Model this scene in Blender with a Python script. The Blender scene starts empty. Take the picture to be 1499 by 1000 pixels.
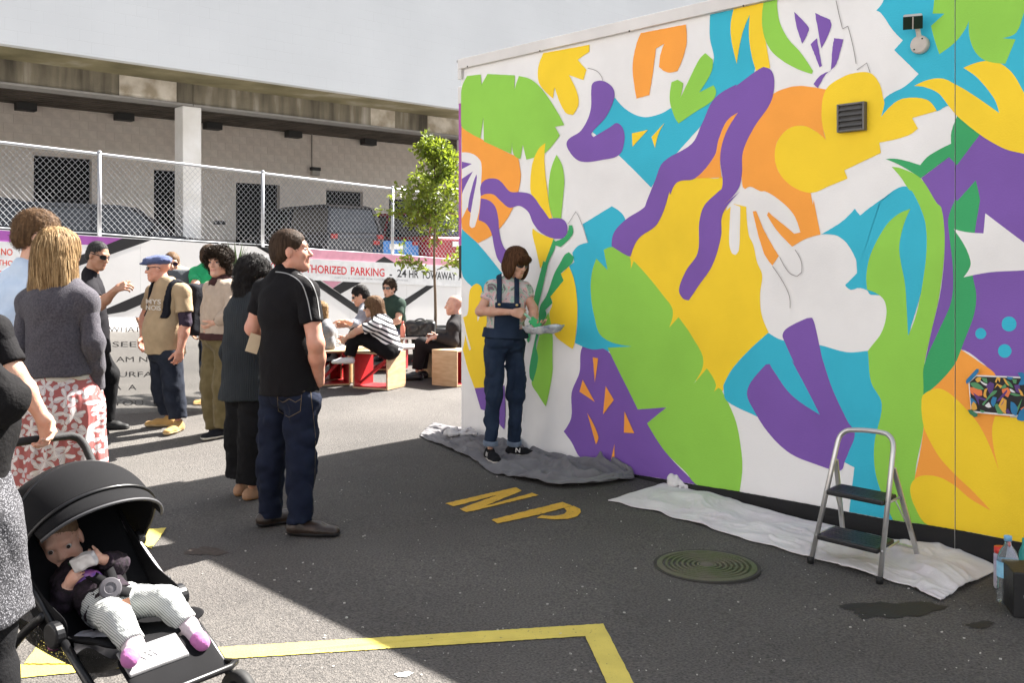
import bpy, bmesh, math, random
import numpy as np
from mathutils import Vector, Matrix, Euler, noise as mnoise
random.seed(7); rng = np.random.default_rng(7)
S = bpy.context.scene
# ---------------------------------------------------------------- camera, sky, sun, exposure
CZ, FPX, HX, HY = 1.58, 1421.0, 750.0, 385.0
cam = bpy.data.cameras.new('camera'); camo = bpy.data.objects.new('camera', cam)
S.collection.objects.link(camo); S.camera = camo
camo.location = (0, 0, CZ); camo.rotation_euler = (math.radians(90), 0, 0)
cam.sensor_width = 36; cam.lens = 36 * FPX / 1499.0
cam.shift_y = -(500 - HY) / 1499.0
cam.clip_start = 0.05; cam.clip_end = 3000
SUN_AZ = math.atan2(0.748, 0.664); SUN_EL = math.radians(47)
wd = bpy.data.worlds.new('World'); S.world = wd; wd.use_nodes = True
wn = wd.node_tree; bgn = wn.nodes['Background']
sky = wn.nodes.new('ShaderNodeTexSky'); sky.sky_type = 'NISHITA'; sky.sun_disc = False
sky.sun_elevation = SUN_EL; sky.sun_rotation = SUN_AZ; sky.dust_density = 2.0; sky.ozone_density = 1.0
wn.links.new(sky.outputs[0], bgn.inputs[0]); bgn.inputs[1].default_value = 0.055; hsv = wn.nodes.new("ShaderNodeHueSaturation"); hsv.inputs["Saturation"].default_value = .4; wn.links.new(sky.outputs[0], hsv.inputs["Color"]); wn.links.new(hsv.outputs[0], bgn.inputs[0])
sun = bpy.data.lights.new('sun', 'SUN'); sun.energy = 5.0; sun.angle = math.radians(0.53); sun.color = (1, .95, .885)
suno = bpy.data.objects.new('sun', sun); S.collection.objects.link(suno)
sd = Vector((math.sin(SUN_AZ) * math.cos(SUN_EL), math.cos(SUN_AZ) * math.cos(SUN_EL), math.sin(SUN_EL)))
suno.rotation_euler = (-sd).to_track_quat('-Z', 'Y').to_euler(); suno.location = (20, 20, 30)
S.view_settings.view_transform = 'Standard'; S.view_settings.look = 'None'
S.view_settings.gamma = 1; S.view_settings.use_curve_mapping = False
S.view_settings.exposure = 2.45
S.render.engine = 'CYCLES'

# ---------------------------------------------------------------- places in space
V3 = lambda *a: np.array(a, float)
def W(px, py, d): return V3((px - HX) / FPX * d, d, CZ - (py - HY) / FPX * d)
UW = V3(.687, -.726, 0); UW /= np.linalg.norm(UW)         # along the painted wall, towards the camera
NW = V3(-UW[1] * -1, 0, 0); NW = V3(-.726, -.687, 0); NW /= np.linalg.norm(NW)   # out of the painted wall
PW = W(676, 637, 8.5); PW[2] = 0
VB = V3(.726, .687, 0); VB /= np.linalg.norm(VB)          # along the rear wall
NB = V3(-.687, .726, 0); NB /= np.linalg.norm(NB)         # away from us, behind the rear wall
PB = W(480, 385, 17.0); PB[2] = 0
def ray(px, py): return V3((px - HX) / FPX, 1, -(py - HY) / FPX)
def onplane(px, py, p0, n, off):
    r = ray(px, py); t = (np.dot(p0 + off * n, n)) / np.dot(r, n)
    p = r * t; p[2] += CZ; return p
def MP(px, py, off=0.0): return onplane(px, py, PW, NW, off)
def BP(px, py, off=0.0): return onplane(px, py, PB, NB, off)
def gz(x, y):
    dx = x - PW[0]; dy = y - PW[1]
    s = dx * UW[0] + dy * UW[1]; d = dx * NW[0] + dy * NW[1]
    h = .073 - .03 * s
    w = np.exp(-(np.maximum(d, 0) / 2.2) ** 2) * np.clip((9 - abs(s)) / 3, 0, 1)
    return h * w
def G(px, py, up=0.0):
    z = 0.0
    for _ in range(6):
        d = FPX * (CZ - z - up) / max(py - HY, 1)
        p = W(px, py, d); z = float(gz(p[0], p[1]))
    return V3(p[0], p[1], z + up)

# ---------------------------------------------------------------- materials
MATS = {}
def mat(name, col, rough=.7, col2=None, scale=8, bump=0., bscale=60, metal=0., spec=.4, detail=4, mixlo=.35, mixhi=.65, sheen=0., trans=0., stretch=None):
    if name in MATS: return MATS[name]
    m = bpy.data.materials.new(name); m.use_nodes = True; nt = m.node_tree; b = nt.nodes['Principled BSDF']
    b.inputs['Roughness'].default_value = rough; b.inputs['Metallic'].default_value = metal
    b.inputs['Specular IOR Level'].default_value = spec
    if sheen: b.inputs['Sheen Weight'].default_value = sheen
    if trans: b.inputs['Transmission Weight'].default_value = trans
    c = (*col, 1); b.inputs['Base Color'].default_value = c
    tc = nt.nodes.new('ShaderNodeTexCoord'); vec = tc.outputs['Object']
    if stretch:
        mp = nt.nodes.new('ShaderNodeMapping'); mp.inputs['Scale'].default_value = stretch
        nt.links.new(vec, mp.inputs[0]); vec = mp.outputs[0]
    if col2 is None: col2 = tuple(x * .86 for x in col)
    n = nt.nodes.new('ShaderNodeTexNoise'); n.inputs['Scale'].default_value = scale; n.inputs['Detail'].default_value = detail
    nt.links.new(vec, n.inputs['Vector'])
    r = nt.nodes.new('ShaderNodeValToRGB'); r.color_ramp.elements[0].position = mixlo; r.color_ramp.elements[1].position = mixhi
    r.color_ramp.elements[0].color = c; r.color_ramp.elements[1].color = (*col2, 1)
    nt.links.new(n.outputs['Fac'], r.inputs[0]); nt.links.new(r.outputs[0], b.inputs['Base Color'])
    if bump:
        n2 = nt.nodes.new('ShaderNodeTexNoise'); n2.inputs['Scale'].default_value = bscale; n2.inputs['Detail'].default_value = 5
        nt.links.new(vec, n2.inputs['Vector'])
        bp = nt.nodes.new('ShaderNodeBump'); bp.inputs['Strength'].default_value = bump; bp.inputs['Distance'].default_value = .01
        nt.links.new(n2.outputs['Fac'], bp.inputs['Height']); nt.links.new(bp.outputs[0], b.inputs['Normal'])
    MATS[name] = m; return m
def nodes(m): return m.node_tree.nodes, m.node_tree.links, m.node_tree.nodes['Principled BSDF']
def ramp(nt, stops, interp='LINEAR'):
    r = nt.nodes.new('ShaderNodeValToRGB'); cr = r.color_ramp; cr.interpolation = interp
    while len(cr.elements) < len(stops): cr.elements.new(.5)
    for e, (p, c) in zip(cr.elements, stops): e.position = p; e.color = (*c, 1) if len(c) == 3 else c
    return r
def mathn(nt, op, a, b=None, c=None):
    n = nt.nodes.new('ShaderNodeMath'); n.operation = op
    for i, v in enumerate((a, b, c)):
        if v is None: continue
        if isinstance(v, (int, float)): n.inputs[i].default_value = v
        else: nt.links.new(v, n.inputs[i])
    return n.outputs[0]

# ---------------------------------------------------------------- objects
ORG = {}; LAST = [None]
def link(o): S.collection.objects.link(o); return o
def tag(o, label=None, cat=None, group=None, kind=None):
    if label: o['label'] = label
    if cat: o['category'] = cat
    if group: o['group'] = group
    if kind: o['kind'] = kind
    return o
def thing(name, loc, label, cat, group=None):
    o = link(bpy.data.objects.new(name, None)); o.location = Vector(loc); o.empty_display_size = .1
    ORG[o.name] = V3(*loc); return tag(o, label, cat, group)
def add(name, verts, faces, m, parent=None, smooth=False, kind=None, label=None, uv=None):
    verts = np.asarray(verts, float).reshape(-1, 3)
    if parent is not None: org = ORG[parent.name]
    else:
        lo = verts.min(0); hi = verts.max(0); org = V3((lo[0] + hi[0]) / 2, (lo[1] + hi[1]) / 2, lo[2])
    me = bpy.data.meshes.new(name); me.from_pydata((verts - org).tolist(), [], faces if isinstance(faces, list) else faces.tolist())
    if smooth: me.polygons.foreach_set('use_smooth', [True] * len(me.polygons))
    me.update()
    o = link(bpy.data.objects.new(name, me))
    if parent is not None: o.parent = parent
    else: o.location = Vector(org)
    ORG[o.name] = org; LAST[0] = o
    ms = m if isinstance(m, (list, tuple)) else [m]
    for x in ms: me.materials.append(x)
    if kind: o['kind'] = kind
    if label: o['label'] = label
    return o
class MB:
    """collects shapes of one part in world coordinates"""
    def __init__(s): s.v = []; s.f = []; s.n = 0
    def raw(s, v, f):
        v = np.asarray(v, float); s.v.append(v); s.f += [[i + s.n for i in q] for q in f]; s.n += len(v); return s
    def box(s, c, half, ax=None):
        c = np.asarray(c, float); ax = np.eye(3) if ax is None else np.asarray(ax, float)
        v = [c + sx * half[0] * ax[0] + sy * half[1] * ax[1] + sz * half[2] * ax[2] for sx in (-1, 1) for sy in (-1, 1) for sz in (-1, 1)]
        f = [[0, 1, 3, 2], [4, 6, 7, 5], [0, 4, 5, 1], [2, 3, 7, 6], [0, 2, 6, 4], [1, 5, 7, 3]]
        if np.linalg.det(ax) < 0: f = [q[::-1] for q in f]
        return s.raw(v, f)
    def beam(s, a, b, w, h, up=(0, 0, 1)):
        a = np.asarray(a, float); b = np.asarray(b, float); d = b - a; L = np.linalg.norm(d); d /= L
        u = np.asarray(up, float); x = np.cross(u, d)
        if np.linalg.norm(x) < 1e-4: x = np.cross(V3(1, 0, 0), d)
        x /= np.linalg.norm(x); y = np.cross(d, x)
        return s.box((a + b) / 2, (w / 2, h / 2, L / 2), (x, y, d))
    def tube(s, pts, r, n=8, closed=False, cap=True):
        pts = [np.asarray(p, float) for p in pts]; rs = r if isinstance(r, (list, tuple, np.ndarray)) else [r] * len(pts)
        N = len(pts); v = []; prev = None
        for i, p in enumerate(pts):
            if closed: d = pts[(i + 1) % N] - pts[i - 1]
            else: d = pts[min(i + 1, N - 1)] - pts[max(i - 1, 0)]
            d = d / (np.linalg.norm(d) + 1e-9)
            if prev is None:
                x = np.cross(d, V3(0, 0, 1))
                if np.linalg.norm(x) < .1: x = np.cross(d, V3(1, 0, 0))
            else: x = prev - d * np.dot(prev, d)
            x /= np.linalg.norm(x); prev = x; y = np.cross(d, x)
            for k in range(n):
                a = 2 * math.pi * k / n; v.append(p + rs[i] * (math.cos(a) * x + math.sin(a) * y))
        f = []
        for i in range(N if closed else N - 1):
            j = (i + 1) % N
            for k in range(n): f.append([i * n + k, i * n + (k + 1) % n, j * n + (k + 1) % n, j * n + k])
        if cap and not closed: f.append(list(range(n))[::-1]); f.append([(N - 1) * n + k for k in range(n)])
        return s.raw(v, f)
    def lathe(s, c, prof, n=32, ax=None, cap=True):
        c = np.asarray(c, float); ax = np.eye(3) if ax is None else np.asarray(ax, float); v = []
        for r, z in prof:
            for k in range(n):
                a = 2 * math.pi * k / n; v.append(c + r * math.cos(a) * ax[0] + r * math.sin(a) * ax[1] + z * ax[2])
        f = []
        for i in range(len(prof) - 1):
            for k in range(n): f.append([i * n + k, i * n + (k + 1) % n, (i + 1) * n + (k + 1) % n, (i + 1) * n + k])
        if cap: f.append(list(range(n))[::-1]); f.append([(len(prof) - 1) * n + k for k in range(n)])
        return s.raw(v, f)
    def grid(s, P):
        P = np.asarray(P, float); a, b = P.shape[:2]
        f = [[i * b + j, i * b + j + 1, (i + 1) * b + j + 1, (i + 1) * b + j] for i in range(a - 1) for j in range(b - 1)]
        return s.raw(P.reshape(-1, 3), f)
    def build(s, name, m, parent=None, smooth=False, **k):
        o = add(name, np.concatenate(s.v), s.f, m, parent, smooth, **k); return o
def bevel(o, w=.006, seg=2):
    b = o.modifiers.new('bevel', 'BEVEL'); b.width = w; b.segments = seg; b.limit_method = 'ANGLE'; b.angle_limit = math.radians(40); return o
def solid(o, t, off=-1):
    m = o.modifiers.new('solid', 'SOLIDIFY'); m.thickness = t; m.offset = off; return o
def autosmooth(o, ang=35):
    me = o.data; me.polygons.foreach_set('use_smooth', [True] * len(me.polygons))
    try: me.set_sharp_from_angle(angle=math.radians(ang))
    except Exception: pass
    return o
def crom(pts, sub=6, closed=True, corner=52):
    """smooth curve through points, sharp turns kept as corners"""
    P = [np.asarray(p, float) for p in pts]; n = len(P); out = []
    def ang(i):
        if not closed and i in (0, n - 1): return 180
        a = P[i] - P[i - 1]; b = P[(i + 1) % n] - P[i]
        c = np.dot(a, b) / (np.linalg.norm(a) * np.linalg.norm(b) + 1e-9); return math.degrees(math.acos(max(-1, min(1, c))))
    cor = [ang(i) > corner for i in range(n)]
    def tan(i):
        if cor[i]: return None
        return (P[(i + 1) % n] - P[i - 1]) * .5
    for i in range(n if closed else n - 1):
        j = (i + 1) % n; a, b = P[i], P[j]; ta, tb = tan(i), tan(j); L = np.linalg.norm(b - a)
        if ta is None and tb is None: out.append(a); continue
        if ta is not None: ta = ta * (L / (np.linalg.norm(ta) + 1e-9))
        if tb is not None: tb = tb * (L / (np.linalg.norm(tb) + 1e-9))
        if ta is None: ta = 1.5 * (b - a) - .5 * tb
        if tb is None: tb = 1.5 * (b - a) - .5 * ta
        for k in range(sub):
            t = k / sub; t2 = t * t; t3 = t2 * t
            out.append((2 * t3 - 3 * t2 + 1) * a + (t3 - 2 * t2 + t) * ta + (-2 * t3 + 3 * t2) * b + (t3 - t2) * tb)
    if not closed: out.append(P[-1])
    return out
FONT = None
def text_mesh(txt, bold=.018):
    cu = bpy.data.curves.new('t', 'FONT'); cu.body = txt; cu.resolution_u = 3; cu.offset = bold
    o = bpy.data.objects.new('t', cu); S.collection.objects.link(o)
    dg = bpy.context.evaluated_depsgraph_get(); me = bpy.data.meshes.new_from_object(o.evaluated_get(dg))
    v = np.zeros(len(me.vertices) * 3); me.vertices.foreach_get('co', v); v = v.reshape(-1, 3)
    f = [list(p.vertices) for p in me.polygons]
    bpy.data.objects.remove(o); bpy.data.curves.remove(cu); bpy.data.meshes.remove(me)
    v[:, 0] -= v[:, 0].min(); v[:, 1] -= 0
    return v[:, 0] / v[:, 0].max(), v[:, 1] / .729, f
def text_on(txt, p0, p1, ptop, m, parent, name='lettering', out=None, bold=.018):
    """text from p0 to p1 along the baseline, capital height p0->ptop"""
    u, w, f = text_mesh(txt, bold); p0, p1, ptop = (np.asarray(p, float) for p in (p0, p1, ptop))
    if out is not None: p0 = p0 + out; p1 = p1 + out; ptop = ptop + out
    v = p0 + u[:, None] * (p1 - p0) + w[:, None] * (ptop - p0)
    par = list(range(len(v)))
    def find(i):
        while par[i] != i: par[i] = par[par[i]]; i = par[i]
        return i
    for q in f:
        for k in q[1:]: par[find(k)] = find(q[0])
    gr = {}
    for q in f: gr.setdefault(find(q[0]), []).append(q)
    if len(gr) > 14: return add(name, v, f, m, parent, kind='stuff')
    for g, fs in gr.items():
        ids = sorted({i for q in fs for i in q}); mp = {i: k for k, i in enumerate(ids)}
        o = add('letter' if name == 'lettering' else name, v[ids], [[mp[i] for i in q] for q in fs], m, parent)
    return o

# ---------------------------------------------------------------- signed-distance modelling for bodies, clothes, hair
F32 = np.float32
def smin(a, b, k):
    h = np.maximum(k - np.abs(a - b), 0) / k; return np.minimum(a, b) - h * h * k * F32(.25)
class RC:      # tapered capsule, optionally flattened along w, optionally cut flat at end b
    def __init__(s, a, b, ra, rb, k=.03, w=None, sq=1., cap=False, capa=False):
        s.a = np.asarray(a, float); s.b = np.asarray(b, float); s.ra = ra; s.rb = rb; s.k = k; s.cap = cap; s.capa = capa
        s.w = None if w is None else np.asarray(w, float) / np.linalg.norm(w); s.sq = sq; s.sub = False
        r = max(ra, rb) * max(1, sq); s.lo = np.minimum(s.a, s.b) - r; s.hi = np.maximum(s.a, s.b) + r
    def ev(s, X, Y, Z):
        a = s.a; d = s.b - a; x = X - F32(a[0]); y = Y - F32(a[1]); z = Z - F32(a[2])
        L2 = float(d @ d) + 1e-12
        ax = (x * F32(d[0]) + y * F32(d[1]) + z * F32(d[2]))
        t = np.clip(ax / F32(L2), 0, 1)
        ex = x - t * F32(d[0]); ey = y - t * F32(d[1]); ez = z - t * F32(d[2])
        if s.w is not None:
            q = (ex * F32(s.w[0]) + ey * F32(s.w[1]) + ez * F32(s.w[2])) * F32(1 / s.sq - 1)
            ex = ex + q * F32(s.w[0]); ey = ey + q * F32(s.w[1]); ez = ez + q * F32(s.w[2])
        D = np.sqrt(ex * ex + ey * ey + ez * ez) - (F32(s.ra) + t * F32(s.rb - s.ra))
        if s.cap: D = np.maximum(D, (ax - F32(L2)) / F32(math.sqrt(L2)))
        if s.capa: D = np.maximum(D, -ax / F32(math.sqrt(L2)))
        return D
class EL:
    def __init__(s, c, r, R=None, k=.03, sub=False):
        s.c = np.asarray(c, float); s.r = np.asarray(r, float); s.R = np.eye(3) if R is None else np.asarray(R, float); s.k = k; s.sub = sub
        m = s.r.max(); s.lo = s.c - m; s.hi = s.c + m
    def ev(s, X, Y, Z):
        x = X - F32(s.c[0]); y = Y - F32(s.c[1]); z = Z - F32(s.c[2]); q = 0; g = 0
        for i in range(3):
            u = (x * F32(s.R[i, 0]) + y * F32(s.R[i, 1]) + z * F32(s.R[i, 2])) / F32(s.r[i]); q = q + u * u; g = g + (u / F32(s.r[i])) ** 2
        k0 = np.sqrt(q); return k0 * (k0 - 1) / (np.sqrt(g) + F32(1e-5))
class BX:
    def __init__(s, c, h, R=None, r=.01, k=.02, sub=False):
        s.c = np.asarray(c, float); s.h = np.asarray(h, float); s.R = np.eye(3) if R is None else np.asarray(R, float); s.rd = r; s.k = k; s.sub = sub
        m = np.linalg.norm(s.h) + r; s.lo = s.c - m; s.hi = s.c + m
    def ev(s, X, Y, Z):
        x = X - F32(s.c[0]); y = Y - F32(s.c[1]); z = Z - F32(s.c[2]); qs = []
        for i in range(3): qs.append(np.abs(x * F32(s.R[i, 0]) + y * F32(s.R[i, 1]) + z * F32(s.R[i, 2])) - F32(s.h[i]))
        o = sum(np.maximum(q, 0) ** 2 for q in qs)
        return np.sqrt(o) + np.minimum(np.maximum(qs[0], np.maximum(qs[1], qs[2])), 0) - F32(s.rd)
def sdf(prims, vox, cuts=(), disp=None, box=None):
    pad = 3 * vox
    pos = [p for p in prims if not p.sub]
    lo = np.min([p.lo for p in pos], 0) - pad; hi = np.max([p.hi for p in pos], 0) + pad
    if box is not None: lo = np.maximum(lo, box[0]); hi = np.minimum(hi, box[1])
    n = np.maximum(np.ceil((hi - lo) / vox).astype(int) + 1, 4)
    ax = [(lo[i] + vox * np.arange(n[i])).astype(F32) for i in range(3)]
    D = np.full(n, F32(.2), F32)
    for p in prims:
        m = p.k + 2.5 * vox
        i0 = np.clip(np.floor((p.lo - m - lo) / vox).astype(int), 0, n); i1 = np.clip(np.ceil((p.hi + m - lo) / vox).astype(int) + 1, 0, n)
        if np.any(i1 <= i0): continue
        sl = tuple(slice(i0[i], i1[i]) for i in range(3))
        d = p.ev(ax[0][sl[0]][:, None, None], ax[1][sl[1]][None, :, None], ax[2][sl[2]][None, None, :]).astype(F32)
        if p.sub: D[sl] = -smin(-D[sl], d, p.k)
        else: D[sl] = smin(D[sl], d, p.k)
    if disp is not None:
        idx = np.nonzero(np.abs(D) < .035)
        D[idx] += disp(ax[0][idx[0]], ax[1][idx[1]], ax[2][idx[2]]).astype(F32)
    for nrm, c in cuts:
        D = np.maximum(D, ax[0][:, None, None] * F32(nrm[0]) + ax[1][None, :, None] * F32(nrm[1]) + ax[2][None, None, :] * F32(nrm[2]) - F32(c))
    return nets(D, lo, vox)
def nets(D, lo, vox):
    I = D < 0
    c = [I[:-1, :-1, :-1], I[1:, :-1, :-1], I[:-1, 1:, :-1], I[1:, 1:, :-1], I[:-1, :-1, 1:], I[1:, :-1, 1:], I[:-1, 1:, 1:], I[1:, 1:, 1:]]
    s = sum(x.astype(np.int8) for x in c); cell = (s > 0) & (s < 8)
    ci = np.array(np.nonzero(cell)); N = ci.shape[1]
    if N == 0: return np.zeros((0, 3)), np.zeros((0, 4), int)
    off = np.array([[i & 1, (i >> 1) & 1, (i >> 2) & 1] for i in range(8)])
    val = np.stack([D[ci[0] + o[0], ci[1] + o[1], ci[2] + o[2]] for o in off])
    acc = np.zeros((N, 3)); cnt = np.zeros(N)
    for a in range(8):
        for b in range(a + 1, 8):
            if bin(a ^ b).count('1') != 1: continue
            va, vb = val[a], val[b]; m = (va < 0) != (vb < 0)
            t = np.where(m, va / np.where(m, va - vb, 1), 0)
            acc += np.where(m[:, None], off[a] + t[:, None] * (off[b] - off[a]), 0); cnt += m
    v = lo + vox * (ci.T + acc / cnt[:, None])
    vid = np.full(cell.shape, -1, np.int64); vid[cell] = np.arange(N)
    quads = []
    for axi in range(3):
        u, w = [(1, 2), (2, 0), (0, 1)][axi]
        A = np.take(I, range(0, I.shape[axi] - 1), axi); B = np.take(I, range(1, I.shape[axi]), axi)
        ch = np.array(np.nonzero(A != B))
        ok = (ch[u] > 0) & (ch[w] > 0) & (ch[u] < I.shape[u] - 1) & (ch[w] < I.shape[w] - 1); ch = ch[:, ok]
        if ch.shape[1] == 0: continue
        fl = A[tuple(ch)]
        def g(du, dw):
            q = ch.copy(); q[u] -= du; q[w] -= dw; return vid[tuple(q)]
        q = np.stack([g(1, 1), g(0, 1), g(0, 0), g(1, 0)], 1)
        q[~fl] = q[~fl][:, ::-1]; quads.append(q)
    return v, np.concatenate(quads)
def join(ms):
    v = []; f = []; n = 0
    for a, b in ms: v.append(a); f.append(b + n); n += len(a)
    return np.concatenate(v), np.concatenate(f)
def sdf_add(name, prims, vox, m, parent, **k):
    v, f = sdf(prims, vox, **k); return add(name, v, f, m, parent, True)
TAB = np.random.default_rng(99).random((24, 24, 24)).astype(F32)
def vnoise(x, y, z):
    xi = np.floor(x).astype(int); yi = np.floor(y).astype(int); zi = np.floor(z).astype(int)
    fx = (x - xi).astype(F32); fy = (y - yi).astype(F32); fz = (z - zi).astype(F32)
    fx = fx * fx * (3 - 2 * fx); fy = fy * fy * (3 - 2 * fy); fz = fz * fz * (3 - 2 * fz); o = 0
    for dx in (0, 1):
        for dy in (0, 1):
            for dz in (0, 1):
                o = o + TAB[(xi + dx) % 24, (yi + dy) % 24, (zi + dz) % 24] * (fx if dx else 1 - fx) * (fy if dy else 1 - fy) * (fz if dz else 1 - fz)
    return o
def folds(seed, amp=.004, wl=.09, dirz=.6):
    """cloth creases: ridged noise, stretched along slanting directions"""
    r = np.random.default_rng(seed); Ms = []
    for i in range(3):
        q, _ = np.linalg.qr(r.normal(size=(3, 3))); sc = np.array([.45, 1.0, 1.0]) / (wl * (1.1, .7, .45)[i]); Ms.append((q * sc[:, None], r.uniform(0, 20, 3), (1., .6, .35)[i]))
    def f(x, y, z):
        o = 0
        for M, t, w in Ms:
            n = vnoise(M[0, 0] * x + M[0, 1] * y + M[0, 2] * z + t[0], M[1, 0] * x + M[1, 1] * y + M[1, 2] * z + t[1], M[2, 0] * x + M[2, 1] * y + M[2, 2] * z + t[2])
            o = o + w * (.5 - np.abs(2 * n - 1) * 1.25)
        return o * amp * 1.9
    return f
def lumps(seed, amp, wl):
    t = np.random.default_rng(seed).uniform(0, 20, 3)
    def f(x, y, z): return amp * (2 * vnoise(x / wl + t[0], y / wl + t[1], z / wl + t[2]) - 1 + .6 * (2 * vnoise(x / wl * 2.1, y / wl * 2.1 + t[0], z / wl * 2.1) - 1))
    return f
# ================================================================ GROUND
def asphalt():
    m = bpy.data.materials.new('asphalt'); m.use_nodes = True; nt = m.node_tree; b = nt.nodes['Principled BSDF']
    tc = nt.nodes.new('ShaderNodeTexCoord'); L = nt.links
    big = nt.nodes.new('ShaderNodeTexNoise'); big.inputs['Scale'].default_value = .7; big.inputs['Detail'].default_value = 8; big.inputs['Roughness'].default_value = .65
    fine = nt.nodes.new('ShaderNodeTexNoise'); fine.inputs['Scale'].default_value = 90; fine.inputs['Detail'].default_value = 6
    vor = nt.nodes.new('ShaderNodeTexVoronoi'); vor.inputs['Scale'].default_value = 130
    for n in (big, fine, vor): L.new(tc.outputs['Object'], n.inputs['Vector'])
    r1 = ramp(nt, [(.3, (.062, .057, .053)), (.7, (.094, .087, .080))]); L.new(big.outputs['Fac'], r1.inputs[0])
    r2 = ramp(nt, [(.3, (.45, .45, .45)), (.5, (1, 1, 1)), (.68, (1.5, 1.48, 1.45))]); L.new(fine.outputs['Fac'], r2.inputs[0])
    mx = nt.nodes.new('ShaderNodeMix'); mx.data_type = 'RGBA'; mx.blend_type = 'MULTIPLY'; mx.inputs[0].default_value = 1
    L.new(r1.outputs[0], mx.inputs[6]); L.new(r2.outputs[0], mx.inputs[7])
    r3 = ramp(nt, [(.0, (0, 0, 0)), (.955, (0, 0, 0)), (.985, (1, 1, 1))]); L.new(vor.outputs['Color'], r3.inputs[0])
    mx2 = nt.nodes.new('ShaderNodeMix'); mx2.data_type = 'RGBA'; L.new(r3.outputs[0], mx2.inputs[0])
    pt = nt.nodes.new('ShaderNodeTexNoise'); pt.inputs['Scale'].default_value = .33; pt.inputs['Detail'].default_value = 5; pt.inputs['Distortion'].default_value = .6; L.new(tc.outputs['Object'], pt.inputs['Vector'])
    r4 = ramp(nt, [(.38, (.86, .86, .86)), (.5, (1, 1, 1)), (.62, (1.12, 1.12, 1.11))]); L.new(pt.outputs['Fac'], r4.inputs[0]); mx3 = nt.nodes.new('ShaderNodeMix'); mx3.data_type = 'RGBA'; mx3.blend_type = 'MULTIPLY'; mx3.inputs[0].default_value = 1; L.new(mx.outputs[2], mx3.inputs[6]); L.new(r4.outputs[0], mx3.inputs[7])
    L.new(mx3.outputs[2], mx2.inputs[6]); mx2.inputs[7].default_value = (.26, .25, .24, 1)
    L.new(mx2.outputs[2], b.inputs['Base Color'])
    b.inputs['Roughness'].default_value = .82; b.inputs['Specular IOR Level'].default_value = .35
    bp = nt.nodes.new('ShaderNodeBump'); bp.inputs['Strength'].default_value = .7; bp.inputs['Distance'].default_value = .006
    ad = mathn(nt, 'ADD', fine.outputs['Fac'], vor.outputs['Distance']); L.new(ad, bp.inputs['Height']); L.new(bp.outputs[0], b.inputs['Normal'])
    return m
M_ASPH = asphalt()
def axis(lo, a, b, hi, st):
    return np.concatenate([np.linspace(lo, a, 8)[:-1], np.arange(a, b, st), np.linspace(b, hi, 8)])
gx = axis(-150, -6, 6, 150, .2); gy = axis(-60, 1.5, 16, 200, .2)
P = np.array([[(x, y, float(gz(x, y))) for y in gy] for x in gx])
gro = MB().grid(P[:, ::-1]).build('ground', M_ASPH, smooth=True); gro['kind'] = 'structure'
def sheet(name, polys, m, up=.004, parent=None, sub=0, kind='structure'):
    """flat paint on the ground: each polygon a list of pixels"""
    bm = bmesh.new()
    rj = random.Random(len(ORG))
    for poly in polys:
        q = []
        for i, p in enumerate(poly):
            n = poly[(i + 1) % len(poly)]; L = math.hypot(n[0] - p[0], n[1] - p[1]); k = max(1, min(120, int(L / 4)))
            for j in range(k): q.append((p[0] + (n[0] - p[0]) * j / k + rj.uniform(-.5, .5), p[1] + (n[1] - p[1]) * j / k + rj.uniform(-.35, .35)))
        poly = q
        vs = [bm.verts.new(Vector(G(x, y))) for x, y in poly]; bm.faces.new(vs)
    bm.normal_update(); bmesh.ops.triangulate(bm, faces=bm.faces[:], ngon_method='EAR_CLIP')
    for _ in range(sub): bmesh.ops.subdivide_edges(bm, edges=bm.edges[:], cuts=1)
    bm.normal_update()
    v = np.array([[q.co.x, q.co.y, float(gz(q.co.x, q.co.y)) + up] for q in bm.verts]); bm.verts.index_update()
    f = [[q.index for q in fc.verts] for fc in bm.faces]
    f = [q if np.cross(v[q[1]] - v[q[0]], v[q[2]] - v[q[0]])[2] > 0 else q[::-1] for q in f]
    bm.free(); o = add(name, v, f, m, parent)
    if kind: o['kind'] = kind
    return o
def worn(name, col, rough=.75, scale=55, thr=.62):
    m = mat(name, col, rough, bump=.3, bscale=120); nt = m.node_tree; b = nt.nodes['Principled BSDF']
    n = nt.nodes.new('ShaderNodeTexNoise'); n.inputs['Scale'].default_value = scale; n.inputs['Detail'].default_value = 8; n.inputs['Roughness'].default_value = .7
    tc = [x for x in nt.nodes if x.type == 'TEX_COORD'][0]; nt.links.new(tc.outputs['Object'], n.inputs['Vector'])
    r = ramp(nt, [(thr, (0, 0, 0)), (thr + .05, (1, 1, 1))]); nt.links.new(n.outputs['Fac'], r.inputs[0])
    old = b.inputs['Base Color'].links[0].from_socket
    mx = nt.nodes.new('ShaderNodeMix'); mx.data_type = 'RGBA'; nt.links.new(r.outputs[0], mx.inputs[0]); nt.links.new(old, mx.inputs[6])
    mx.inputs[7].default_value = (.07, .065, .06, 1); nt.links.new(mx.outputs[2], b.inputs['Base Color']); return m
M_YEL = worn('road_yellow', (.62, .50, .10)); M_YEL2 = worn('road_ochre', (.62, .36, .035), thr=.6)
c8 = lambda pts: [(300 + x / 2.271, 680 + y / 2.271) for x, y in pts]
o = sheet('painted_letter', [c8([(800, 132), (1035, 78), (1055, 90), (925, 143), (1088, 97), (1110, 105), (870, 162), (848, 150), (980, 102), (828, 142)])], M_YEL2, sub=1)
o = sheet('painted_letter', [c8([(953, 187), (1190, 127), (1222, 140), (1110, 170), (975, 199)]),
    c8([(1226, 141), (1248, 150), (1252, 162), (1240, 175), (1205, 184), (1160, 186), (1106, 181), (1122, 172), (1165, 174), (1195, 168), (1205, 158), (1196, 148)])], M_YEL2, up=.0045, sub=1)
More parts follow.
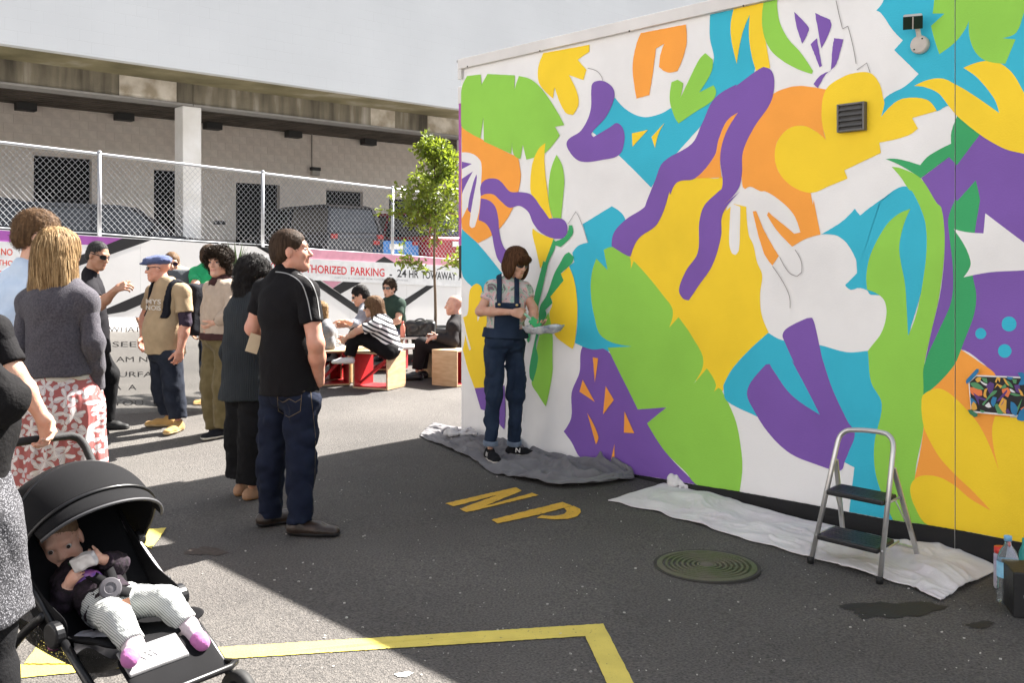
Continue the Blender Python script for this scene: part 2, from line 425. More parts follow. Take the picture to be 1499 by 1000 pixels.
sheet('painted_line', [c8([(-780, 684), (-300, 645), (0, 615), (600, 578), (1325, 533), (1266, 575), (0, 655), (-780, 730)]),
    c8([(1325, 533), (1425, 727), (1560, 985), (1450, 985), (1335, 727), (1266, 575)])], M_YEL, sub=1)
sheet('painted_line', [[(188, 779), (244, 775), (222, 806), (205, 795), (118, 900), (96, 952), (150, 948), (120, 975), (36, 975), (72, 925)]], M_YEL, up=.0085, sub=1)
M_WET = mat('wet_asphalt', (.02, .019, .018), .7, bump=.25, bscale=110)
def blob(cx, cy, rx, ry, seed, n=26):
    r = random.Random(seed); ph = [r.uniform(0, 6.28) for _ in range(4)]
    return [(cx + rx * math.cos(a) * q, cy + ry * math.sin(a) * q) for a in [2 * math.pi * i / n for i in range(n)]
            for q in [1 + .18 * math.sin(2 * a + ph[0]) + .16 * math.sin(3 * a + ph[1]) + .1 * math.sin(7 * a + ph[2]) + .06 * math.sin(11 * a + ph[3])]]
sheet('wet_patch', [blob(1310, 893, 62, 13, 3)], M_WET, up=.003); sheet('wet_patch', [blob(1436, 916, 20, 5, 5)], M_WET, up=.003)
sheet('wet_patch', [blob(1270, 903, 14, 4, 9)], M_WET, up=.0025)
sheet('rust_stain', [blob(302, 808, 26, 7, 8)], mat('rust_stain', (.045, .034, .026), .9, col2=(.075, .06, .05), scale=40), up=.003)
sheet('paint_spill', [blob(592, 989, 12, 4, 12)], mat('pale_spill', (.3, .3, .29), .8), up=.003)
# small chips of stone lying about
mb = MB(); r = random.Random(4)
for i in range(420):
    px = r.uniform(250, 1480); py = r.uniform(690, 990); p = G(px, py); s = r.choice([.0015, .002, .0025, .003, .005])
    if (p - PW) @ NW < .35: continue
    a = r.uniform(0, 3.14); ca, sa = math.cos(a), math.sin(a)
    mb.box(p + V3(0, 0, s * .4), (s, s * r.uniform(.4, .9), s * .5), ((ca, sa, 0), (-sa, ca, 0), (0, 0, 1)))
o = mb.build('stone_chips', mat('stone_chip', (.28, .26, .24), .9, col2=(.5, .48, .44), scale=3), kind='stuff')
tag(o, 'pale grit and stone chips scattered on the dark asphalt', 'grit')
# manhole cover
mc = G(1035, 830); rr = .248; t = thing('manhole_cover', mc, 'round greenish iron manhole cover with concentric ridges set in the asphalt', 'manhole cover')
M_IRON = mat('mossy_iron', (.13, .12, .085), .75, col2=(.09, .11, .05), scale=6, bump=.5, bscale=90, metal=.2)
prof = [(rr + .012, -.02), (rr + .012, .010), (rr, .012)]
for i in range(8):
    a = rr - .016 - i * .0275; prof += [(a, .013), (a - .003, .001), (a - .013, .001), (a - .016, .013)]
prof += [(.012, .012), (.0, .012)]
tilt = np.array([[1, 0, -.0], [0, 1, 0], [0, 0, 1]], float)
MB().lathe(mc, prof, 72, cap=False).build('lid', M_IRON, t)
autosmooth(MB().lathe(mc, [(rr + .014, -.02), (rr + .014, .009), (rr + .03, .009), (rr + .03, -.02)], 72, cap=False).build('rim', mat('iron_rim', (.05, .047, .042), .8, metal=.3), t))
MB().lathe(mc, [(.035, .0), (.035, .013), (.01, .013), (0, .012)], 24).build('boss', mat('iron_boss', (.12, .105, .085), .8), t)

# ================================================================ PAINTED BUILDING
ZT = 3.357; SM = 7.2; seam = float((MP(1399, 400) - PW) @ UW)
bld = thing('painted_building', (PW + UW * 3.5 + VB * 1.5), 'low white building whose long wall carries a bright abstract leaf mural', 'building')
def stucco(name, col, bump=.35):
    m = mat(name, col, .62, col2=tuple(c * .90 for c in col), scale=2.2, detail=9, mixlo=.4, mixhi=.72, bump=bump*.5, bscale=110, spec=.3); return m
M_WHITE = stucco('wall_white', (.83, .815, .80))
AXW = np.array([UW, VB, V3(0, 0, 1)])
def wbox(s0, s1, d0, d1, z0, z1): return PW + UW * (s0 + s1) / 2 + VB * (d0 + d1) / 2 + V3(0, 0, (z0 + z1) / 2), ((s1 - s0) / 2, (d1 - d0) / 2, (z1 - z0) / 2), AXW
MB().box(*wbox(0, seam - .0025, 0, .12, -.4, ZT - .02)).build('wall_panel', M_WHITE, bld)
MB().box(*wbox(seam + .0025, SM, 0, .12, -.6, ZT - .02)).build('wall_panel', M_WHITE, bld)
MB().box(*wbox(seam - .03, seam + .03,   .004, .10, -.5, ZT - .03)).build('joint_backing', mat('joint_dark', (.012, .014, .014), .9), bld)
MB().box(*wbox(0.001, SM, .121, 3.2, -.5, ZT - .03)).build('core', M_WHITE, bld)
MB().box(*wbox(-.03, SM, -.03, 3.25, ZT - .019, ZT + .0)).build('roof', mat('roof_grey', (.4, .4, .4), .6), bld)
M_TRIM = mat('trim_white', (.74, .71, .68), .5, scale=2, bump=.1, bscale=20)
bevel(MB().box(*wbox(-.012, SM, -.034, -.012, ZT - .082, ZT + .006)).build('flashing', M_TRIM, bld), .004)
bevel(MB().box(*wbox(-.014, .03, -.032, -.011, ZT - .17, ZT - .083)).build('flashing_return', M_TRIM, bld), .004)
for x, y in [(685, 97), (791, 74), (922, 45), (1089, 8)]:
    c = MP(x, y, .034); MB().lathe(c, [(.007, 0), (.007, .004), (.003, .006)], 8, (UW, V3(0, 0, 1), NW)).build('screw', mat('screw', (.1, .09, .08), .4, metal=1), bld)
bevel(MB().box(*wbox(-.09, -.002, .03, .3, ZT - .37, ZT - .215)).build('gutter_end', M_TRIM, bld), .012)
MB().box(*wbox(-.036, -.001, -.001, .06, ZT - 1.62, ZT - .375)).build('corner_strip', mat('magenta_strip', (.42, .1, .38), .5), bld)
MB().box(*wbox(-.034, -.001, .0, .06, ZT - 1.9, ZT - 1.622)).build('corner_strip', mat('dark_strip', (.02, .02, .025), .5), bld)
MB().box(*wbox(-.02, -.001, .061, 3.19, -.4, ZT - .375)).build('side_cladding', mat('side_magenta', (.42, .1, .38), .6), bld)
# ---- mural shapes: outlines in the wall's own plane
CR = dict(A=(660, 0, 3.3341), B=(1060, 0, 3.3326), C=(660, 280, 3.3341), D=(1060, 280, 3.3326), E=(660, 500, 3.3341), F=(1060, 500, 3.3326), H=(660, 200, 4.545), I=(680, 350, 5.556))
def outline(s):
    pts = []; cur = 'A'
    for tok in s.replace('|', ' ').split():
        if tok in CR: cur = tok; continue
        x, y = tok.split(','); c = CR[cur]; pts.append((c[0] + float(x) / c[2], c[1] + float(y) / c[2]))
    return pts
MC = dict(T=(.035, .46, .62), G=(.29, .62, .075), Y=(.93, .64, .025), O=(.95, .37, .055), P=(.20, .095, .40), D=(.04, .37, .13), W=(.83, .815, .80), K=(.012, .012, .013))
MM = {k: stucco('mural_' + n, MC[k]) for k, n in dict(T='teal', G='lime', Y='yellow', O='orange', P='purple', D='green', W='white', K='black').items()}
pcount = [0]
def paint(col, s, corner=52, jag=0., name='paint_shape'):
    jag = jag or .09
    pcount[0] += 1; off = .0015 + pcount[0] * .00008
    pts = crom([np.array(p) for p in outline(s)], 6, True, corner)
    if jag:
        q = []; rj = random.Random(pcount[0])
        for i, p in enumerate(pts):
            n = pts[(i + 1) % len(pts)]; L = np.linalg.norm(n - p); k = max(1, int(L / 3))
            for j in range(k): q.append(p + (n - p) * j / k + np.array([rj.uniform(-jag, jag), rj.uniform(-jag, jag)]))
        pts = q
    bm = bmesh.new()
    w = [MP(x, y) for x, y in pts]
    loc = [((p - PW) @ UW, p[2]) for p in w]
    vs = [bm.verts.new((max(a, .001), b, 0)) for a, b in loc]
    try: bm.faces.new(vs)
    except ValueError: bm.free(); return
    bm.normal_update(); bmesh.ops.triangulate(bm, faces=bm.faces[:], ngon_method='EAR_CLIP')
    for sx in (seam - .0025, seam + .0025):
        bmesh.ops.bisect_plane(bm, geom=bm.verts[:] + bm.edges[:] + bm.faces[:], plane_co=(sx, 0, 0), plane_no=(1, 0, 0))
    bmesh.ops.bisect_plane(bm, geom=bm.verts[:] + bm.edges[:] + bm.faces[:], plane_co=(0, ZT - .083, 0), plane_no=(0, 1, 0), clear_outer=True)
    kill = [f for f in bm.faces if abs(f.calc_center_median().x - seam) < .0025]
    if kill: bmesh.ops.delete(bm, geom=kill, context='FACES')
    bm.verts.index_update()
    v = np.array([PW + UW * q.co.x + V3(0, 0, q.co.y) + NW * off for q in bm.verts]); f = []
    for fc in bm.faces:
        q = [x.index for x in fc.verts]
        nn = np.cross(v[q[1]] - v[q[0]], v[q[2]] - v[q[0]])
        f.append(q if nn @ NW > 0 else q[::-1])
    bm.free()
    if len(f): add(name, v, f, MM[col], bld)
paint('T', 'A 1268,60 1266,180 1284,300 1200,455 1078,525 1020,556 940,570 860,535 803,475 690,640 830,765 980,915 1060,800 1200,640 1330,500 1467,420 B 150,345 195,200 190,0')
paint('T', 'H 78,610 190,720 345,910 I 150,440 100,420 65,390 H 78,915')
paint('T', 'C 645,160 788,72 852,132 880,330 760,500 720,640 760,690 885,758 765,782 608,740 620,640 618,520 600,420 580,365 605,345 595,300 625,265 672,250')
paint('Y', 'A 1110,885 1200,862 1325,862 1467,700 D 10,95 45,65 50,75 48,60 110,75 122,210 145,262 163,345 188,410 178,500 185,600 220,690 120,780 50,870 0,960 C 1390,860 1340,950 1325,985 E 1288,245 1100,100 C 960,500 860,400 870,310 1010,100 1070,0')
paint('P', 'E 645,22 765,45 820,140 915,332 1055,322 960,400 1050,540 1205,700 1020,668 860,642 800,625 640,571 590,490 553,440 590,370 592,250 630,150 635,60')
paint('T', 'C 690,600 885,758 765,765 690,772 608,740')
paint('G', 'C 748,286 790,272 850,298 876,322 880,380 895,340 960,410 1040,510 1085,580 1068,665 1114,615 1180,710 1235,830 1185,943 1252,865 1295,940 1286,978 1310,960 E 1325,240 1390,380 1418,520 1425,620 1412,732 1205,700 1150,640 1050,540 960,400 1055,322 915,332 870,240 820,140 767,30 C 887,758 742,712 700,600 685,490 690,400 712,328 767,384')
paint('T', 'D 218,690 110,790 40,870 0,945 F 0,230 15,290 170,370 400,500 560,640 590,590 638,615 612,832 826,872 760,660 750,500 790,305 735,200 720,60 D 720,770 705,778 600,785 465,750 290,728')
paint('T', 'D 475,210 580,145 640,85 665,118 740,60 830,0 B 750,1000 800,950 870,910 930,925 D 985,100 1000,300 975,450 900,705 860,500 720,505 697,482 660,472 620,480 592,458 650,400 640,320 570,225', jag=.25)
paint('P', 'F 115,240 200,118 225,110 242,140 330,260 470,358 400,220 330,90 D 345,840 300,740 288,700 310,668 400,622 432,617 445,650 480,810 F 490,110 530,230 605,390 640,450 610,540 590,590 578,625 550,632 450,600 330,550 230,460 150,340', corner=75)
paint('P', 'B 965,868 1100,765 1140,800 1250,655 1340,705 1400,735 1600,770 F 1600,260 1330,170 1270,110 1155,38 D 1000,800 980,850 1010,700 1060,480 1078,250 1060,80 B 1040,990')
paint('O', 'F 1155,38 1240,95 1330,168 1400,400 1343,700 1303,830 930,675 975,425 965,260 1130,100')
paint('G', 'B 820,813 870,822 960,868 1040,990 D 1062,80 1078,200 1075,330 1050,520 1010,700 980,840 975,960 F 975,270 965,320 975,420 940,600 930,680 910,720 930,800 995,895 826,872 745,660 735,500 772,305 720,200 705,60 D 705,778 770,690 795,590 775,520 700,480 697,400 720,300 790,170 850,112 912,85 880,160 858,260 862,330 885,450 893,560 900,705 940,600 975,420 990,280 985,160 960,80 920,0 B 905,925 865,865')
paint('D', 'B 790,775 850,775 960,805 1000,760 1110,700 1112,640 1140,565 1250,655 1138,805 1100,765 962,868 870,810', jag=.15)
paint('D', 'B 1230,880 1250,970 D 1248,60 1228,180 1215,300 1215,410 1232,500 1222,600 1170,740 1130,840 1060,925 975,1000 975,960 978,850 1050,680 1110,540 1120,400 1100,200 1097,130 1130,40 B 1140,980')
paint('W', 'D 1122,183 1180,198 1268,205 1277,107 1463,248 1600,350 1600,370 1470,385 1300,395 1170,420 1205,340')
for cx, cy, r0 in ((1255, 695, 27), (1393, 648, 36), (1372, 780, 33)):
    paint('T', 'D ' + ' '.join('%d,%d' % (cx + r0 * math.cos(a), cy + r0 * math.sin(a)) for a in [k * math.pi / 5 for k in range(10)]))
paint('Y', 'F 965,300 975,260 1040,230 1090,245 1170,315 1260,430 1343,628 1318,520 1310,430 1325,365 1600,385 1600,1010 1200,930 995,895 930,800 910,725 925,680 970,655 1050,662 1130,705 1200,765 1303,825 1220,735 1130,650 1050,560 985,440 970,380')
paint('O', 'B 235,465 320,425 380,418 440,425 500,435 480,560 490,650 500,682 450,640 390,613 320,625 265,685 250,760 268,835 330,905 425,940 436,1000 D 440,40 455,120 473,210 400,232 335,270 260,190 212,115 220,100 240,120 320,185 345,207 375,200 340,110 270,40 205,0 B 180,932 130,910 105,922 92,905 90,760 130,650', jag=.12)
paint('O', 'D 142,98 160,95 200,195 270,315 238,362 195,295', jag=.25)
paint('W', 'D 35,70 48,62 82,75 80,180 75,285 60,310 40,300 28,250 30,160')
paint('T', 'B 782,-60 780,0 745,50 768,62 830,150 875,195 833,243 952,360 888,418 780,485 768,570 820,530 1040,540 1100,515 1345,560 1600,500 1600,-90', jag=.2)
paint('Y', 'B 500,435 580,375 640,355 715,355 760,405 780,480 785,505 768,570 850,490 930,475 1000,490 1040,540 920,575 948,625 900,660 760,695 768,745 590,830 605,870 520,905 425,940 330,905 268,835 250,760 265,685 320,625 390,613 450,640 500,682 478,560', jag=.15)
paint('Y', 'B 930,418 1000,388 1070,382 1130,410 1200,450 1345,550 1320,480 1240,380 1170,330 1240,303 1310,295 1370,320 1420,370 1480,480 1600,700 1600,770 1400,735 1330,705 1250,655 1140,565 1098,515 1050,455 985,425')
paint('G', 'B 1035,-60 1020,65 1078,65 1012,125 1030,195 1053,263 1130,205 1180,140 1197,100 1200,180 1230,255 1280,295 1375,310 1425,190 1360,185 1430,155 1480,30 1600,-90')
for s in ('345,57 415,130 415,150 385,212 360,140', '447,62 520,95 525,130 478,235 460,140', '425,215 455,185 480,320 470,328', '540,185 585,190 575,230 550,310 525,340 530,250', '527,342 500,360 460,430 440,410 470,370'): paint('P', 'B ' + s, jag=.3)
paint('Y', 'B 50,40 200,0 188,110 205,195 228,330 160,345 140,280 125,180 128,70 90,170 65,310 40,200 35,120')
paint('G', 'B 196,0 262,-20 270,90 310,180 380,260 437,345 430,360 330,320 245,260 205,195 188,110', jag=.2)
paint('O', 'A 1405,548 1350,590 1310,680 1290,760 1195,870 1325,866 1318,760 1345,650')
paint('P', 'B 160,345 195,325 235,345 248,405 230,500 150,620 95,740 90,850 70,925 0,1000 C 1415,0 1330,110 1322,220 1280,360 1210,465 1165,532 1135,522 1117,480 1150,390 1208,300 1216,150 1240,70 1310,0 A 1325,920 1330,880 1318,760 1345,650 1405,548 1350,590 1310,680 1290,760 1195,870 1110,888 1075,950 C 1070,0 1010,160 920,230 880,318 860,312 788,268 800,200 860,135 945,80 A 960,980 1000,880 1040,790 1180,700 1230,600 1290,480 1400,410 B 60,420')
paint('O', 'A 930,160 1150,118 1155,200 1140,270 1110,345 1060,352 1020,325 1025,270 1045,212 1005,235 990,350 972,462 910,480 890,330 905,230', jag=.25)
paint('G', 'A 1245,258 1282,290 1275,350 1215,450 1285,415 1298,450 1280,490 1190,550 1115,602 1095,570 1072,490 1080,400 1110,388 1138,405 1125,475 1160,400 1215,290', jag=.1)
paint('P', 'A 690,420 705,398 750,395 795,430 800,480 760,570 690,650 700,668 780,620 815,600 845,630 850,690 825,755 740,780 640,788 590,750 570,690 640,635 685,540', corner=75)
paint('Y', 'A 887,650 965,633 890,715'); paint('Y', 'A 1047,598 1018,650 1000,722 983,668')
paint('Y', 'A 455,258 680,217 680,250 622,290 665,340 650,390 580,365 628,490 600,560 560,545 510,425 502,480 435,405 430,330', jag=.15)
paint('O', 'A 55,600 148,675 298,752 332,765 345,850 H 468,290 452,370 415,480 370,560 325,615 270,662 185,708 130,660 78,600 78,100', jag=.1)
paint('G', 'A 55,440 82,370 150,362 153,412 182,360 316,367 314,435 335,370 400,390 460,450 520,540 557,610 512,618 535,660 465,745 410,768 372,778 355,705 343,775 312,757 303,693 298,750 165,690 162,572 148,675 100,650 55,610', jag=.1)
paint('W', 'H 78,105 120,105 170,125 207,175 205,330 195,480 165,600 145,608 130,590 135,500 115,470 78,545')
for s in ('78,165 145,180 78,215', '78,280 152,230 100,330 78,385', '175,250 178,280 150,430 138,505 118,480 150,320'): paint('P', 'H ' + s)
paint('Y', 'H 635,42 628,120 632,230 645,340 660,460 685,555 640,530 590,450 540,380 535,280 550,170 590,80')
paint('Y', 'H 550,610 590,640 690,680 640,830 625,830 600,880 575,760 548,650')
paint('G', 'H 708,120 745,190 760,290 750,420 738,545 690,555 660,450 655,350 670,220', jag=.12)
paint('P', 'H 205,320 240,285 300,278 340,300 400,365 470,368 540,385 600,460 660,545 740,545 775,580 778,640 750,678 680,675 600,635 550,570 520,500 460,460 395,472 340,430 290,385 240,380 205,395')
paint('P', 'H 205,410 260,425 300,465 320,540 330,650 360,740 405,775 370,870 320,820 295,740 275,640 240,580 190,555 200,470')
paint('Y', 'C 580,368 605,430 620,530 620,620 608,740 598,770 560,745 510,700 485,600 500,545 490,515 555,435 540,405')
paint('G', 'C 480,590 500,700 500,800 E 500,150 485,240 468,317 455,300 430,260 398,200 430,90 C 415,820 440,690')
paint('D', 'C 595,165 600,205 575,240 540,272 512,262 508,245 540,235 570,210 580,165', jag=.3)
paint('D', 'C 505,232 515,262 480,350 470,390 450,480 430,560 405,650 385,740 375,725 400,590 415,495 440,400 455,340 465,345', jag=.2)
paint('D', 'C 560,310 580,297 605,320 595,350 580,365 540,400 555,435 490,515 500,545 465,580 470,605 440,680 420,750 430,820 405,930 390,910 388,860 400,790 415,720 430,640 440,560 470,510 510,400 540,345', jag=.12)
paint('Y', 'C 95,490 110,462 130,450 152,465 158,510 170,590 190,605 200,900 E 185,235 120,228 85,130 65,50 C 62,780 75,690 62,615 85,600')
paint('W', 'C 65,615 80,690 103,770 95,778 75,700'); paint('W', 'C 133,600 147,605 135,637')
paint('P', 'E 120,228 265,215 270,350 265,430 240,400 230,360 150,330')
for s in ('697,77 724,82 707,200', '648,187 632,245 707,295', '760,218 800,285 747,356', '670,348 724,462 712,502', '852,341 900,448 849,445', '803,500 803,583 787,575'): paint('O', 'E ' + s)
paint('K', 'E 855,641 1020,668 1205,700 1412,732 F 92,735 470,803 612,832 826,872 995,895 1200,930 1600,1010 1600,1330 0,1000 E 860,800', jag=.2, name='plinth_paint')
# pencil lines still to be painted
M_PEN = mat('pencil', (.28, .25, .24), .8)
for k, ln in enumerate((['B', '550,0 565,70 582,140 608,126 625,190 640,260 648,310'], ['B', '652,340 700,306 716,352'], ['C', '575,160 615,98 640,150 672,250'], ['A', '672,332 715,345 738,370 745,392'], ['D', '240,365 290,440 322,510 326,570'], ['D', '275,320 320,395 360,415 383,395 380,340 350,285'])):
    pts = crom([np.array(p) for p in outline(ln[0] + ' ' + ln[1])], 5, False); pts = [MP(x, y, .0175 if 0 else .004 + k * .0003) for x, y in pts]
    v = []; f = []
    for i, p in enumerate(pts):
        d = pts[min(i + 1, len(pts) - 1)] - pts[max(i - 1, 0)]; n = np.cross(d, NW); n /= np.linalg.norm(n); v += [p - n * .0022, p + n * .0022]
    for i in range(len(pts) - 1): f.append([2 * i, 2 * i + 2, 2 * i + 3, 2 * i + 1])
    add('pencil_line', np.array(v) + NW * .0065, f, M_PEN, bld)
# vent louvre
M_VENT = mat('vent_grey', (.14, .135, .13), .5, metal=.3, bump=.1)
va, vb, vc = MP(1231, 154), MP(1271, 148), MP(1231, 195); sw = abs((vb - va) @ UW) / 2; sh = (va[2] - vc[2]) / 2; cc = (va + vb) / 2; cc[2] = (va[2] + vc[2]) / 2
vent = MB().box(cc + NW * .022, (sw, .003, sh), (UW, NW, V3(0, 0, 1))).build('vent', M_VENT, bld)
fr = MB(); ax = (UW, NW, V3(0, 0, 1))
for sx in (-1, 1): fr.box(cc + NW * .03 + UW * sx * (sw - .006), (.006, .02, sh), ax)
for sz in (-1, 1): fr.box(cc + NW * .03 + V3(0, 0, sz * (sh - .006)), (sw - .0125, .02, .006), ax)
bevel(fr.build('vent_frame', M_VENT, vent), .002)
for i in range(5):
    z = cc[2] + sh * (-.75 + i * .375); q = NW * .6 - V3(0, 0, .8); q /= np.linalg.norm(q)
    MB().box(cc * V3(1, 1, 0) + V3(0, 0, z) + NW * .036, (sw - .014, .026, .002), (UW, q, np.cross(UW, q))).build('slat', M_VENT, vent)
# security light
sl = MP(1350, 66); t = thing('security_light', sl, 'small cream wall lamp with dark floodlight head on the blue paint', 'wall lamp')
M_CRM = mat('lamp_cream', (.55, .5, .45), .5); M_LD = mat('lamp_dark', (.015, .03, .02), .25)
autosmooth(MB().lathe(sl, [(.05, .008), (.052, .035), (.046, .045), (0, .047)], 28, (UW, V3(0, 0, 1), NW)).build('mount', M_CRM, t))
for a in (.9, 4.0): MB().lathe(sl + NW * .046 + (UW * math.cos(a) + V3(0, 0, math.sin(a))) * .036, [(.005, 0), (.005, .003)], 8, (UW, V3(0, 0, 1), NW)).build('screw', M_LD, t)
MB().tube([sl + NW * .03 + V3(0, 0, .03), sl + NW * .05 + V3(0, 0, .075), sl + NW * .07 + V3(0, 0, .10)], .014).build('arm', M_CRM, t)
hc = sl + NW * .095 + V3(0, 0, .125) - UW * .01; hn = NW * .75 + UW * .35 - V3(0, 0, .55); hn /= np.linalg.norm(hn); hx = np.cross(V3(0, 0, 1), hn); hx /= np.linalg.norm(hx); hy = np.cross(hn, hx)
bevel(MB().box(hc, (.05, .036, .024), (hx, hy, hn)).build('lamp_head', M_CRM, t), .008)
bevel(MB().box(hc + hn * .026, (.052, .038, .003), (hx, hy, hn)).build('lens', M_LD, t), .002)
MB().box(hc + hn * .031, (.003, .036, .002), (hx, hy, hn)).build('lens_bar', M_CRM, t)
# printed picture taped to the wall
J = lambda x, y, o=.022: MP(1400 + x / 10, 530 + y / 10, o)
pst = thing('taped_print', J(600, 800), 'small print of colourful leaves on black taped to the mural', 'print')
def quadsheet(name, pts, m, parent, off, corner=200, jag=0):
    q = [J(x, y, off) for x, y in pts]; f = [list(range(len(q)))]
    n = np.cross(q[1] - q[0], q[2] - q[0]); a = 0
    A = sum(np.cross(q[i] - q[0], q[i + 1] - q[0]) for i in range(1, len(q) - 1))
    if A @ NW < 0: f = [f[0][::-1]]
    return add(name, np.array(q), f, m, parent)
quadsheet('paper', [(180, 290), (300, 190), (950, 218), (1500, 245), (1500, 835), (880, 800), (250, 742), (215, 690)], mat('paper', (.8, .78, .76), .6), pst, .024)
quadsheet('print_ground', [(200, 300), (300, 212), (950, 240), (1500, 265), (1500, 810), (880, 775), (225, 715)], mat('ink_black', (.01, .01, .012), .5), pst, .0244)
def pshape(col, pts):
    pc[0] += 1; m = mat('ink_' + col, dict(y=(.75, .4, .06), g=(.08, .28, .12), o=(.8, .2, .06), p=(.1, .04, .2), b=(.02, .2, .42), w=(.75, .75, .75))[col], .5)
    quadsheet('printed_leaf', [tuple(p) for p in crom([np.array(q, float) for q in pts], 4)], m, pst, .0244 + pc[0] * .0001)
pc = [0]
for c, p in [('o', [(205, 370), (290, 380), (380, 420), (385, 490), (300, 500), (240, 480), (205, 430)]), ('g', [(205, 310), (290, 300), (370, 350), (410, 400), (340, 405), (250, 370)]), ('y', [(280, 260), (320, 225), (370, 230), (350, 290), (310, 300)]),
    ('w', [(350, 270), (420, 310), (500, 345), (430, 345), (375, 310)]), ('g', [(370, 230), (450, 240), (460, 310), (410, 290)]), ('p', [(440, 350), (500, 290), (560, 320), (540, 420), (500, 480), (460, 400)]), ('y', [(400, 480), (420, 400), (465, 385), (440, 460), (455, 530), (410, 510)]),
    ('g', [(470, 510), (540, 430), (605, 420), (570, 470), (500, 520), (400, 640), (380, 620)]), ('p', [(250, 450), (330, 500), (450, 550), (430, 570), (330, 540), (340, 640), (300, 560)]), ('b', [(205, 520), (260, 550), (300, 600), (220, 620)]), ('y', [(225, 640), (255, 580), (290, 620), (310, 690), (260, 710), (225, 690)]),
    ('b', [(510, 590), (540, 510), (595, 520), (580, 600), (545, 660)]), ('w', [(420, 640), (480, 590), (520, 660), (470, 670)]), ('g', [(560, 630), (600, 610), (680, 700), (685, 765), (610, 760)]), ('y', [(570, 290), (600, 220), (650, 235), (640, 300), (610, 250), (590, 305)]), ('y', [(560, 390), (600, 320), (680, 350), (650, 390), (610, 340)]),
    ('g', [(650, 380), (720, 320), (740, 370), (690, 390)]), ('o', [(670, 400), (760, 375), (800, 440), (760, 520), (690, 470)]), ('p', [(590, 580), (700, 450), (750, 405), (740, 450), (650, 560)]), ('y', [(690, 240), (720, 250), (780, 350), (740, 330)]), ('g', [(730, 260), (800, 310), (840, 380), (790, 360)]), ('y', [(620, 640), (680, 520), (740, 560), (730, 760), (690, 740)]),
    ('p', [(650, 640), (700, 560), (715, 500), (690, 600)]), ('g', [(770, 460), (870, 465), (960, 490), (870, 500)]), ('w', [(780, 390), (830, 410), (870, 450), (810, 440)]), ('p', [(850, 340), (930, 330), (950, 460), (880, 440)]), ('y', [(910, 390), (960, 430), (990, 500), (950, 490)]), ('g', [(820, 250), (890, 260), (880, 320), (840, 310)]),
    ('b', [(740, 215), (840, 225), (810, 260), (760, 250)]), ('g', [(840, 600), (900, 660), (970, 530), (930, 660), (890, 760), (850, 700)]), ('b', [(800, 580), (860, 610), (900, 690), (880, 790), (810, 740)]), ('p', [(720, 720), (760, 680), (800, 750), (760, 760)]), ('g', [(350, 700), (420, 720), (400, 745), (360, 735)]), ('o', [(940, 690), (1000, 650), (1100, 700), (1000, 750)]), ('g', [(1020, 300), (1150, 340), (1250, 460), (1100, 420)]), ('y', [(1150, 560), (1300, 520), (1350, 640), (1220, 700)])]: pshape(c, p)
M_TAPE = mat('blue_tape', (.02, .2, .42), .6, bump=.4, bscale=200)
for k, (p, m) in enumerate([([(145, 275), (160, 250), (300, 100), (335, 105), (330, 150), (200, 290), (150, 325)], M_TAPE), ([(900, 160), (960, 148), (1050, 200), (1020, 330), (960, 340), (910, 335), (955, 250)], M_TAPE), ([(170, 705), (215, 698), (320, 765), (310, 800), (270, 812), (200, 760)], mat('green_tape', (.05, .22, .12), .6, bump=.4, bscale=200)), ([(890, 820), (930, 720), (1010, 660), (1080, 700), (1050, 850), (960, 868), (900, 850)], M_TAPE)]):
    o = quadsheet('tape', p, m, pst, .032 + k * .0002)

# ================================================================ REAR WALL, FENCE, DECK, CAR PARK BUILDING
def bpoly(px, off): return [BP(x, y, off) for x, y in px]
def wall_sheet(name, pts, m, parent, off):
    q = np.array(bpoly(pts, off)); A = sum(np.cross(q[i] - q[0], q[i + 1] - q[0]) for i in range(1, len(q) - 1))
    f = list(range(len(q))); f = f if A @ NB < 0 else f[::-1]
    bm = bmesh.new(); vs = [bm.verts.new(Vector(p)) for p in q]; bm.faces.new([vs[i] for i in f]); bm.normal_update(); bmesh.ops.triangulate(bm, faces=bm.faces[:], ngon_method='EAR_CLIP'); bm.verts.index_update()
    ff = [[x.index for x in fc.verts] for fc in bm.faces]; bm.free(); return add(name, q, ff, m, parent)
TOPL = lambda x: (336 + .065 * x) if x < 400 else (362 + (x - 400) * .071)
M_CONC = mat('painted_concrete', (.84, .82, .79), .7, col2=(.78, .76, .73), scale=1.5, bump=.06, bscale=30)
rw = thing('retaining_wall', BP(300, 500), 'low white retaining wall painted with purple, pink and black stripes', 'wall')
for x0, x1 in ((-420, -160), (-160, 206), (206, 513), (513, 596), (596, 668), (668, 760)):
    a, b = BP(x0 + .12, TOPL(x0)), BP(x1 - .12, TOPL(x1)); th = NB * .2
    v = [V3(a[0], a[1], -.3), V3(b[0], b[1], -.3), b, a]; v = v + [p + th for p in v]
    add('wall_panel', v, [[0, 1, 2, 3], [5, 4, 7, 6], [3, 2, 6, 7], [1, 0, 4, 5], [0, 3, 7, 4], [2, 1, 5, 6]], M_CONC, rw)
M_PUR = mat('stripe_purple', (.36, .09, .38), .6); M_BLK = mat('stripe_black', (.016, .015, .016), .6); M_PNK = mat('stripe_pink', (.72, .33, .42), .65)
cj = lambda pts: [(380 + x / 4.835, 330 + y / 4.835) for x, y in pts]
wall_sheet('stripe', [(-200, TOPL(-200) + 1), (184, TOPL(184) + 1), (153, 359), (0, 354), (-200, 341)], M_PUR, rw, -.002)
wall_sheet('stripe', [(180, TOPL(180) + 1), (222, TOPL(222) + .8), (161, 373), (100, 395), (100, 381)], M_BLK, rw, -.003)
wall_sheet('stripe', [(140, 459), (279, 399), (330, 378), (330, 392), (279, 415), (184, 456), (150, 462)], M_BLK, rw, -.003)
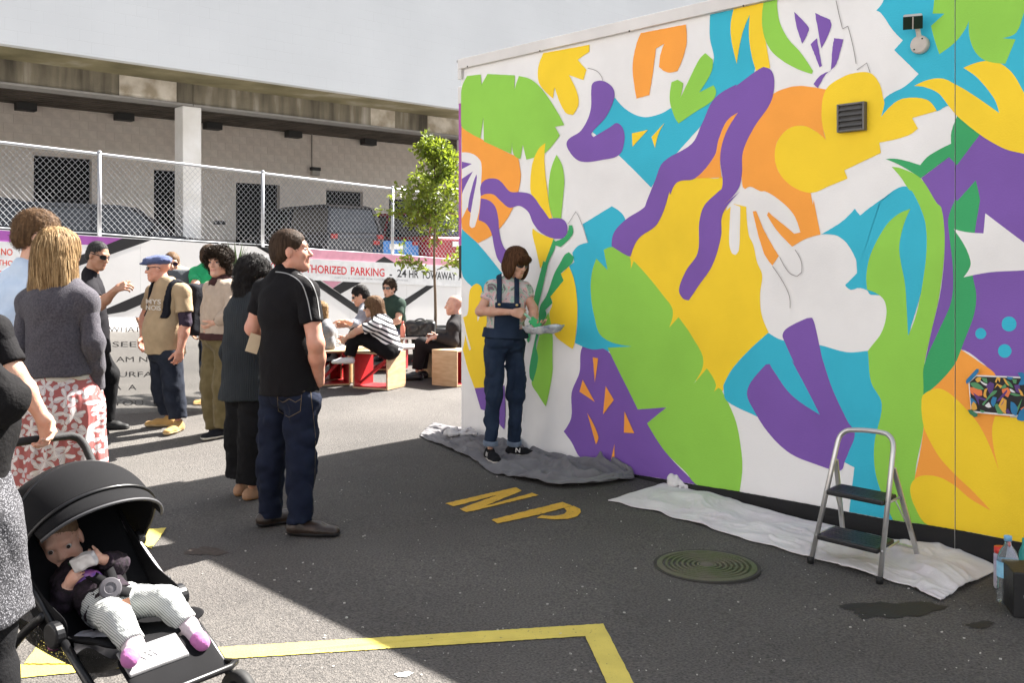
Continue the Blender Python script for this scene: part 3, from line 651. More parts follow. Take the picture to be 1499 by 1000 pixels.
wall_sheet('stripe', cj([(-20, 150), (90, 158), (740, 600), (740, 660), (-20, 130)]), M_BLK, rw, -.003)
wall_sheet('stripe', cj([(95, 161), (520, 176), (1460, 246), (1460, 302), (130, 255)]), M_PNK, rw, -.004)
wall_sheet('stripe', cj([(400, 360), (620, 370), (520, 445)]), M_PNK, rw, -.005)
wall_sheet('stripe', cj([(520, 445), (885, 219), (965, 268), (575, 485)]), M_BLK, rw, -.006)
wall_sheet('stripe', cj([(960, 575), (1030, 525), (1175, 432), (1420, 255), (1440, 290), (1235, 432), (1030, 580), (960, 632)]), M_BLK, rw, -.0065)
# parking sign board
sgn = thing('parking_sign', BP(520, 410, -.02), 'long white towaway parking sign with red and black lettering', 'sign')
q0 = cj([(40, 220), (1440, 291), (1440, 437), (40, 372)]); q = np.array(bpoly(q0, -.012)); qb = q + NB * .01
add('board', np.concatenate([q, qb]), [[0, 3, 2, 1], [4, 5, 6, 7], [0, 1, 5, 4], [1, 2, 6, 5], [2, 3, 7, 6], [3, 0, 4, 7]], mat('sign_white', (.76, .76, .75), .4), sgn)
M_RED = mat('sign_red', (.62, .02, .03), .5); M_INK = mat('sign_black', (.02, .02, .02), .5); M_GRY = mat('sign_grey', (.45, .45, .46), .5)
def sign_word(t, x0, x1, yb0, yb1, h, m, par=sgn, conv=cj, off=-.0135):
    (a, b, c) = conv([(x0, yb0), (x1, yb1), (x0, yb0 - h)]); text_on(t, BP(*a, off), BP(*b, off), BP(*c, off), m, par)
sign_word('NO', 52, 112, 316, 320, 60, M_RED); sign_word('UNAUTHORIZED', 150, 620, 322, 348, 60, M_RED); sign_word('PARKING', 648, 887, 349, 361, 58, M_RED)
sign_word('-', 922, 940, 368, 369, 58, M_INK); sign_word('24', 976, 1042, 364, 367, 55, M_INK); sign_word('HR', 1060, 1128, 369, 372, 55, M_INK); sign_word('TOWAWAY', 1147, 1393, 374, 386, 55, M_INK); sign_word('A', 1410, 1438, 387, 388, 55, M_INK)
sign_word('CARS CAN BE COLLECTED FROM: ROWE MOTORS  PH 07 578 9605', 533, 1052, 376, 395, 13, M_GRY)
sg2 = thing('tow_sign', BP(10, 400, -.02), 'white square no parking sign with stacked red words on the purple banded wall', 'sign')
q = np.array(bpoly([(-130, 346), (34, 355), (34, 440), (-130, 432)], -.012)); qb = q + NB * .01
add('board', np.concatenate([q, qb]), [[0, 3, 2, 1], [4, 5, 6, 7], [0, 1, 5, 4], [1, 2, 6, 5], [2, 3, 7, 6], [3, 0, 4, 7]], MATS['sign_white'], sg2)
idn = lambda p: p
M_RD2 = mat('sign_orange_red', (.68, .07, .03), .5)
sign_word('NO', 2, 19, 373, 374, 10, M_RD2, sg2, idn); sign_word('UNAUTHO', -34, 20, 386, 389, 8, M_RD2, sg2, idn); sign_word('PARKING', -60, 4, 402, 405, 9, M_RD2, sg2, idn)

# chain-link fence
M_GALV = mat('galvanised', (.40, .41, .43), .5, metal=.4, scale=30)
fence = thing('chain_link_fence', BP(300, 355, .1), 'galvanised chain link fence standing on the striped wall', 'fence')
FT = lambda x: 206 + .12 * x
posts = [-330, -95, 146, 385, 575, 742]; FO = .1
pl = []
for x in posts:
    a = BP(x, TOPL(x) + 3, FO); b = BP(x, FT(x) - 1, FO); pl.append((a, b))
    MB().tube([a - V3(0, 0, .06), b], .03, 12).build('post', M_GALV, fence, True)
    MB().lathe(b, [(.033, -.02), (.033, .008), (.018, .022), (0, .026)], 12).build('post_cap', M_GALV, fence, True)
MB().tube([b - V3(0, 0, .03) for a, b in pl], .024, 10).build('top_rail', M_GALV, fence, True)
for (a0, b0), (a1, b1) in zip(pl[:-1], pl[1:]):
    L = np.linalg.norm((a1 - a0)[:2]); mb = MB(); pitch = .088; e = (a1 - a0) * V3(1, 1, 0) / L
    def edge(s): t = s / L; return a0[2] + (a1[2] - a0[2]) * t + .075, b0[2] + (b1[2] - b0[2]) * t - .03
    H = b0[2] - a0[2]; k0 = -int(H / pitch) - 4; k1 = int(L / pitch) + 4
    for sg in (1, -1):
        for k in range(k0, k1 + int(H / pitch) + 4):
            s0 = k * pitch
            pts = []
            for i in range(0, 41):
                u = i / 40 * (H + .5); s = s0 + sg * u * .92; z = a0[2] - .3 + u
                if 0 <= s <= L:
                    zl, zh = edge(s)
                    if zl <= z <= zh: pts.append(V3(a0[0], a0[1], 0) + e * s + V3(0, 0, z) + NB * (.004 * sg))
            if len(pts) >= 2: mb.tube([pts[0], pts[-1]], .0025, 4, cap=False)
    mb.tube([a0 + V3(0, 0, .07), a0 * .5 + a1 * .5 + V3(0, 0, .055), a1 + V3(0, 0, .07)], .008, 6)
    mb.build('chain_link', M_GALV, fence)
# parking deck
DZ = 1.25
def bbox_(s0, s1, o0, o1, z0, z1): return PB + VB * (s0 + s1) / 2 + NB * (o0 + o1) / 2 + V3(0, 0, (z0 + z1) / 2), ((s1 - s0) / 2, (o1 - o0) / 2, (z1 - z0) / 2), (VB, NB, V3(0, 0, 1))
dk = MB().box(*bbox_(-22, 26, .21, 12, -.3, DZ)).build('parking_deck', mat('deck', (.36, .35, .33), .8, bump=.3)); dk['kind'] = 'structure'
bk = thing('parking_building', PB + NB * 4 + V3(0, 0, DZ), 'large white walled parking building with stained concrete beam and open bays', 'building')
FO_, BO_, WO_ = 2.86, 4.33, 8.42
m = mat('facade_white', (.49, .505, .52), .6, col2=(.46, .475, .49), scale=.6, bump=.0); nt = m.node_tree
tcn = [x for x in nt.nodes if x.type == 'TEX_COORD'][0]; br = nt.nodes.new('ShaderNodeTexBrick'); mp = nt.nodes.new('ShaderNodeMapping')
mp.inputs['Rotation'].default_value = (math.radians(90), 0, -math.atan2(VB[1], VB[0])); mp.vector_type = 'TEXTURE'
mp.inputs['Rotation'].default_value = (math.radians(90), 0, math.atan2(VB[1], VB[0]))
nt.links.new(tcn.outputs['Object'], mp.inputs[0]); nt.links.new(mp.outputs[0], br.inputs['Vector']); br.inputs['Scale'].default_value = 1; br.inputs['Brick Width'].default_value = .4; br.inputs['Row Height'].default_value = .2; br.inputs['Mortar Size'].default_value = .004
nz = nt.nodes.new('ShaderNodeTexNoise'); nz.inputs['Scale'].default_value = 3; nt.links.new(tcn.outputs['Object'], nz.inputs['Vector'])
bpn = nt.nodes.new('ShaderNodeBump'); bpn.inputs['Strength'].default_value = .25; bpn.inputs['Distance'].default_value = .01; bpn.invert = True
nt.links.new(mathn(nt, 'MULTIPLY', br.outputs['Fac'], nz.outputs['Fac']), bpn.inputs['Height']); nt.links.new(bpn.outputs[0], nt.nodes['Principled BSDF'].inputs['Normal'])
M_FAC = m
old = nt.nodes['Principled BSDF'].inputs['Base Color'].links[0].from_socket; n5 = nt.nodes.new('ShaderNodeTexNoise'); n5.inputs['Scale'].default_value = 1.3; n5.inputs['Detail'].default_value = 8; nt.links.new(tcn.outputs['Object'], n5.inputs['Vector'])
r5 = ramp(nt, [(.42, (0, 0, 0)), (.7, (1, 1, 1))]); nt.links.new(n5.outputs['Fac'], r5.inputs[0]); mx5 = nt.nodes.new('ShaderNodeMix'); mx5.data_type = 'RGBA'; nt.links.new(mathn(nt, 'MULTIPLY', mathn(nt, 'MULTIPLY', br.outputs['Fac'], r5.outputs[0]), .5), mx5.inputs[0]); nt.links.new(old, mx5.inputs[6]); mx5.inputs[7].default_value = (.36, .37, .38, 1); nt.links.new(mx5.outputs[2], nt.nodes['Principled BSDF'].inputs['Base Color'])
ZS = 5.21
MB().box(*bbox_(-24, 28, FO_, FO_ + .2, ZS, 11.5)).build('facade', M_FAC, bk)
MB().box(*bbox_(-24, 28, FO_ + .201, 9.2, 11.2, 11.5)).build('roof', M_FAC, bk)
def stained(name, base, dark, green, stretch):
    m = mat(name, base, .85, bump=.4, bscale=25); nt = m.node_tree; b = nt.nodes['Principled BSDF']
    tc = [x for x in nt.nodes if x.type == 'TEX_COORD'][0]
    mp = nt.nodes.new('ShaderNodeMapping'); mp.inputs['Scale'].default_value = stretch; nt.links.new(tc.outputs['Object'], mp.inputs[0])
    n1 = nt.nodes.new('ShaderNodeTexNoise'); n1.inputs['Scale'].default_value = 1; n1.inputs['Detail'].default_value = 7; nt.links.new(mp.outputs[0], n1.inputs['Vector'])
    n2 = nt.nodes.new('ShaderNodeTexNoise'); n2.inputs['Scale'].default_value = .55; n2.inputs['Detail'].default_value = 4; nt.links.new(tc.outputs['Object'], n2.inputs['Vector'])
    s = mathn(nt, 'ADD', n1.outputs['Fac'], n2.outputs['Fac'])
    r = ramp(nt, [(.32, base), (.44, green), (.62, dark)]); s2 = mathn(nt, 'MULTIPLY', s, .5); nt.links.new(s2, r.inputs[0]); nt.links.new(r.outputs[0], b.inputs['Base Color']); return m
M_BEAM = stained('stained_beam', (.36, .335, .295), (.055, .048, .037), (.18, .16, .12), (5, 5, .6)); M_SOF = stained('mossy_soffit', (.38, .355, .30), (.10, .088, .045), (.2, .175, .10), (1.2, 1.2, 1))
MB().box(*bbox_(-24, 28, FO_ + .201, BO_ - .001, ZS + .03, ZS + .2)).build('soffit', M_SOF, bk)
PS = [float((BP(x, 385, BO_) - PB) @ VB) for x in (283, )]; pil = [PS[0] + 7.6 * k for k in (-2, -1, 0, 1, 2)]
ends = [-24] + pil + [28]
M_PIL = mat('pillar_white', (.72, .71, .70), .7, col2=(.62, .6, .57), scale=2, bump=.2, bscale=30)
M_BRT = mat('bare_concrete', (.55, .51, .45), .8, col2=(.28, .24, .18), scale=3, bump=.3, bscale=25)
for a, b in zip(ends[:-1], ends[1:]):
    MB().box(*bbox_(a + .006, b - .006, BO_, BO_ + .4, 4.83, ZS + .19)).build('beam', M_BEAM, bk)
    MB().box(*bbox_(a + .006, b - .006, BO_ - .025, BO_ + .42, 4.79, 4.828)).build('beam_lip', mat('lip_grey', (.26, .25, .24), .8), bk)
for s in pil:
    bevel(MB().box(*bbox_(s - .2, s + .2, BO_ + .03, BO_ + .43, DZ - .1, 4.788)).build('pillar', M_PIL, bk), .02)
    MB().box(*bbox_(s - 1.5, s - .35, BO_ - .004, BO_ + .1, 4.835, ZS + .025)).build('beam_patch', M_BRT, bk)
    if s > 0: MB().box(*bbox_(s - 3.2, s - 2.5, BO_ - .005, BO_ + .1, 4.835, ZS + .025)).build('beam_patch', M_BRT, bk)
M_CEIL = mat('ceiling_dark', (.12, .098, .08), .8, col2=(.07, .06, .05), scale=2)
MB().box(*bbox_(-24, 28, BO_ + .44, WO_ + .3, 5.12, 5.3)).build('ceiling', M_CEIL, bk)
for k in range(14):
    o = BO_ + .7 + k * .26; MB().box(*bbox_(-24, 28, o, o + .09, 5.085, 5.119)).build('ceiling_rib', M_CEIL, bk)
# block wall with door openings
def SB(x, o): return float((BP(x, 385, o) - PB) @ VB)
doors = []
for x0, x1, yt in ((50, 135, 227), (226, 283, 248), (346, 410, 262), (478, 532, 278), (570, 640, 290), (-140, -60, 205)):
    doors.append((SB(x0, WO_), SB(x1, WO_), BP(x0, yt, WO_)[2]))
wl0, wl1, wz1 = SB(-330, WO_), SB(730, WO_), 5.11
M_BLOCK = [mat('block_%d' % i, c, .85, bump=.3, bscale=40, scale=5) for i, c in enumerate([(.76, .685, .615), (.745, .67, .60), (.77, .70, .63)])]
mort = mat('mortar', (.62, .55, .485), .9)
cuts = sorted(set([wl0, wl1] + [d[0] for d in doors] + [d[1] for d in doors]))
for a, b in zip(cuts[:-1], cuts[1:]):
    dz = [d[2] for d in doors if d[0] <= (a + b) / 2 <= d[1]]
    MB().box(*bbox_(a, b, WO_ + .005, WO_ + .25, dz[0] if dz else DZ - .05, wz1)).build('mortar_bed', mort, bk)
M_DOOR = mat('door_black', (.004, .004, .005), .7, spec=.1)
for a, b, z in doors:
    d = MB().box(*bbox_(a + .002, b - .002, WO_ + .14, WO_ + .2, DZ, z - .002)).build('door', M_DOOR, bk)
    for k in range(int((z - DZ) / .28)): MB().box(*bbox_(a + .02, b - .02, WO_ + .125, WO_ + .139, DZ + .05 + k * .28, DZ + .31 + k * .28)).build('door_slat', M_DOOR, d)
blocks = []; BH, BL = .2, .4; row = 0; z = DZ
while z < wz1 - .01:
    z1 = min(z + BH, wz1); s = wl0 - (BL / 2 if row % 2 else 0)
    while s < wl1:
        segs = [(max(s, wl0), min(s + BL, wl1))]
        for a, b, zt in doors:
            if z + .1 < zt:
                new = []
                for p, q in segs:
                    if q <= a or p >= b: new.append((p, q)); continue
                    if p < a: new.append((p, a))
                    if q > b: new.append((b, q))
                segs = new
        for p, q in segs:
            if q - p > .03: blocks.append((p, q, z, z1))
        s += BL
    z = z1; row += 1
def vis(b):
    c = PB + VB * (b[0] + b[1]) / 2 + NB * WO_; px = HX + FPX * c[0] / c[1]; py = HY - FPX * ((b[2] + b[3]) / 2 - CZ) / c[1]
    if px < -5 or px > 672 or py > FT(px) + 40: return 1e9
    return c[1]
blocks.sort(key=vis); bcache = {}
rest = MB()
for i, (p, q, z, z1) in enumerate(blocks):
    g = .0025
    if i < 300:
        L = round(q - p, 3); key = (L, round(z1 - z, 3), i % 3); c = PB + VB * (p + q) / 2 + NB * (WO_ + .02) + V3(0, 0, (z + z1) / 2)
        if key not in bcache:
            o = MB().box((0, 0, 0), (L / 2 - g, .02, (z1 - z) / 2 - g), (VB, NB, V3(0, 0, 1))); me = bpy.data.meshes.new('block'); me.from_pydata(np.concatenate(o.v).tolist(), [], o.f); me.materials.append(M_BLOCK[i % 3]); bcache[key] = me
        ob = link(bpy.data.objects.new('block', bcache[key])); ob.parent = bk; ob.location = Vector(c - ORG[bk.name])
    else: rest.box(*bbox_(p + g, q - g, WO_, WO_ + .04, z + g, z1 - g))
rest.build('blockwork', M_BLOCK[0], bk, kind='stuff')
# small fixtures under the ceiling
M_FIX = mat('fixture_dark', (.035, .035, .035), .6)
for x, y in ((38, 153), (182, 168), (312, 183), (430, 196), (540, 207)):
    c = BP(x, y, WO_ - .25); MB().box(V3(c[0], c[1], 5.0), (.2, .12, .085), (VB, NB, V3(0, 0, 1))).build('ceiling_fixture', M_FIX, bk)
lc = BP(462, 251, WO_ - .06)
wlm = MB().box(lc + V3(0, 0, .07), (.14, .07, .045), (VB, NB, V3(0, 0, 1))).build('wall_lamp', M_FIX, bk); bevel(wlm, .01)
bevel(MB().box(lc - V3(0, 0, .04), (.12, .055, .065), (VB, NB, V3(0, 0, 1))).build('lamp_glass', mat('lamp_glass', (.4, .38, .34), .2), wlm), .015)
MB().tube([BP(457, 195, WO_ - .02), BP(457, 245, WO_ - .02)], .018, 6).build('conduit', mat('conduit', (.3, .27, .24), .7), bk)
MB().box(BP(322, 326, WO_ - .01), (.16, .012, .05), (VB, NB, V3(0, 0, 1))).build('wall_plate', M_FIX, bk)
# unseen building added across the lane: its pale wall returns light onto the mural
OD = 14.5; oc = PW + NW * OD + UW * 2.5; M_OPP = mat('render_buff', (.44, .43, .425), .8, col2=(.38, .37, .365), scale=1, bump=.2)
AXO = (UW, NW, V3(0, 0, 1)); ob_ = link(bpy.data.objects.new('unseen_building', None)); ob_.location = Vector(oc); ORG[ob_.name] = oc; ob_['kind'] = 'structure'
xs = [-16 + 4 * k for k in range(9)]
MB().box(oc + NW * 1.2 + V3(0, 0, 3.6), (18, 1., 3.6), AXO).build('core', M_OPP, ob_)
for z0, z1 in ((0, 1.0), (2.6, 4.2), (5.8, 7.4)): MB().box(oc + NW * .09 + V3(0, 0, (z0 + z1) / 2), (18, .1, (z1 - z0) / 2), AXO).build('wall_band', M_OPP, ob_)
for z0, z1 in ((1.0, 2.6), (4.2, 5.8)):
    for k in range(9):
        x0 = -18 + 4 * k; MB().box(oc + UW * (x0 + 1.3) + NW * .09 + V3(0, 0, (z0 + z1) / 2), (1.3, .1, (z1 - z0) / 2), AXO).build('pier', M_OPP, ob_)
        w_ = MB().box(oc + UW * (x0 + 3.3) + NW * .15 + V3(0, 0, (z0 + z1) / 2), (.7, .02, (z1 - z0) / 2), AXO).build('window', mat('window_glass', (.03, .035, .04), .08, spec=.6), ob_)
# ================================================================ PEOPLE: builder
def nrm(v): v = np.asarray(v, float); return v / (np.linalg.norm(v) + 1e-9)
def skinmat(name, col):
    m = mat(name, col, .5, col2=tuple(c * f for c, f in zip(col, (.93, .82, .78))), scale=22, bump=.12, bscale=160, spec=.35)
    b = m.node_tree.nodes['Principled BSDF']; b.inputs['Subsurface Weight'].default_value = .12; b.inputs['Subsurface Radius'].default_value = (.012, .005, .003)
    return m
SK_F = skinmat('skin_fair', (.56, .33, .235)); SK_M = skinmat('skin_tan', (.43, .235, .155)); SK_R = skinmat('skin_ruddy', (.54, .28, .2)); SK_B = skinmat('skin_baby', (.62, .37, .28)); SK_O = skinmat('skin_olive', (.36, .2, .13))
def cloth(name, col, col2=None, rough=.85, bump=.35, bscale=90, scale=14, **k): return mat(name, col, rough, col2=col2, scale=scale, bump=bump, bscale=bscale, sheen=.1 if max(col) > .05 else 0., spec=.15, **k)
def hairmat(name, col, col2, stretch=(60, 60, 6)):
    m = mat(name, col, .62, col2=col2, scale=1.6, bump=.4, bscale=2.2, spec=.12, stretch=stretch); return m
M_GLASS = mat('sunglass_black', (.01, .01, .012), .12, spec=.6)
class P:
    def __init__(s, x, y, dd=0.): s.x, s.y, s.dd = x, y, dd
class Fig:
    def __init__(s, label, foot, H, face, kp, group=None, bulk=1., vox=.010, hs=1., depth=None, fem=False, look=None, hup=(0, 0, 1)):
        if depth is None: s.B = G(*foot)
        else: s.B = W(foot[0], foot[1], depth); s.B[2] = float(gz(s.B[0], s.B[1]))
        s.d = s.B[1]; s.S = H / 1.78; s.b = bulk; s.vox = vox; s.hs = hs; s.fem = fem
        f = nrm((face[0], face[1], 0)); s.f = f; s.r = V3(f[1], -f[0], 0)
        sw = .165 if fem else .19
        D = dict(pelvis=(0, 0, .95), chest=(0, -.005, 1.28), neck=(0, -.02, 1.49), head=(0, .025, 1.655), shL=(-sw, -.01, 1.425), shR=(sw, -.01, 1.425),
                 elL=(-sw - .06, -.03, 1.13), elR=(sw + .06, -.03, 1.13), wrL=(-sw - .07, .06, .88), wrR=(sw + .07, .06, .88),
                 hipL=(-.09, 0, .9), hipR=(.09, 0, .9), knL=(-.1, .02, .5), knR=(.1, .02, .5), anL=(-.11, -.02, .085), anR=(.11, -.02, .085), toeL=(-.135, .15, .03), toeR=(.135, .15, .03))
        D.update(kp); s.j = {}
        for k, v in D.items():
            if isinstance(v, P): s.j[k] = W(v.x, v.y, s.d + v.dd)
            elif isinstance(v, np.ndarray): s.j[k] = v
            else: s.j[k] = s.B + s.S * (v[0] * s.r + v[1] * s.f + v[2] * V3(0, 0, 1))
        for q in ('shL', 'shR'): s.j[q] = s.j[q] - V3(0, 0, .024 * s.S)
        s.t = thing('person', s.B, label, 'person', group)
        j = s.j; up = nrm(j['chest'] - j['pelvis']); r = nrm(j['shR'] - j['shL']); fw = nrm(np.cross(up, r)); r = np.cross(fw, up); s.R = np.array([r, fw, up])
        lk = nrm(look if look is not None else (*face, 0)); hu = nrm(hup); hr = nrm(np.cross(lk, hu)); hu = np.cross(hr, lk); s.HR = np.array([hr, lk, hu]); s.hsc = s.S * hs
        s.seed = len(ORG); s.under = 0.
    def h(s, x, y, z): return s.j['head'] + s.hsc * (x * s.HR[0] + y * s.HR[1] + z * s.HR[2])
    def he(s, c, r, k=.012, sub=False): return EL(s.h(*c), np.array(r) * s.hsc, s.HR, k * s.hsc, sub)
    def hr(s, a, b, ra, rb, k=.012): return RC(s.h(*a), s.h(*b), ra * s.hsc, rb * s.hsc, k * s.hsc)
    def head_prims(s, baby=False):
        fm = .93 if s.fem else 1.
        p = [s.he((0, -.014, .036), (.077, .098, .086), .02), s.he((0, .028, -.028), (.060 * fm, .066, .082), .03), s.hr((0, .066, -.094), (0, .06, -.09), .022 * fm, .02, .03)]
        for q in (-1, 1):
            p += [s.hr((q * .048 * fm, .0, -.06), (q * .012, .062, -.096), .02, .02, .03), s.he((q * .036, .062, -.022), (.024, .022, .02), .02)]
            p += [s.he((q * .077, -.008, -.008), (.009, .019, .031), .008)]
            if baby: p.append(s.he((q * .036, .045, -.05), (.034, .036, .036), .02))
        p += [s.hr((-.034, .078, .026), (.034, .078, .026), .013, .013, .02), ] + ([s.hr((0, .086, .0), (0, .099, -.026), .008, .0115, .012), s.hr((-.009, .092, -.029), (.009, .092, -.029), .0085, .0085, .008)] if baby else [s.hr((0, .086, .014), (0, .110, -.030), .008, .0125, .012), s.hr((-.011, .096, -.034), (.011, .096, -.034), .009, .009, .008)])
        p += [s.hr((-.017, .090, -.056), (.017, .090, -.056), .0075, .0075, .008), s.hr((-.014, .088, -.068), (.014, .088, -.068), .0085, .0085, .008)]
        for q in (-1, 1): p.append(s.he((q * .032, .096, .004), (.015, .016, .009), .012, sub=True))
        p.append(RC(s.j['neck'] - s.R[2] * .04 * s.S, s.h(0, -.018, -.06), .062 * s.S * s.b * (.85 if s.fem else 1), .054 * s.hsc * (.85 if s.fem else 1), .03 * s.S))
        return p
    def hand_prims(s, side, spec):
        d, n, curl = nrm(spec[0]), spec[1], spec[2]; n = nrm(n - d * np.dot(n, d)); sc = s.S * (.9 if s.fem else 1.) * (spec[3] if len(spec) > 3 else 1)
        t = np.cross(d, n) * (1 if side == 'R' else -1); w = s.j['wr' + side]; p = []
        kn = [(.034, .078), (.012, .086), (-.011, .083), (-.032, .074)]; ln = [.92, 1.05, .97, .76]
        for i, ((a, b), l) in enumerate(zip(kn, ln)):
            k0 = w + sc * (t * a + d * b); p.append(RC(w + sc * (t * a * .6 + d * .01), k0, .016 * sc, .0125 * sc, .014 * sc, w=n, sq=1.))
            cur = k0; ang = curl * .55
            for m, L in enumerate((.043, .027, .022)):
                ang += curl * (.55 if m == 0 else 1.0) * .6
                dd = d * math.cos(ang) + n * math.sin(ang) + t * (a * (.8 if curl < .8 else -.2)); dd = nrm(dd); nx = cur + dd * L * l * sc
                p.append(RC(cur, nx, (.0098 - .001 * m) * sc, (.0092 - .0011 * m) * sc, .004 * sc)); cur = nx
        t0 = w + sc * (t * .026 + d * .022); dt = nrm(d * .62 + t * .66 + n * .38); t1 = t0 + dt * .042 * sc; dt2 = nrm(d * .86 + t * .28 + n * (.3 + .3 * curl)); t2 = t1 + dt2 * .033 * sc; t3 = t2 + nrm(dt2 + n * .25) * .026 * sc
        p += [RC(t0, t1, .0165 * sc, .0125 * sc, .012 * sc), RC(t1, t2, .0115 * sc, .0105 * sc, .004 * sc), RC(t2, t3, .0105 * sc, .0085 * sc, .004 * sc)]
        return p
    def torso(s, inf=0., belly=0.):
        j, S_, b = s.j, s.S, s.b; fe = .92 if s.fem else 1; R = s.R; mid = (j['pelvis'] + j['chest']) / 2; e = lambda c, r, k=.06: EL(c, np.array(r) * S_ * b + inf, R, k * S_)
        p = [e(j['pelvis'], (.168, .125, .12)), e(mid, (.145 * fe, .108, .17)), e(j['chest'] + R[2] * .02 * S_, (.165 * fe, .118, .19))]
        p += [RC(j['shL'], j['shR'], .05 * S_ * b + inf, .05 * S_ * b + inf, .05 * S_)]
        for q in 'LR': p.append(RC(j['neck'] - R[2] * .01, j['sh' + q] + R[2] * .004, .048 * S_ * b + inf, .044 * S_ * b + inf, .05 * S_))
        if s.fem: 
            for q in (-1, 1): p.append(EL(j['chest'] + R[0] * .075 * q * S_ + R[1] * .085 * S_ + R[2] * .0, np.array((.062, .055, .06)) * S_ + inf, R, .05))
        if belly: p.append(EL(mid + R[1] * .05 * S_, np.array((.145, .11, .16)) * S_ * b * belly + inf, R, .06 * S_))
        return p
    def arm(s, q, inf=0., frac=2., k=.03):
        j, S_ = s.j, s.S * s.b * (.86 if s.fem else 1); a, b, c = j['sh' + q], j['el' + q], j['wr' + q]; p = []
        if frac <= 1: return [RC(a, a + (b - a) * frac, .057 * S_ + inf * .8, .050 * S_ + inf * 1.2, k, cap=True)]
        p.append(RC(a, b, .056 * S_ + inf, .043 * S_ + inf, k))
        e = b + (c - b) * min(frac - 1, 1)
        p.append(RC(b, b + (c - b) * .35 if frac >= 2 else e, .043 * S_ + inf, (.044 if frac >= 2 else .04) * S_ + inf, k, cap=frac < 2))
        if frac >= 2: p.append(RC(b + (c - b) * .35, c, .043 * S_ + inf, .029 * S_ + inf, k))
        return p
    def sleeve(s, q, frac, inf): 
        j, S_ = s.j, s.S * s.b * (.86 if s.fem else 1); a, b, c = j['sh' + q], j['el' + q], j['wr' + q]
        if frac <= 1: return s.arm(q, inf, frac)
        e = b + (c - b) * (frac - 1); m = b + (e - b) * .5
        return [RC(a, b, .054 * S_ + inf * .8, .047 * S_ + inf, .03), RC(b, m, .048 * S_ + inf, .044 * S_ + inf, .03), RC(m, e, .044 * S_ + inf, .038 * S_ + inf, .02, cap=True)]
    def leg(s, q, inf=0.):
        j, S_ = s.j, s.S * s.b; h, k, a = j['hip' + q], j['kn' + q], j['an' + q]
        return [RC(h, k, .088 * S_ + inf, .058 * S_ + inf, .05), RC(k, k + (a - k) * .35, .056 * S_ + inf, .057 * S_ + inf, .03), RC(k + (a - k) * .35, a, .055 * S_ + inf, .037 * S_ + inf, .03)]
    def body(s, skin, hands={}, fine=.0055, hair=None, head=True, baby=False):
        v = s.vox * 1.25; ms = []
        pr = s.torso(-.014) + s.arm('L', s.under) + s.arm('R', s.under) + s.leg('L', -.012) + s.leg('R', -.012)
        pr.append(RC(s.j['neck'] - s.R[2] * .06 * s.S, s.h(0, -.018, -.06), .056 * s.S * s.b * (.85 if s.fem else 1), .052 * s.hsc * (.85 if s.fem else 1), .03))
        ms.append(sdf(pr, v))
        if head: ms.append(sdf(s.head_prims(baby), fine * s.hsc))
        for q in 'LR':
            sp = hands.get(q)
            if sp is None: sp = (nrm(nrm(s.j['wr' + q] - s.j['el' + q]) + s.R[1] * .1), -s.R[0] * (1 if q == 'R' else -1), .5)
            if sp == 0: continue
            w = s.j['wr' + q]; e = w + (s.j['el' + q] - w) * .3; S_ = s.S * s.b * (.86 if s.fem else 1)
            ms.append(sdf(s.hand_prims(q, sp) + [RC(e, w + nrm(sp[0]) * .015, .0335 * S_, .027 * S_, .02)], max(.0042, fine * .85) * min(1, s.S * 1.2)))
        vv, ff = join(ms); s.bo = add('body', vv, ff, skin, s.t, True); return s
    def face_parts(s, browmat, lip=None, eyes=True, brow=True):
        if eyes:
            for q in (-1, 1):
                e = MB().lathe(s.h(q * .032, .0765, .004), [(.0, -.0125), (.009, -.009), (.0125, 0), (.009, .009), (0, .0125)], 12, s.HR * s.hsc, cap=False).build('eye', mat('eye_white', (.42, .39, .37), .3), s.t, True)
                MB().lathe(s.h(q * .032, .083, .004), [(0.0075, 0), (.0068, .005), (0, .0068)], 12, np.array([s.HR[0], s.HR[2], s.HR[1]]) * s.hsc, cap=False).build('iris', mat('iris_dark', (.02, .013, .01), .2), e, True)
                if brow: sdf_add('eyebrow', [s.hr((q * .014, .093, .025), (q * .034, .088, .031), .0045, .0042, .002), s.hr((q * .034, .088, .031), (q * .052, .072, .024), .0042, .0025, .002)], .0026 * s.hsc, browmat, s.t)
        if lip: sdf_add('lips', [s.hr((-.016, .0915, -.058), (.016, .0915, -.058), .0062, .0062, .004), s.hr((-.013, .0905, -.067), (.013, .0905, -.067), .007, .007, .004)], .003 * s.hsc, lip, s.t)
        return s
    def glasses(s, m=M_GLASS, big=1.):
        g = thing0 = None; mb = MB()
        for q in (-1, 1):
            pts = []; 
            for k in range(16):
                a = 2 * math.pi * k / 16; pts.append((q * .034 + .027 * big * math.cos(a) * (1 if abs(math.cos(a)) < .95 else 1.02), .021 * big * math.copysign(abs(math.sin(a)) ** .7, math.sin(a))))
            fr = [s.h(x, .103 - .9 * x * x * 8, .004 + z) for x, z in pts]; bk = [s.h(x, .098 - .9 * x * x * 8, .004 + z) for x, z in pts]
            v = fr + bk; n = 16; f = [list(range(n)), list(range(n, 2 * n))[::-1]] + [[k, (k + 1) % n, n + (k + 1) % n, n + k] for k in range(n)]
            mb.raw(v, f)
            mb.tube([s.h(q * .058, .076, .012), s.h(q * .076, .04, .014), s.h(q * .082, -.01, .012), s.h(q * .08, -.03, .0)], .0038 * s.hsc, 6)
        mb.tube([s.h(-.012, .102, .01), s.h(0, .106, .012), s.h(.012, .102, .01)], .003 * s.hsc, 6)
        mb.build('sunglasses', m, s.t, label=None); return s
    def hair(s, prims, m, disp=None, vox=.006, cuts=(), name='hair'):
        return sdf_add(name, prims, vox * s.hsc, m, s.t, disp=disp, cuts=cuts)
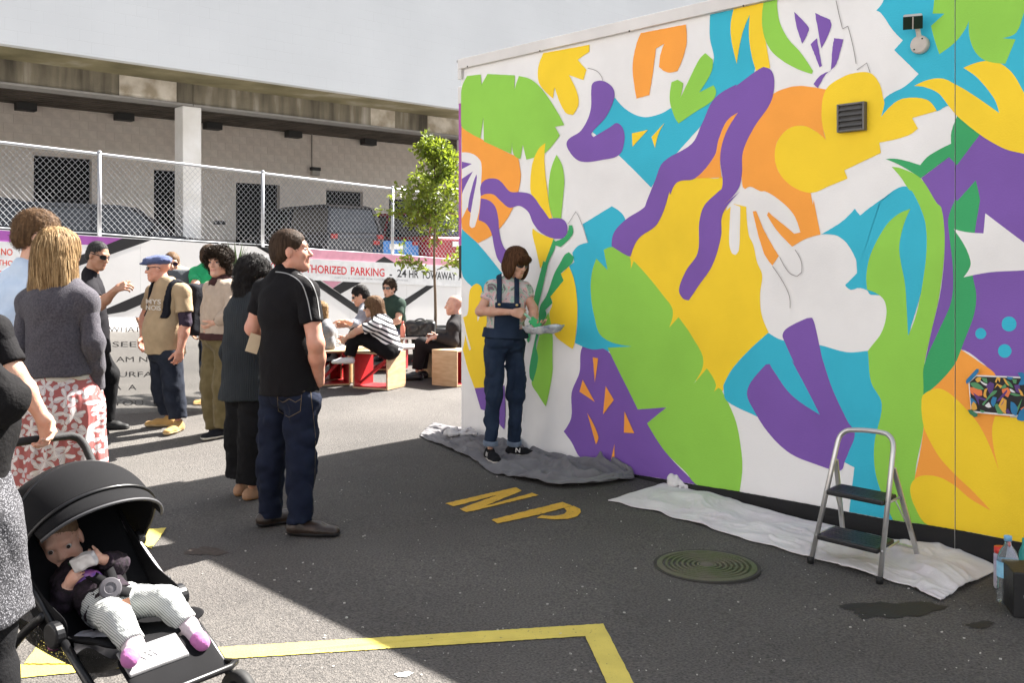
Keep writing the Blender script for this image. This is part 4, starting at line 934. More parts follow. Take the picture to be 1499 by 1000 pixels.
    def short_hair(s, m, thick=.012, face=.0, amp=.004, wl=.02, vox=.005, fringe=.0, sides=True):
        t = thick; pr = [s.he((0, -.018, .040), (.077 + t * .6, .098 + t, .086 + t), .01), s.he((0, -.055, -.02), (.066 + t * .4, .06 + t, .062), .03)]
        pr += [s.he((0, .125, -.055 + face), (.10, .10, .115), .012, sub=True), s.he((0, .01, -.12), (.12, .11, .075), .015, sub=True)]
        for q in (-1, 1): pr.append(s.he((q * .085, .0, -.012), (.03, .026, .036), .008, sub=True))
        return s.hair(pr, m, lumps(s.seed, amp, wl * s.hsc), vox)
    def shirt(s, m, sleeve=.6, hem=.86, inf=.012, belly=0., name='shirt', amp=.004, wl=.11, lo=None, flare=.0, neckcut=True, cols=None, sleeves='LR'):
        j, S_, R = s.j, s.S, s.R; fe = .93 if s.fem else 1; mid = (j['pelvis'] + j['chest']) / 2
        hemp = lo if lo is not None else j['pelvis'] + R[2] * (hem - .95) * S_
        pr = [EL(j['chest'] + R[2] * .02 * S_, np.array((.165 * fe, .118, .19)) * S_ * s.b + inf, R, .06 * S_), EL(mid, np.array((.148 * fe, .11, .17)) * S_ * s.b + inf, R, .06 * S_),
              RC(j['shL'], j['shR'], .052 * S_ * s.b + inf * .8, .052 * S_ * s.b + inf * .8, .05 * S_),
              RC(mid, hemp, .150 * fe * S_ * s.b + inf, (.174 + flare) * S_ * s.b + inf * 1.15, .06 * S_, w=R[1], sq=.83, cap=True)]
        for q in 'LR': pr.append(RC(j['neck'] - R[2] * .012 * S_, j['sh' + q] + R[2] * .006 * S_, .05 * S_ * s.b + inf, .044 * S_ * s.b + inf * .8, .05 * S_))
        if s.fem:
            for q in (-1, 1): pr.append(EL(j['chest'] + R[0] * .075 * q * S_ + R[1] * .085 * S_, np.array((.062, .055, .06)) * S_ + inf, R, .05))
        if belly: pr.append(EL(mid + R[1] * .05 * S_ - R[2] * .03 * S_, np.array((.145, .12, .17)) * S_ * s.b * belly + inf, R, .06 * S_))
        s.sp = (j, list(pr)); s.sinf = inf
        sl = []
        for q in sleeves:
            sp = s.sleeve(q, sleeve, inf); d0 = nrm(j['el' + q] - j['sh' + q]); pr.append(RC(j['sh' + q], j['sh' + q] + d0 * .05 * S_, .050 * S_ * s.b * (.9 if s.fem else 1) + inf * .7, .048 * S_ * s.b * (.9 if s.fem else 1) + inf * .7, .04 * S_)); sl.append(sp)
        cuts = [(R[2], float(R[2] @ (j['neck'] + R[2] * .055 * S_)))] if neckcut else []
        # keep forearms of one arm from gluing: cuts only above the neck
        v, f = sdf(pr, s.vox, cuts=cuts if neckcut and j['wrL'][2] < j['neck'][2] and j['wrR'][2] < j['neck'][2] else (), disp=folds(s.seed + 3, amp, wl * S_))
        v, f = join([(v, f)] + [sdf(x, s.vox, disp=folds(s.seed + 9 + i, amp * .75, wl * S_ * .7)) for i, x in enumerate(sl)])
        o = add(name, v, f, m, s.t, True); return o
    def patch(s, name, m, cuts, ex=.006, vox=None, disp=None):
        """a piece lying on the shirt: the shirt's own surface a little proud, cut by planes"""
        import copy
        pr = []
        for p in s.sp[1]:
            p = copy.copy(p)
            if isinstance(p, RC):
                p.ra += ex; p.rb += ex
                if p.cap: p.b = p.b + nrm(p.b - p.a) * .03; p.lo = p.lo - .03; p.hi = p.hi + .03
            else: p.r = p.r + ex
            p.lo = p.lo - ex; p.hi = p.hi + ex; pr.append(p)
        v, f = sdf(pr, vox or s.vox * .8, cuts=cuts, disp=disp); return add(name, v, f, m, s.t, True)
    def trousers(s, m, inf=.012, ank=.045, knee=.0, end=1., amp=.0045, wl=.12, waist=None, name='trousers', seat=True):
        j, S_ = s.j, s.S; pr = []
        if seat: pr.append(EL(j['pelvis'], np.array((.168, .128, .115)) * S_ * s.b + inf, s.R, .05 * S_))
        for q in 'LR':
            h, k, a = j['hip' + q], j['kn' + q], j['an' + q]; e = k + (a - k) * end
            pr += [RC(h, k, .09 * S_ * s.b + inf, (.062 + knee) * S_ * s.b + inf, .04 * S_), RC(k, e, (.060 + knee) * S_ * s.b + inf, ank * S_ * s.b + inf, .03 * S_, cap=True)]
        v, f = sdf(pr, s.vox, disp=folds(s.seed + 5, amp, wl * S_, 1.2)); return add(name, v, f, m, s.t, True)
    def shoes(s, m, sole, h=.075, L=1., which='LR', high=False):
        for q in which:
            a, t = s.j['an' + q], s.j['toe' + q]; S_ = s.S * L; g = float(gz(a[0], a[1])); d = (t - a) * V3(1, 1, 0); d = nrm(d)
            gr = min(a[2], t[2]) - .03 * S_ if min(a[2], t[2]) > g + .12 else g
            a2 = V3(a[0], a[1], gr) - d * .035 * S_; t2 = a2 + d * .205 * S_; U = V3(0, 0, 1)
            pr = [RC(a2 + U * .036 * S_, a2 + d * .13 * S_ + U * .032 * S_, .04 * S_, .044 * S_, .02, w=U, sq=.95), RC(a2 + d * .13 * S_ + U * .03 * S_, t2 + U * .024 * S_, .045 * S_, .038 * S_, .02, w=U, sq=.72), RC(a2 + d * .02 * S_ + U * .04 * S_, a2 + d * .03 * S_ + U * (.1 if high else h) * S_, .038 * S_, .036 * S_, .03, cap=True)]
            v, f = sdf(pr, .0065 * S_, cuts=[(V3(0, 0, -1), -(gr + .014 * S_))]); o = add('shoe', v, f, m, s.t, True)
            for p in pr: p.ra += .004; p.rb += .004
            v, f = sdf(pr[:2], .0065 * S_, cuts=[(V3(0, 0, 1), gr + .022 * S_), (V3(0, 0, -1), -(gr + .001))]); add('sole', v, f, sole, o, True)
    def strand_noise(s, amp=.004, freq=.012):
        Rr, Lk = s.HR[0], s.HR[1]; r = np.random.default_rng(s.seed); a, b = r.uniform(0, 6, 2); w = 2 * math.pi / (freq * s.hsc); h0 = s.j['head']
        def f(x, y, z):
            u = (x - h0[0]) * Rr[0] + (y - h0[1]) * Rr[1] + (z - h0[2]) * Rr[2]; v = (x - h0[0]) * Lk[0] + (y - h0[1]) * Lk[1] + (z - h0[2]) * Lk[2]
            return amp * (np.sin(w * u + a + 2.2 * np.sin(9 * z + 14 * v)) + .7 * np.sin(w * .83 * v + b + 1.7 * np.sin(11 * z + 17 * u)))
        return f

from mathutils import kdtree
def strands(fig, hair, m, n=1200, L=.08, wid=.0016, spread=.35, grav=1., curl=0., out=.004, seg=6, seed=1, comb=None):
    """thin ribbons of hair flowing over the hair volume"""
    me = hair.data; N = len(me.vertices); co = np.zeros(N * 3); no = np.zeros(N * 3); me.vertices.foreach_get('co', co); me.vertices.foreach_get('normal', no)
    co = co.reshape(-1, 3) + ORG[hair.name]; no = no.reshape(-1, 3); kd = kdtree.KDTree(N)
    for i, c in enumerate(co): kd.insert(c, i)
    kd.balance(); r = np.random.default_rng(seed); V = []; Fc = []; k = 0; U = fig.HR[2]
    for i in r.integers(0, N, n):
        p = co[i] + no[i] * out * r.random(); nn = no[i]; side = r.normal(size=3) * spread; ph = r.uniform(0, 6.28); ll = L * r.uniform(.5, 1.2); st = ll / seg; row = []
        g = (-U * grav if comb is None else comb(co[i])) + side
        w0 = wid * r.uniform(.6, 1.5)
        for q in range(seg + 1):
            d = g - nn * (g @ nn) * .92; d = d / (np.linalg.norm(d) + 1e-6); x = np.cross(d, nn); x /= np.linalg.norm(x) + 1e-6
            tw = w0 * (1 - .75 * q / seg)
            pp = p + (np.cross(d, nn) * math.sin(ph + q * 1.5) + nn * (math.cos(ph + q * 1.5) + .6)) * curl
            V += [pp - x * tw, pp + x * tw]
            if q < seg: Fc.append([k, k + 1, k + 3, k + 2])
            k += 2; p = p + d * st
            _, j, dist = kd.find(p); nn = no[j]; h = (p - co[j]) @ nn
            if h < .001: p = p + nn * (.001 - h + out * .5 * r.random())
    o = add('hair_strands', np.array(V), Fc, m, hair, False, kind='stuff'); return o
# ================================================================ PEOPLE: the crowd
M_BLKC = cloth('black_jersey', (.006, .0055, .0065)); M_JEAN = cloth('dark_denim', (.006, .009, .022), (.011, .016, .034), scale=9, bump=.5, bscale=220); M_JEAN2 = cloth('blue_denim', (.05, .075, .12), (.08, .11, .16), scale=9, bump=.5, bscale=220)
M_RUB = mat('rubber_black', (.012, .012, .012), .7); M_RUBW = mat('rubber_cream', (.6, .56, .48), .6)
H_BRN = hairmat('hair_brown', (.055, .033, .02), (.022, .013, .008)); H_BLK = hairmat('hair_black', (.008, .007, .007), (.02, .018, .017)); H_BLD = hairmat('hair_blonde', (.36, .235, .115), (.13, .075, .032)); H_DBR = hairmat('hair_dark_brown', (.032, .019, .011), (.011, .007, .005)); H_MBR = hairmat('hair_mid_brown', (.15, .085, .042), (.06, .034, .018)); H_GRY = hairmat('hair_grey_black', (.05, .048, .047), (.012, .012, .012))
LIP = skinmat('lip_pink', (.42, .16, .14)); LIP2 = skinmat('lip_dark', (.3, .13, .1))
STAND = 'people standing around watching the painter'; SIT = 'people seated at the plywood tables'
# --- man in black polo
f = Fig('man in black polo and dark jeans, one hand in pocket, looking at the mural', (432, 778), 1.80, (.5, .87),
    dict(head=P(427, 368, .02), neck=P(418, 402, .02), chest=P(418, 462, 0), pelvis=P(424, 568, 0), shL=P(388, 420, .13), shR=P(449, 421, -.10), elL=P(371, 480, .16), wrL=P(392, 506, .36), elR=P(463, 503, -.16), wrR=P(468, 560, -.03),
         hipL=P(404, 585, .07), hipR=P(444, 585, -.05), knL=P(398, 676, .08), knR=P(440, 680, -.06), anL=P(395, 757, .12), anR=P(440, 766, -.08), toeL=P(425, 772, .2), toeR=P(492, 780, -.1)),
    STAND, bulk=1.04, vox=.0085, look=(1, .12, .1))
f.body(SK_R, dict(R=0, L=(nrm(V3(.6, .5, .2)), V3(0, 0, 1), .6)), fine=.0048)
hh = f.short_hair(H_BRN, .010, .012, .0012, .02, .0048); strands(f, hh, H_BRN, 1400, .022, .0011, .8, .6, out=.003, seg=3); f.face_parts(H_BRN, LIP)
polo_shirt = f.shirt(M_BLKC, .62, .915, .014, amp=.005, wl=.13)
# collar, shoulder piping, grey side panel
sdf_add('collar', [RC(f.j['neck'] + f.R[2] * .005, f.j['neck'] + f.R[2] * .05 + f.R[1] * .012, .070, .064, .01, cap=True, capa=True)], .006, M_BLKC, f.t)
M_PIPE = mat('piping_grey', (.3, .3, .3), .6)
R = f.R; jn = f.j
for ex, a, b in ((.0035, W(425, 402, f.d), W(452, 470, f.d)),):
    pass
pn = nrm(np.cross(W(424, 398, f.d - .3) - W(455, 470, f.d - .3), V3(0, 1, 0))); c0 = float(pn @ W(440, 425, f.d - .2))
pcs = []
for i_, s_ in ((0, 1),):
    pts = crom([W(404, 398, f.d), W(424, 402, f.d), W(441, 414, f.d), W(450, 436, f.d), W(455, 460, f.d), W(458, 474, f.d)], 5, False); pcs.append(pts)
    pcs.append(crom([W(436, 401, f.d), W(453, 410, f.d), W(463, 430, f.d), W(467, 452, f.d), W(469, 470, f.d)], 5, False))
from mathutils.bvhtree import BVHTree
def project_on(ob, pts, lift=.003):
    """lay points on an object's surface along the horizontal line of the place they came from"""
    me = ob.data; N = len(me.vertices); co = np.zeros(N * 3); me.vertices.foreach_get('co', co); co = co.reshape(-1, 3) + ORG[ob.name]
    bv = BVHTree.FromPolygons([Vector(c) for c in co], [list(p.vertices) for p in me.polygons]); out = []
    C = Vector((0, 0, CZ))
    for p in pts:
        dr = (Vector(p) - C).normalized(); h = bv.ray_cast(C, dr)
        if h[0] is not None: out.append((np.array(h[0]) + np.array(h[1]) * lift, np.array(h[1])))
    return out
def ribbon_on(ob, pts, w, m, par, name, lift=.0025):
    hs = project_on(ob, pts, lift); v = []; f_ = []
    for k, (p, n) in enumerate(hs):
        d_ = hs[min(k + 1, len(hs) - 1)][0] - hs[max(k - 1, 0)][0]; x = nrm(np.cross(d_, n)); v += [p - x * w, p + x * w]
    for k in range(len(hs) - 1): f_.append([2 * k, 2 * k + 2, 2 * k + 3, 2 * k + 1])
    if f_: add(name, np.array(v), f_, m, par, True)
for pts in pcs: ribbon_on(polo_shirt, pts, .003, M_PIPE, f.t, 'piping')
M_GRYC = cloth('grey_jersey', (.1, .098, .1))
v = sdf([RC(W(452, 480, f.d - .02), W(444, 564, f.d + .02), .075, .095, .03, w=f.R[0], sq=.9, cap=True)], .009, disp=folds(3, .004, .1)); add('side_panel', *v, M_GRYC, f.t, True)
pj = f.trousers(M_JEAN, .010, .062, .012, .99, amp=.009, wl=.09)
f.shoes(mat('brown_leather', (.028, .018, .013), .35, bump=.3, bscale=40), M_RUB, L=1.12)
M_ST = mat('stitch_tan', (.13, .1, .06), .8)
for pts in ([(407, 579), (408, 602), (424, 611), (440, 602), (442, 578)], [(407, 584), (415, 589), (424, 584), (433, 589), (441, 584)], [(402, 574), (424, 577), (447, 573)], [(455, 572), (458, 600), (462, 640), (461, 700), (458, 750)]):
    q = []
    for k in range(len(pts) - 1): q += [W(*(np.array(pts[k]) + (np.array(pts[k + 1]) - pts[k]) * t_), f.d) for t_ in np.linspace(0, 1, 7)]
    ribbon_on(pj, q, .0016, M_ST, f.t, 'stitching')
card = MB().box(W(372, 503, f.d - .02), (.035, .055, .002), (nrm(V3(.8, .35, -.3)), nrm(V3(.3, .1, 1)), nrm(np.cross(V3(.8, .35, -.3), V3(.3, .1, 1))))).build('paper_card', mat('manila_card', (.58, .46, .31), .7)); tag(card, 'small tan card held at the hip of the man in the polo', 'card')
# --- woman with black hair, charcoal cardigan
f = Fig('black haired woman in long charcoal cardigan and black culottes', (360, 730), 1.66, (.72, .69),
    dict(head=P(374, 401, .03), neck=P(366, 430, 0), chest=P(360, 475, 0), pelvis=P(361, 560, 0), shL=P(346, 452, .13), shR=P(382, 452, -.1), elL=P(338, 515, .15), wrL=P(345, 565, .22), elR=P(388, 512, -.08), wrR=P(392, 555, .1), hipL=P(352, 572, .07), hipR=P(374, 572, -.06), knL=P(353, 640, .08), knR=P(372, 642, -.05), anL=P(354, 712, .1), anR=P(369, 722, -.02), toeL=P(368, 718, .22), toeR=P(386, 730, .06)), STAND, bulk=1.0, vox=.009, fem=True, look=(.95, .3, -.05))
f.under = -.006; f.body(SK_M); M_CARD = cloth('charcoal_rib', (.016, .019, .022), (.026, .03, .033), scale=3)
nt = M_CARD.node_tree; wv = nt.nodes.new('ShaderNodeTexWave'); wv.inputs['Scale'].default_value = 22; wv.inputs['Distortion'].default_value = 1.5; wv.bands_direction = 'X'; tcx = [x for x in nt.nodes if x.type == 'TEX_COORD'][0]; nt.links.new(tcx.outputs['Object'], wv.inputs['Vector']); [x for x in nt.nodes if x.type == 'BUMP'][0]; bb = [x for x in nt.nodes if x.type == 'BUMP'][0]; nt.links.new(wv.outputs['Fac'], bb.inputs['Height'])
f.shirt(M_CARD, 1.9, .83, .03, amp=.006, wl=.16, flare=.015, name='cardigan')
f.trousers(cloth('black_wool', (.006, .006, .007)), .02, .088, .03, .80, amp=.007, wl=.1)
f.shoes(cloth('tan_suede', (.34, .2, .12)), mat('gum_sole', (.3, .15, .06), .7), h=.07, L=.98)
hh = f.hair([f.he((0, -.02, .038), (.098, .122, .105), .02), f.he((0, -.065, -.05), (.10, .085, .11), .04), f.he((-.05, -.075, -.14), (.07, .065, .09), .04), f.he((.04, -.07, -.13), (.06, .06, .08), .04), f.he((-.085, -.02, -.11), (.035, .05, .10), .03), f.he((0, .14, -.05), (.085, .085, .10), .02, True)], H_BLK, lumps(5, .009, .045), .0055)
strands(f, hh, H_BLK, 1500, .12, .0022, .3, curl=.005, out=.006); f.face_parts(H_BLK)
# --- curly haired youth
f = Fig('curly haired youth in beige bomber jacket and olive trousers', (321, 638), 1.79, (-.55, -.83),
    dict(head=P(321, 385, 0), neck=P(325, 413, .02), chest=P(324, 447, 0), pelvis=P(324, 490, 0), shL=P(341, 420, -.06), shR=P(310, 420, .10), elL=P(339, 456, -.18), wrL=P(319, 472, -.13), elR=P(306, 452, .12), wrR=P(305, 480, .02), hipL=P(333, 500, -.03), hipR=P(315, 500, .06), knL=P(329, 568, -.05), knR=P(310, 566, .05), anL=P(327, 629, -.05), anR=P(317, 628, .1), toeL=P(301, 640, -.2), toeR=P(331, 630, .25)), STAND, bulk=.98, vox=.0095, look=(-.28, -1, .02))
f.body(SK_F, fine=.0055); f.face_parts(H_DBR, LIP); M_BEI = cloth('beige_bomber', (.42, .33, .255)); M_MAR = cloth('maroon_rib', (.05, .022, .022))
f.shirt(M_BEI, 1.95, .93, .022, amp=.007, wl=.1, name='jacket')
sdf_add('collar', [RC(f.j['neck'] - f.R[2] * .01, f.j['neck'] + f.R[2] * .062 - f.R[1] * .012, .112, .076, .02, cap=True)], .008, M_MAR, f.t, disp=folds(3, .003, .05))
sdf_add('waistband', [RC(f.j['pelvis'] + f.R[2] * .02, f.j['pelvis'] - f.R[2] * .04, .203, .198, .02, w=f.R[1], sq=.84, cap=True, capa=True)], .009, M_MAR, f.t, disp=folds(6, .003, .05))
sdf_add('cuff', [RC(f.j['wrL'] + (f.j['elL'] - f.j['wrL']) * .18, f.j['wrL'], .052, .045, .01, cap=True, capa=True)], .007, M_MAR, f.t)
f.trousers(cloth('olive_twill', (.095, .073, .03), (.13, .10, .048)), .022, .07, .02, .97, amp=.009, wl=.13)
f.shoes(cloth('black_canvas', (.012, .012, .015)), M_RUBW, h=.09, L=1.05)
hh = f.hair([f.he((0, -.02, .05), (.10, .117, .092), .03), f.he((-.07, .02, .02), (.045, .06, .06), .03), f.he((.07, .02, .02), (.045, .06, .06), .03), f.he((0, .06, .095), (.08, .05, .035), .03), f.he((-.06, -.05, -.06), (.045, .05, .05), .03), f.he((.06, -.05, -.06), (.045, .05, .05), .03), f.he((0, .13, -.035), (.072, .085, .105), .01, True)], H_DBR, lumps(11, .012, .028), .0058)
strands(f, hh, H_DBR, 1500, .045, .002, 1.2, .15, curl=.009, out=.012, seg=9)
# --- cap man with backpack
f = Fig('man in blue flat cap and tan tee with a backpack', (252, 628), 1.72, (-.78, -.62),
    dict(head=P(232, 393, 0), neck=P(244, 413, .0), chest=P(246, 448, 0), pelvis=P(243, 512, 0), shL=P(268, 425, -.12), shR=P(226, 424, .13), elL=P(272, 473, -.16), wrL=P(264, 513, -.2), elR=P(213, 465, .2), wrR=P(210, 495, .12), hipL=P(250, 525, -.08), hipR=P(237, 525, .08), knL=P(255, 568, -.1), knR=P(238, 566, .09), anL=P(261, 614, -.12), anR=P(247, 607, .12), toeL=P(252, 628, -.22), toeR=P(218, 624, .1)), STAND, bulk=1.1, vox=.0095, look=(-.98, -.2, -.04))
f.body(SK_R, dict(L=(V3(-.15, 0, -1), V3(-.6, .6, 0), .7)), fine=.0055)
f.face_parts(H_BRN, LIP, eyes=False); f.glasses(big=.9)
M_TAN = cloth('tan_jersey', (.36, .265, .16))
o = f.shirt(M_TAN, .66, .915, .02, belly=1.12, amp=.006, wl=.14, name='tee')
sdf_add('undersleeve', [RC(f.j['shL'] + (f.j['elL'] - f.j['shL']) * .55, f.j['elL'], .062, .056, .02), RC(f.j['elL'], f.j['elL'] + (f.j['wrL'] - f.j['elL']) * .12, .056, .052, .01, cap=True)], .007, cloth('plum_knit', (.035, .025, .04)), f.t, disp=folds(2, .0025, .04))
pr_x = nrm(np.cross(V3(0, 0, 1), -f.R[1]))
f.trousers(cloth('navy_denim', (.010, .013, .022), (.018, .022, .033)), .016, .066, .015, .98, amp=.008, wl=.11)
f.shoes(cloth('tan_boot', (.42, .25, .09)), mat('crepe', (.42, .3, .16), .8), high=True, L=1.05)
sdf_add('flat_cap', [f.he((0, .012, .078), (.098, .128, .048), .03), f.he((0, -.03, .07), (.094, .10, .05), .03), f.he((0, .105, .05), (.07, .06, .016), .02)], .0055, cloth('cap_blue', (.055, .075, .16), (.08, .1, .2)), f.t, disp=folds(3, .003, .04))
sdf_add('beard', [f.hr((0, .075, -.085), (0, .06, -.1), .024, .02, .01), f.hr((-.04, .03, -.075), (.04, .03, -.075), .012, .012, .01)], .005, hairmat('beard_brown', (.12, .07, .045), (.08, .05, .03)), f.t, disp=folds(4, .002, .012))
M_PRN = mat('print_white', (.6, .56, .5), .8)
for zz, ww in ((.02, .8), (-.03, 1.)):
    text_on('MYS' if zz > 0 else 'NOIS', W(214, 448 - zz * 180, f.d - .17), W(236, 449 - zz * 180, f.d - .235), W(214, 441 - zz * 180, f.d - .17), M_PRN, f.t, 'shirt_print', out=V3(0, 0, 0))
bpk = thing('backpack', W(284, 500, f.d), 'black backpack on the back of the man in the flat cap', 'backpack')
bo = MB(); M_BAG = cloth('bag_black', (.012, .013, .018), bump=.5)
sdf_add('bag_body', [BX(W(279, 452, f.d + .12), (.06, .12, .19), np.array([-f.R[1], f.R[0], V3(0, 0, 1)]), .04), BX(W(286, 470, f.d + .14), (.045, .10, .1), np.array([-f.R[1], f.R[0], V3(0, 0, 1)]), .03)], .01, M_BAG, bpk, disp=folds(8, .005, .1))
xs = float(f.R[0] @ f.j['chest'])
for q in (-1, 1):
    xc = xs + q * .135; f.patch('strap', M_BAG, [(f.R[0], xc + .022), (-f.R[0], -(xc - .022)), (-f.R[2], -(float(f.R[2] @ f.j['chest']) - .10))], .014, vox=.0085); bpk_s = LAST[0]; bpk_s.parent = bpk; 
    for v_ in bpk_s.data.vertices: v_.co += Vector(ORG[f.t.name] - ORG[bpk.name])
# --- person half hidden behind the flat cap
f = Fig('person in sunglasses mostly hidden behind the flat cap man', (262, 592), 1.72, (.3, -.95), dict(head=P(252, 387, 0), neck=P(256, 402, .03)), STAND, vox=.014, look=(.35, -.93, 0))
f.body(SK_F, fine=.0075); f.glasses(); f.short_hair(H_MBR, .01, .01, .003, .02, .008); f.shirt(cloth('slate_tee', (.09, .1, .11)), .6, .86); f.trousers(M_JEAN2, .014, .06, .01, .98); f.shoes(MATS['tan_suede'], M_RUB)
# --- green T-shirt
f = Fig('person in bright green tee and blue jeans behind the curly youth', (294, 590), 1.74, (.35, .9), dict(head=P(309, 376, .0), neck=P(304, 392, 0), shL=P(286, 398, -.02), shR=P(318, 400, 0), elL=P(287, 423, -.22), wrL=P(303, 441, -.26), chest=P(300, 420), pelvis=P(294, 478), hipL=P(287, 485), hipR=P(303, 485), anL=P(284, 581, 0), anR=P(306, 582, 0), knL=P(284, 535, 0), knR=P(305, 535, 0)), STAND, vox=.013, look=(.5, .85, 0))
f.body(SK_F, fine=.0075); f.short_hair(H_BRN, .012, .01, .003, .02, .008); f.shirt(cloth('green_tee', (.02, .33, .13)), .62, .86, .016, amp=.007); f.trousers(M_JEAN2, .014, .06, .01, .98, amp=.008); f.shoes(MATS['tan_boot'], MATS['crepe'])
# --- man in dark tee, hand raised
f = Fig('man in dark tee and wraparound sunglasses with a raised fist', (146, 632), 1.79, (.9, -.42), dict(head=P(144, 374, 0), neck=P(133, 397, .02), chest=P(134, 442, .0), shR=P(133, 422, -.17), shL=P(142, 420, .18), elR=P(147, 447, -.25), wrR=P(171, 423, -.35), elL=P(136, 462, .25), wrL=P(140, 500, .22), pelvis=P(136, 503, 0), hipR=P(135, 512, -.08), hipL=P(139, 512, .08), toeR=P(165, 636, -.15), toeL=P(168, 627, .1)), STAND, vox=.010, look=(.93, -.3, -.28), hup=(.2, 0, 1))
f.body(SK_O, dict(R=(nrm(V3(1, -.2, .35)), V3(.1, .8, -.5), 1.0)), fine=.0055); f.face_parts(H_BLK, LIP2, eyes=False); f.glasses(); hh = f.short_hair(H_GRY, .003, .036, .0008, .012, .0055); strands(f, hh, H_GRY, 1300, .017, .0013, 1.2, .4, out=.006, seg=2)
sdf_add('beard', [f.hr((0, .07, -.088), (0, .055, -.1), .024, .02, .01), f.hr((-.045, .02, -.07), (0, .06, -.09), .018, .018, .01), f.hr((.045, .02, -.07), (0, .06, -.09), .018, .018, .01)], .0055, hairmat('beard_grey', (.07, .06, .055), (.14, .12, .11)), f.t, disp=folds(4, .0015, .012))
f.shirt(cloth('ink_tee', (.010, .009, .012)), .62, .86, .012, amp=.005); f.trousers(cloth('black_trouser', (.006, .006, .007)), .012, .055, .01, .99); f.shoes(M_RUB, M_RUB)
# --- blonde woman, blazer and floral skirt
f = Fig('long haired blonde woman in grey blazer and floral skirt, seen from behind', (88, 884), 1.70, (.12, .99),
    dict(head=P(88, 372, .04), neck=P(86, 410, 0), chest=P(84, 462, 0), pelvis=P(88, 560, 0), shL=P(44, 436, .03), shR=P(127, 436, -.02), elL=P(30, 508, -.03), wrL=P(45, 562, .12), elR=P(137, 503, -.04), wrR=P(141, 570, .04)), STAND, bulk=.95, vox=.0085, fem=True, look=(.22, .97, 0))
f.under = -.006; f.body(SK_F); M_BLZ = cloth('grey_linen', (.05, .046, .058), (.085, .08, .093), scale=120, bump=.6, bscale=260)
f.shirt(M_BLZ, 1.97, .985, .012, amp=.0045, wl=.13, flare=.01, name='blazer')
sdf_add('top', [RC(f.j['pelvis'] + f.R[2] * .09, f.j['pelvis'] + f.R[2] * .015, .15, .165, .02, w=f.R[1], sq=.83, cap=True)], .009, cloth('cream_top', (.55, .52, .47)), f.t, disp=folds(2, .004, .06))
fl = bpy.data.materials.new('floral_rose'); fl.use_nodes = True; nt = fl.node_tree; b = nt.nodes['Principled BSDF']; b.inputs['Roughness'].default_value = .8
def flowers(nt, scale, petals, rad, seed):
    tc = nt.nodes.new('ShaderNodeTexCoord'); mp = nt.nodes.new('ShaderNodeMapping'); mp.inputs['Scale'].default_value = (scale, scale * .35, scale); mp.inputs['Location'].default_value = (seed, seed * 2, seed * 3); nt.links.new(tc.outputs['Object'], mp.inputs[0])
    vo = nt.nodes.new('ShaderNodeTexVoronoi'); vo.inputs['Scale'].default_value = 1; vo.inputs['Randomness'].default_value = .85; nt.links.new(mp.outputs[0], vo.inputs['Vector'])
    sb = nt.nodes.new('ShaderNodeVectorMath'); sb.operation = 'SUBTRACT'; nt.links.new(mp.outputs[0], sb.inputs[0]); nt.links.new(vo.outputs['Position'], sb.inputs[1])
    sx = nt.nodes.new('ShaderNodeSeparateXYZ'); nt.links.new(sb.outputs[0], sx.inputs[0]); sc = nt.nodes.new('ShaderNodeSeparateColor'); nt.links.new(vo.outputs['Color'], sc.inputs[0])
    an = mathn(nt, 'ARCTAN2', sx.outputs['Z'], sx.outputs['X']); an = mathn(nt, 'ADD', mathn(nt, 'MULTIPLY', an, petals), mathn(nt, 'MULTIPLY', sc.outputs[0], 6.28))
    c = mathn(nt, 'ABSOLUTE', mathn(nt, 'COSINE', mathn(nt, 'MULTIPLY', an, .5))); r = mathn(nt, 'SQRT', mathn(nt, 'ADD', mathn(nt, 'MULTIPLY', sx.outputs['X'], sx.outputs['X']), mathn(nt, 'MULTIPLY', sx.outputs['Z'], sx.outputs['Z'])))
    edge = mathn(nt, 'SUBTRACT', mathn(nt, 'MULTIPLY', mathn(nt, 'POWER', c, 1.15), rad), r)
    return edge, r, c
e1, r1, c1 = flowers(nt, 11, 5, .52, 1.3); e2, r2, c2 = flowers(nt, 16, 3, .5, 4.1)
in1 = ramp(nt, [(.0, (0, 0, 0)), (.02, (1, 1, 1))]); nt.links.new(e1, in1.inputs[0]); in2 = ramp(nt, [(.0, (0, 0, 0)), (.02, (1, 1, 1))]); nt.links.new(e2, in2.inputs[0])
vein = ramp(nt, [(.0, (.6, .56, .55)), (.10, (.6, .56, .55)), (.13, (.12, .08, .09)), (.2, (.6, .57, .56)), (.42, (.6, .57, .56)), (.47, (.16, .1, .11)), (.53, (.6, .57, .56))]); nt.links.new(mathn(nt, 'SUBTRACT', 1.0, c1), vein.inputs[0])
m1 = nt.nodes.new('ShaderNodeMix'); m1.data_type = 'RGBA'; nt.links.new(in2.outputs[0], m1.inputs[0]); m1.inputs[6].default_value = (.31, .085, .08, 1); m1.inputs[7].default_value = (.45, .40, .41, 1)
m2 = nt.nodes.new('ShaderNodeMix'); m2.data_type = 'RGBA'; nt.links.new(in1.outputs[0], m2.inputs[0]); nt.links.new(m1.outputs[2], m2.inputs[6]); nt.links.new(vein.outputs[0], m2.inputs[7]); nt.links.new(m2.outputs[2], b.inputs['Base Color'])
pv = f.j['pelvis']; low = V3(f.B[0], f.B[1], .32)
def pleat(x, y, z, c=pv):
    a = np.arctan2(y - c[1], x - c[0]); k = np.clip((pv[2] + .05 - z) / .3, .15, 1); return k * .010 * np.sin(17 * a + 2 * np.sin(5 * z + 3 * a)) + .003 * np.sin(40 * a)
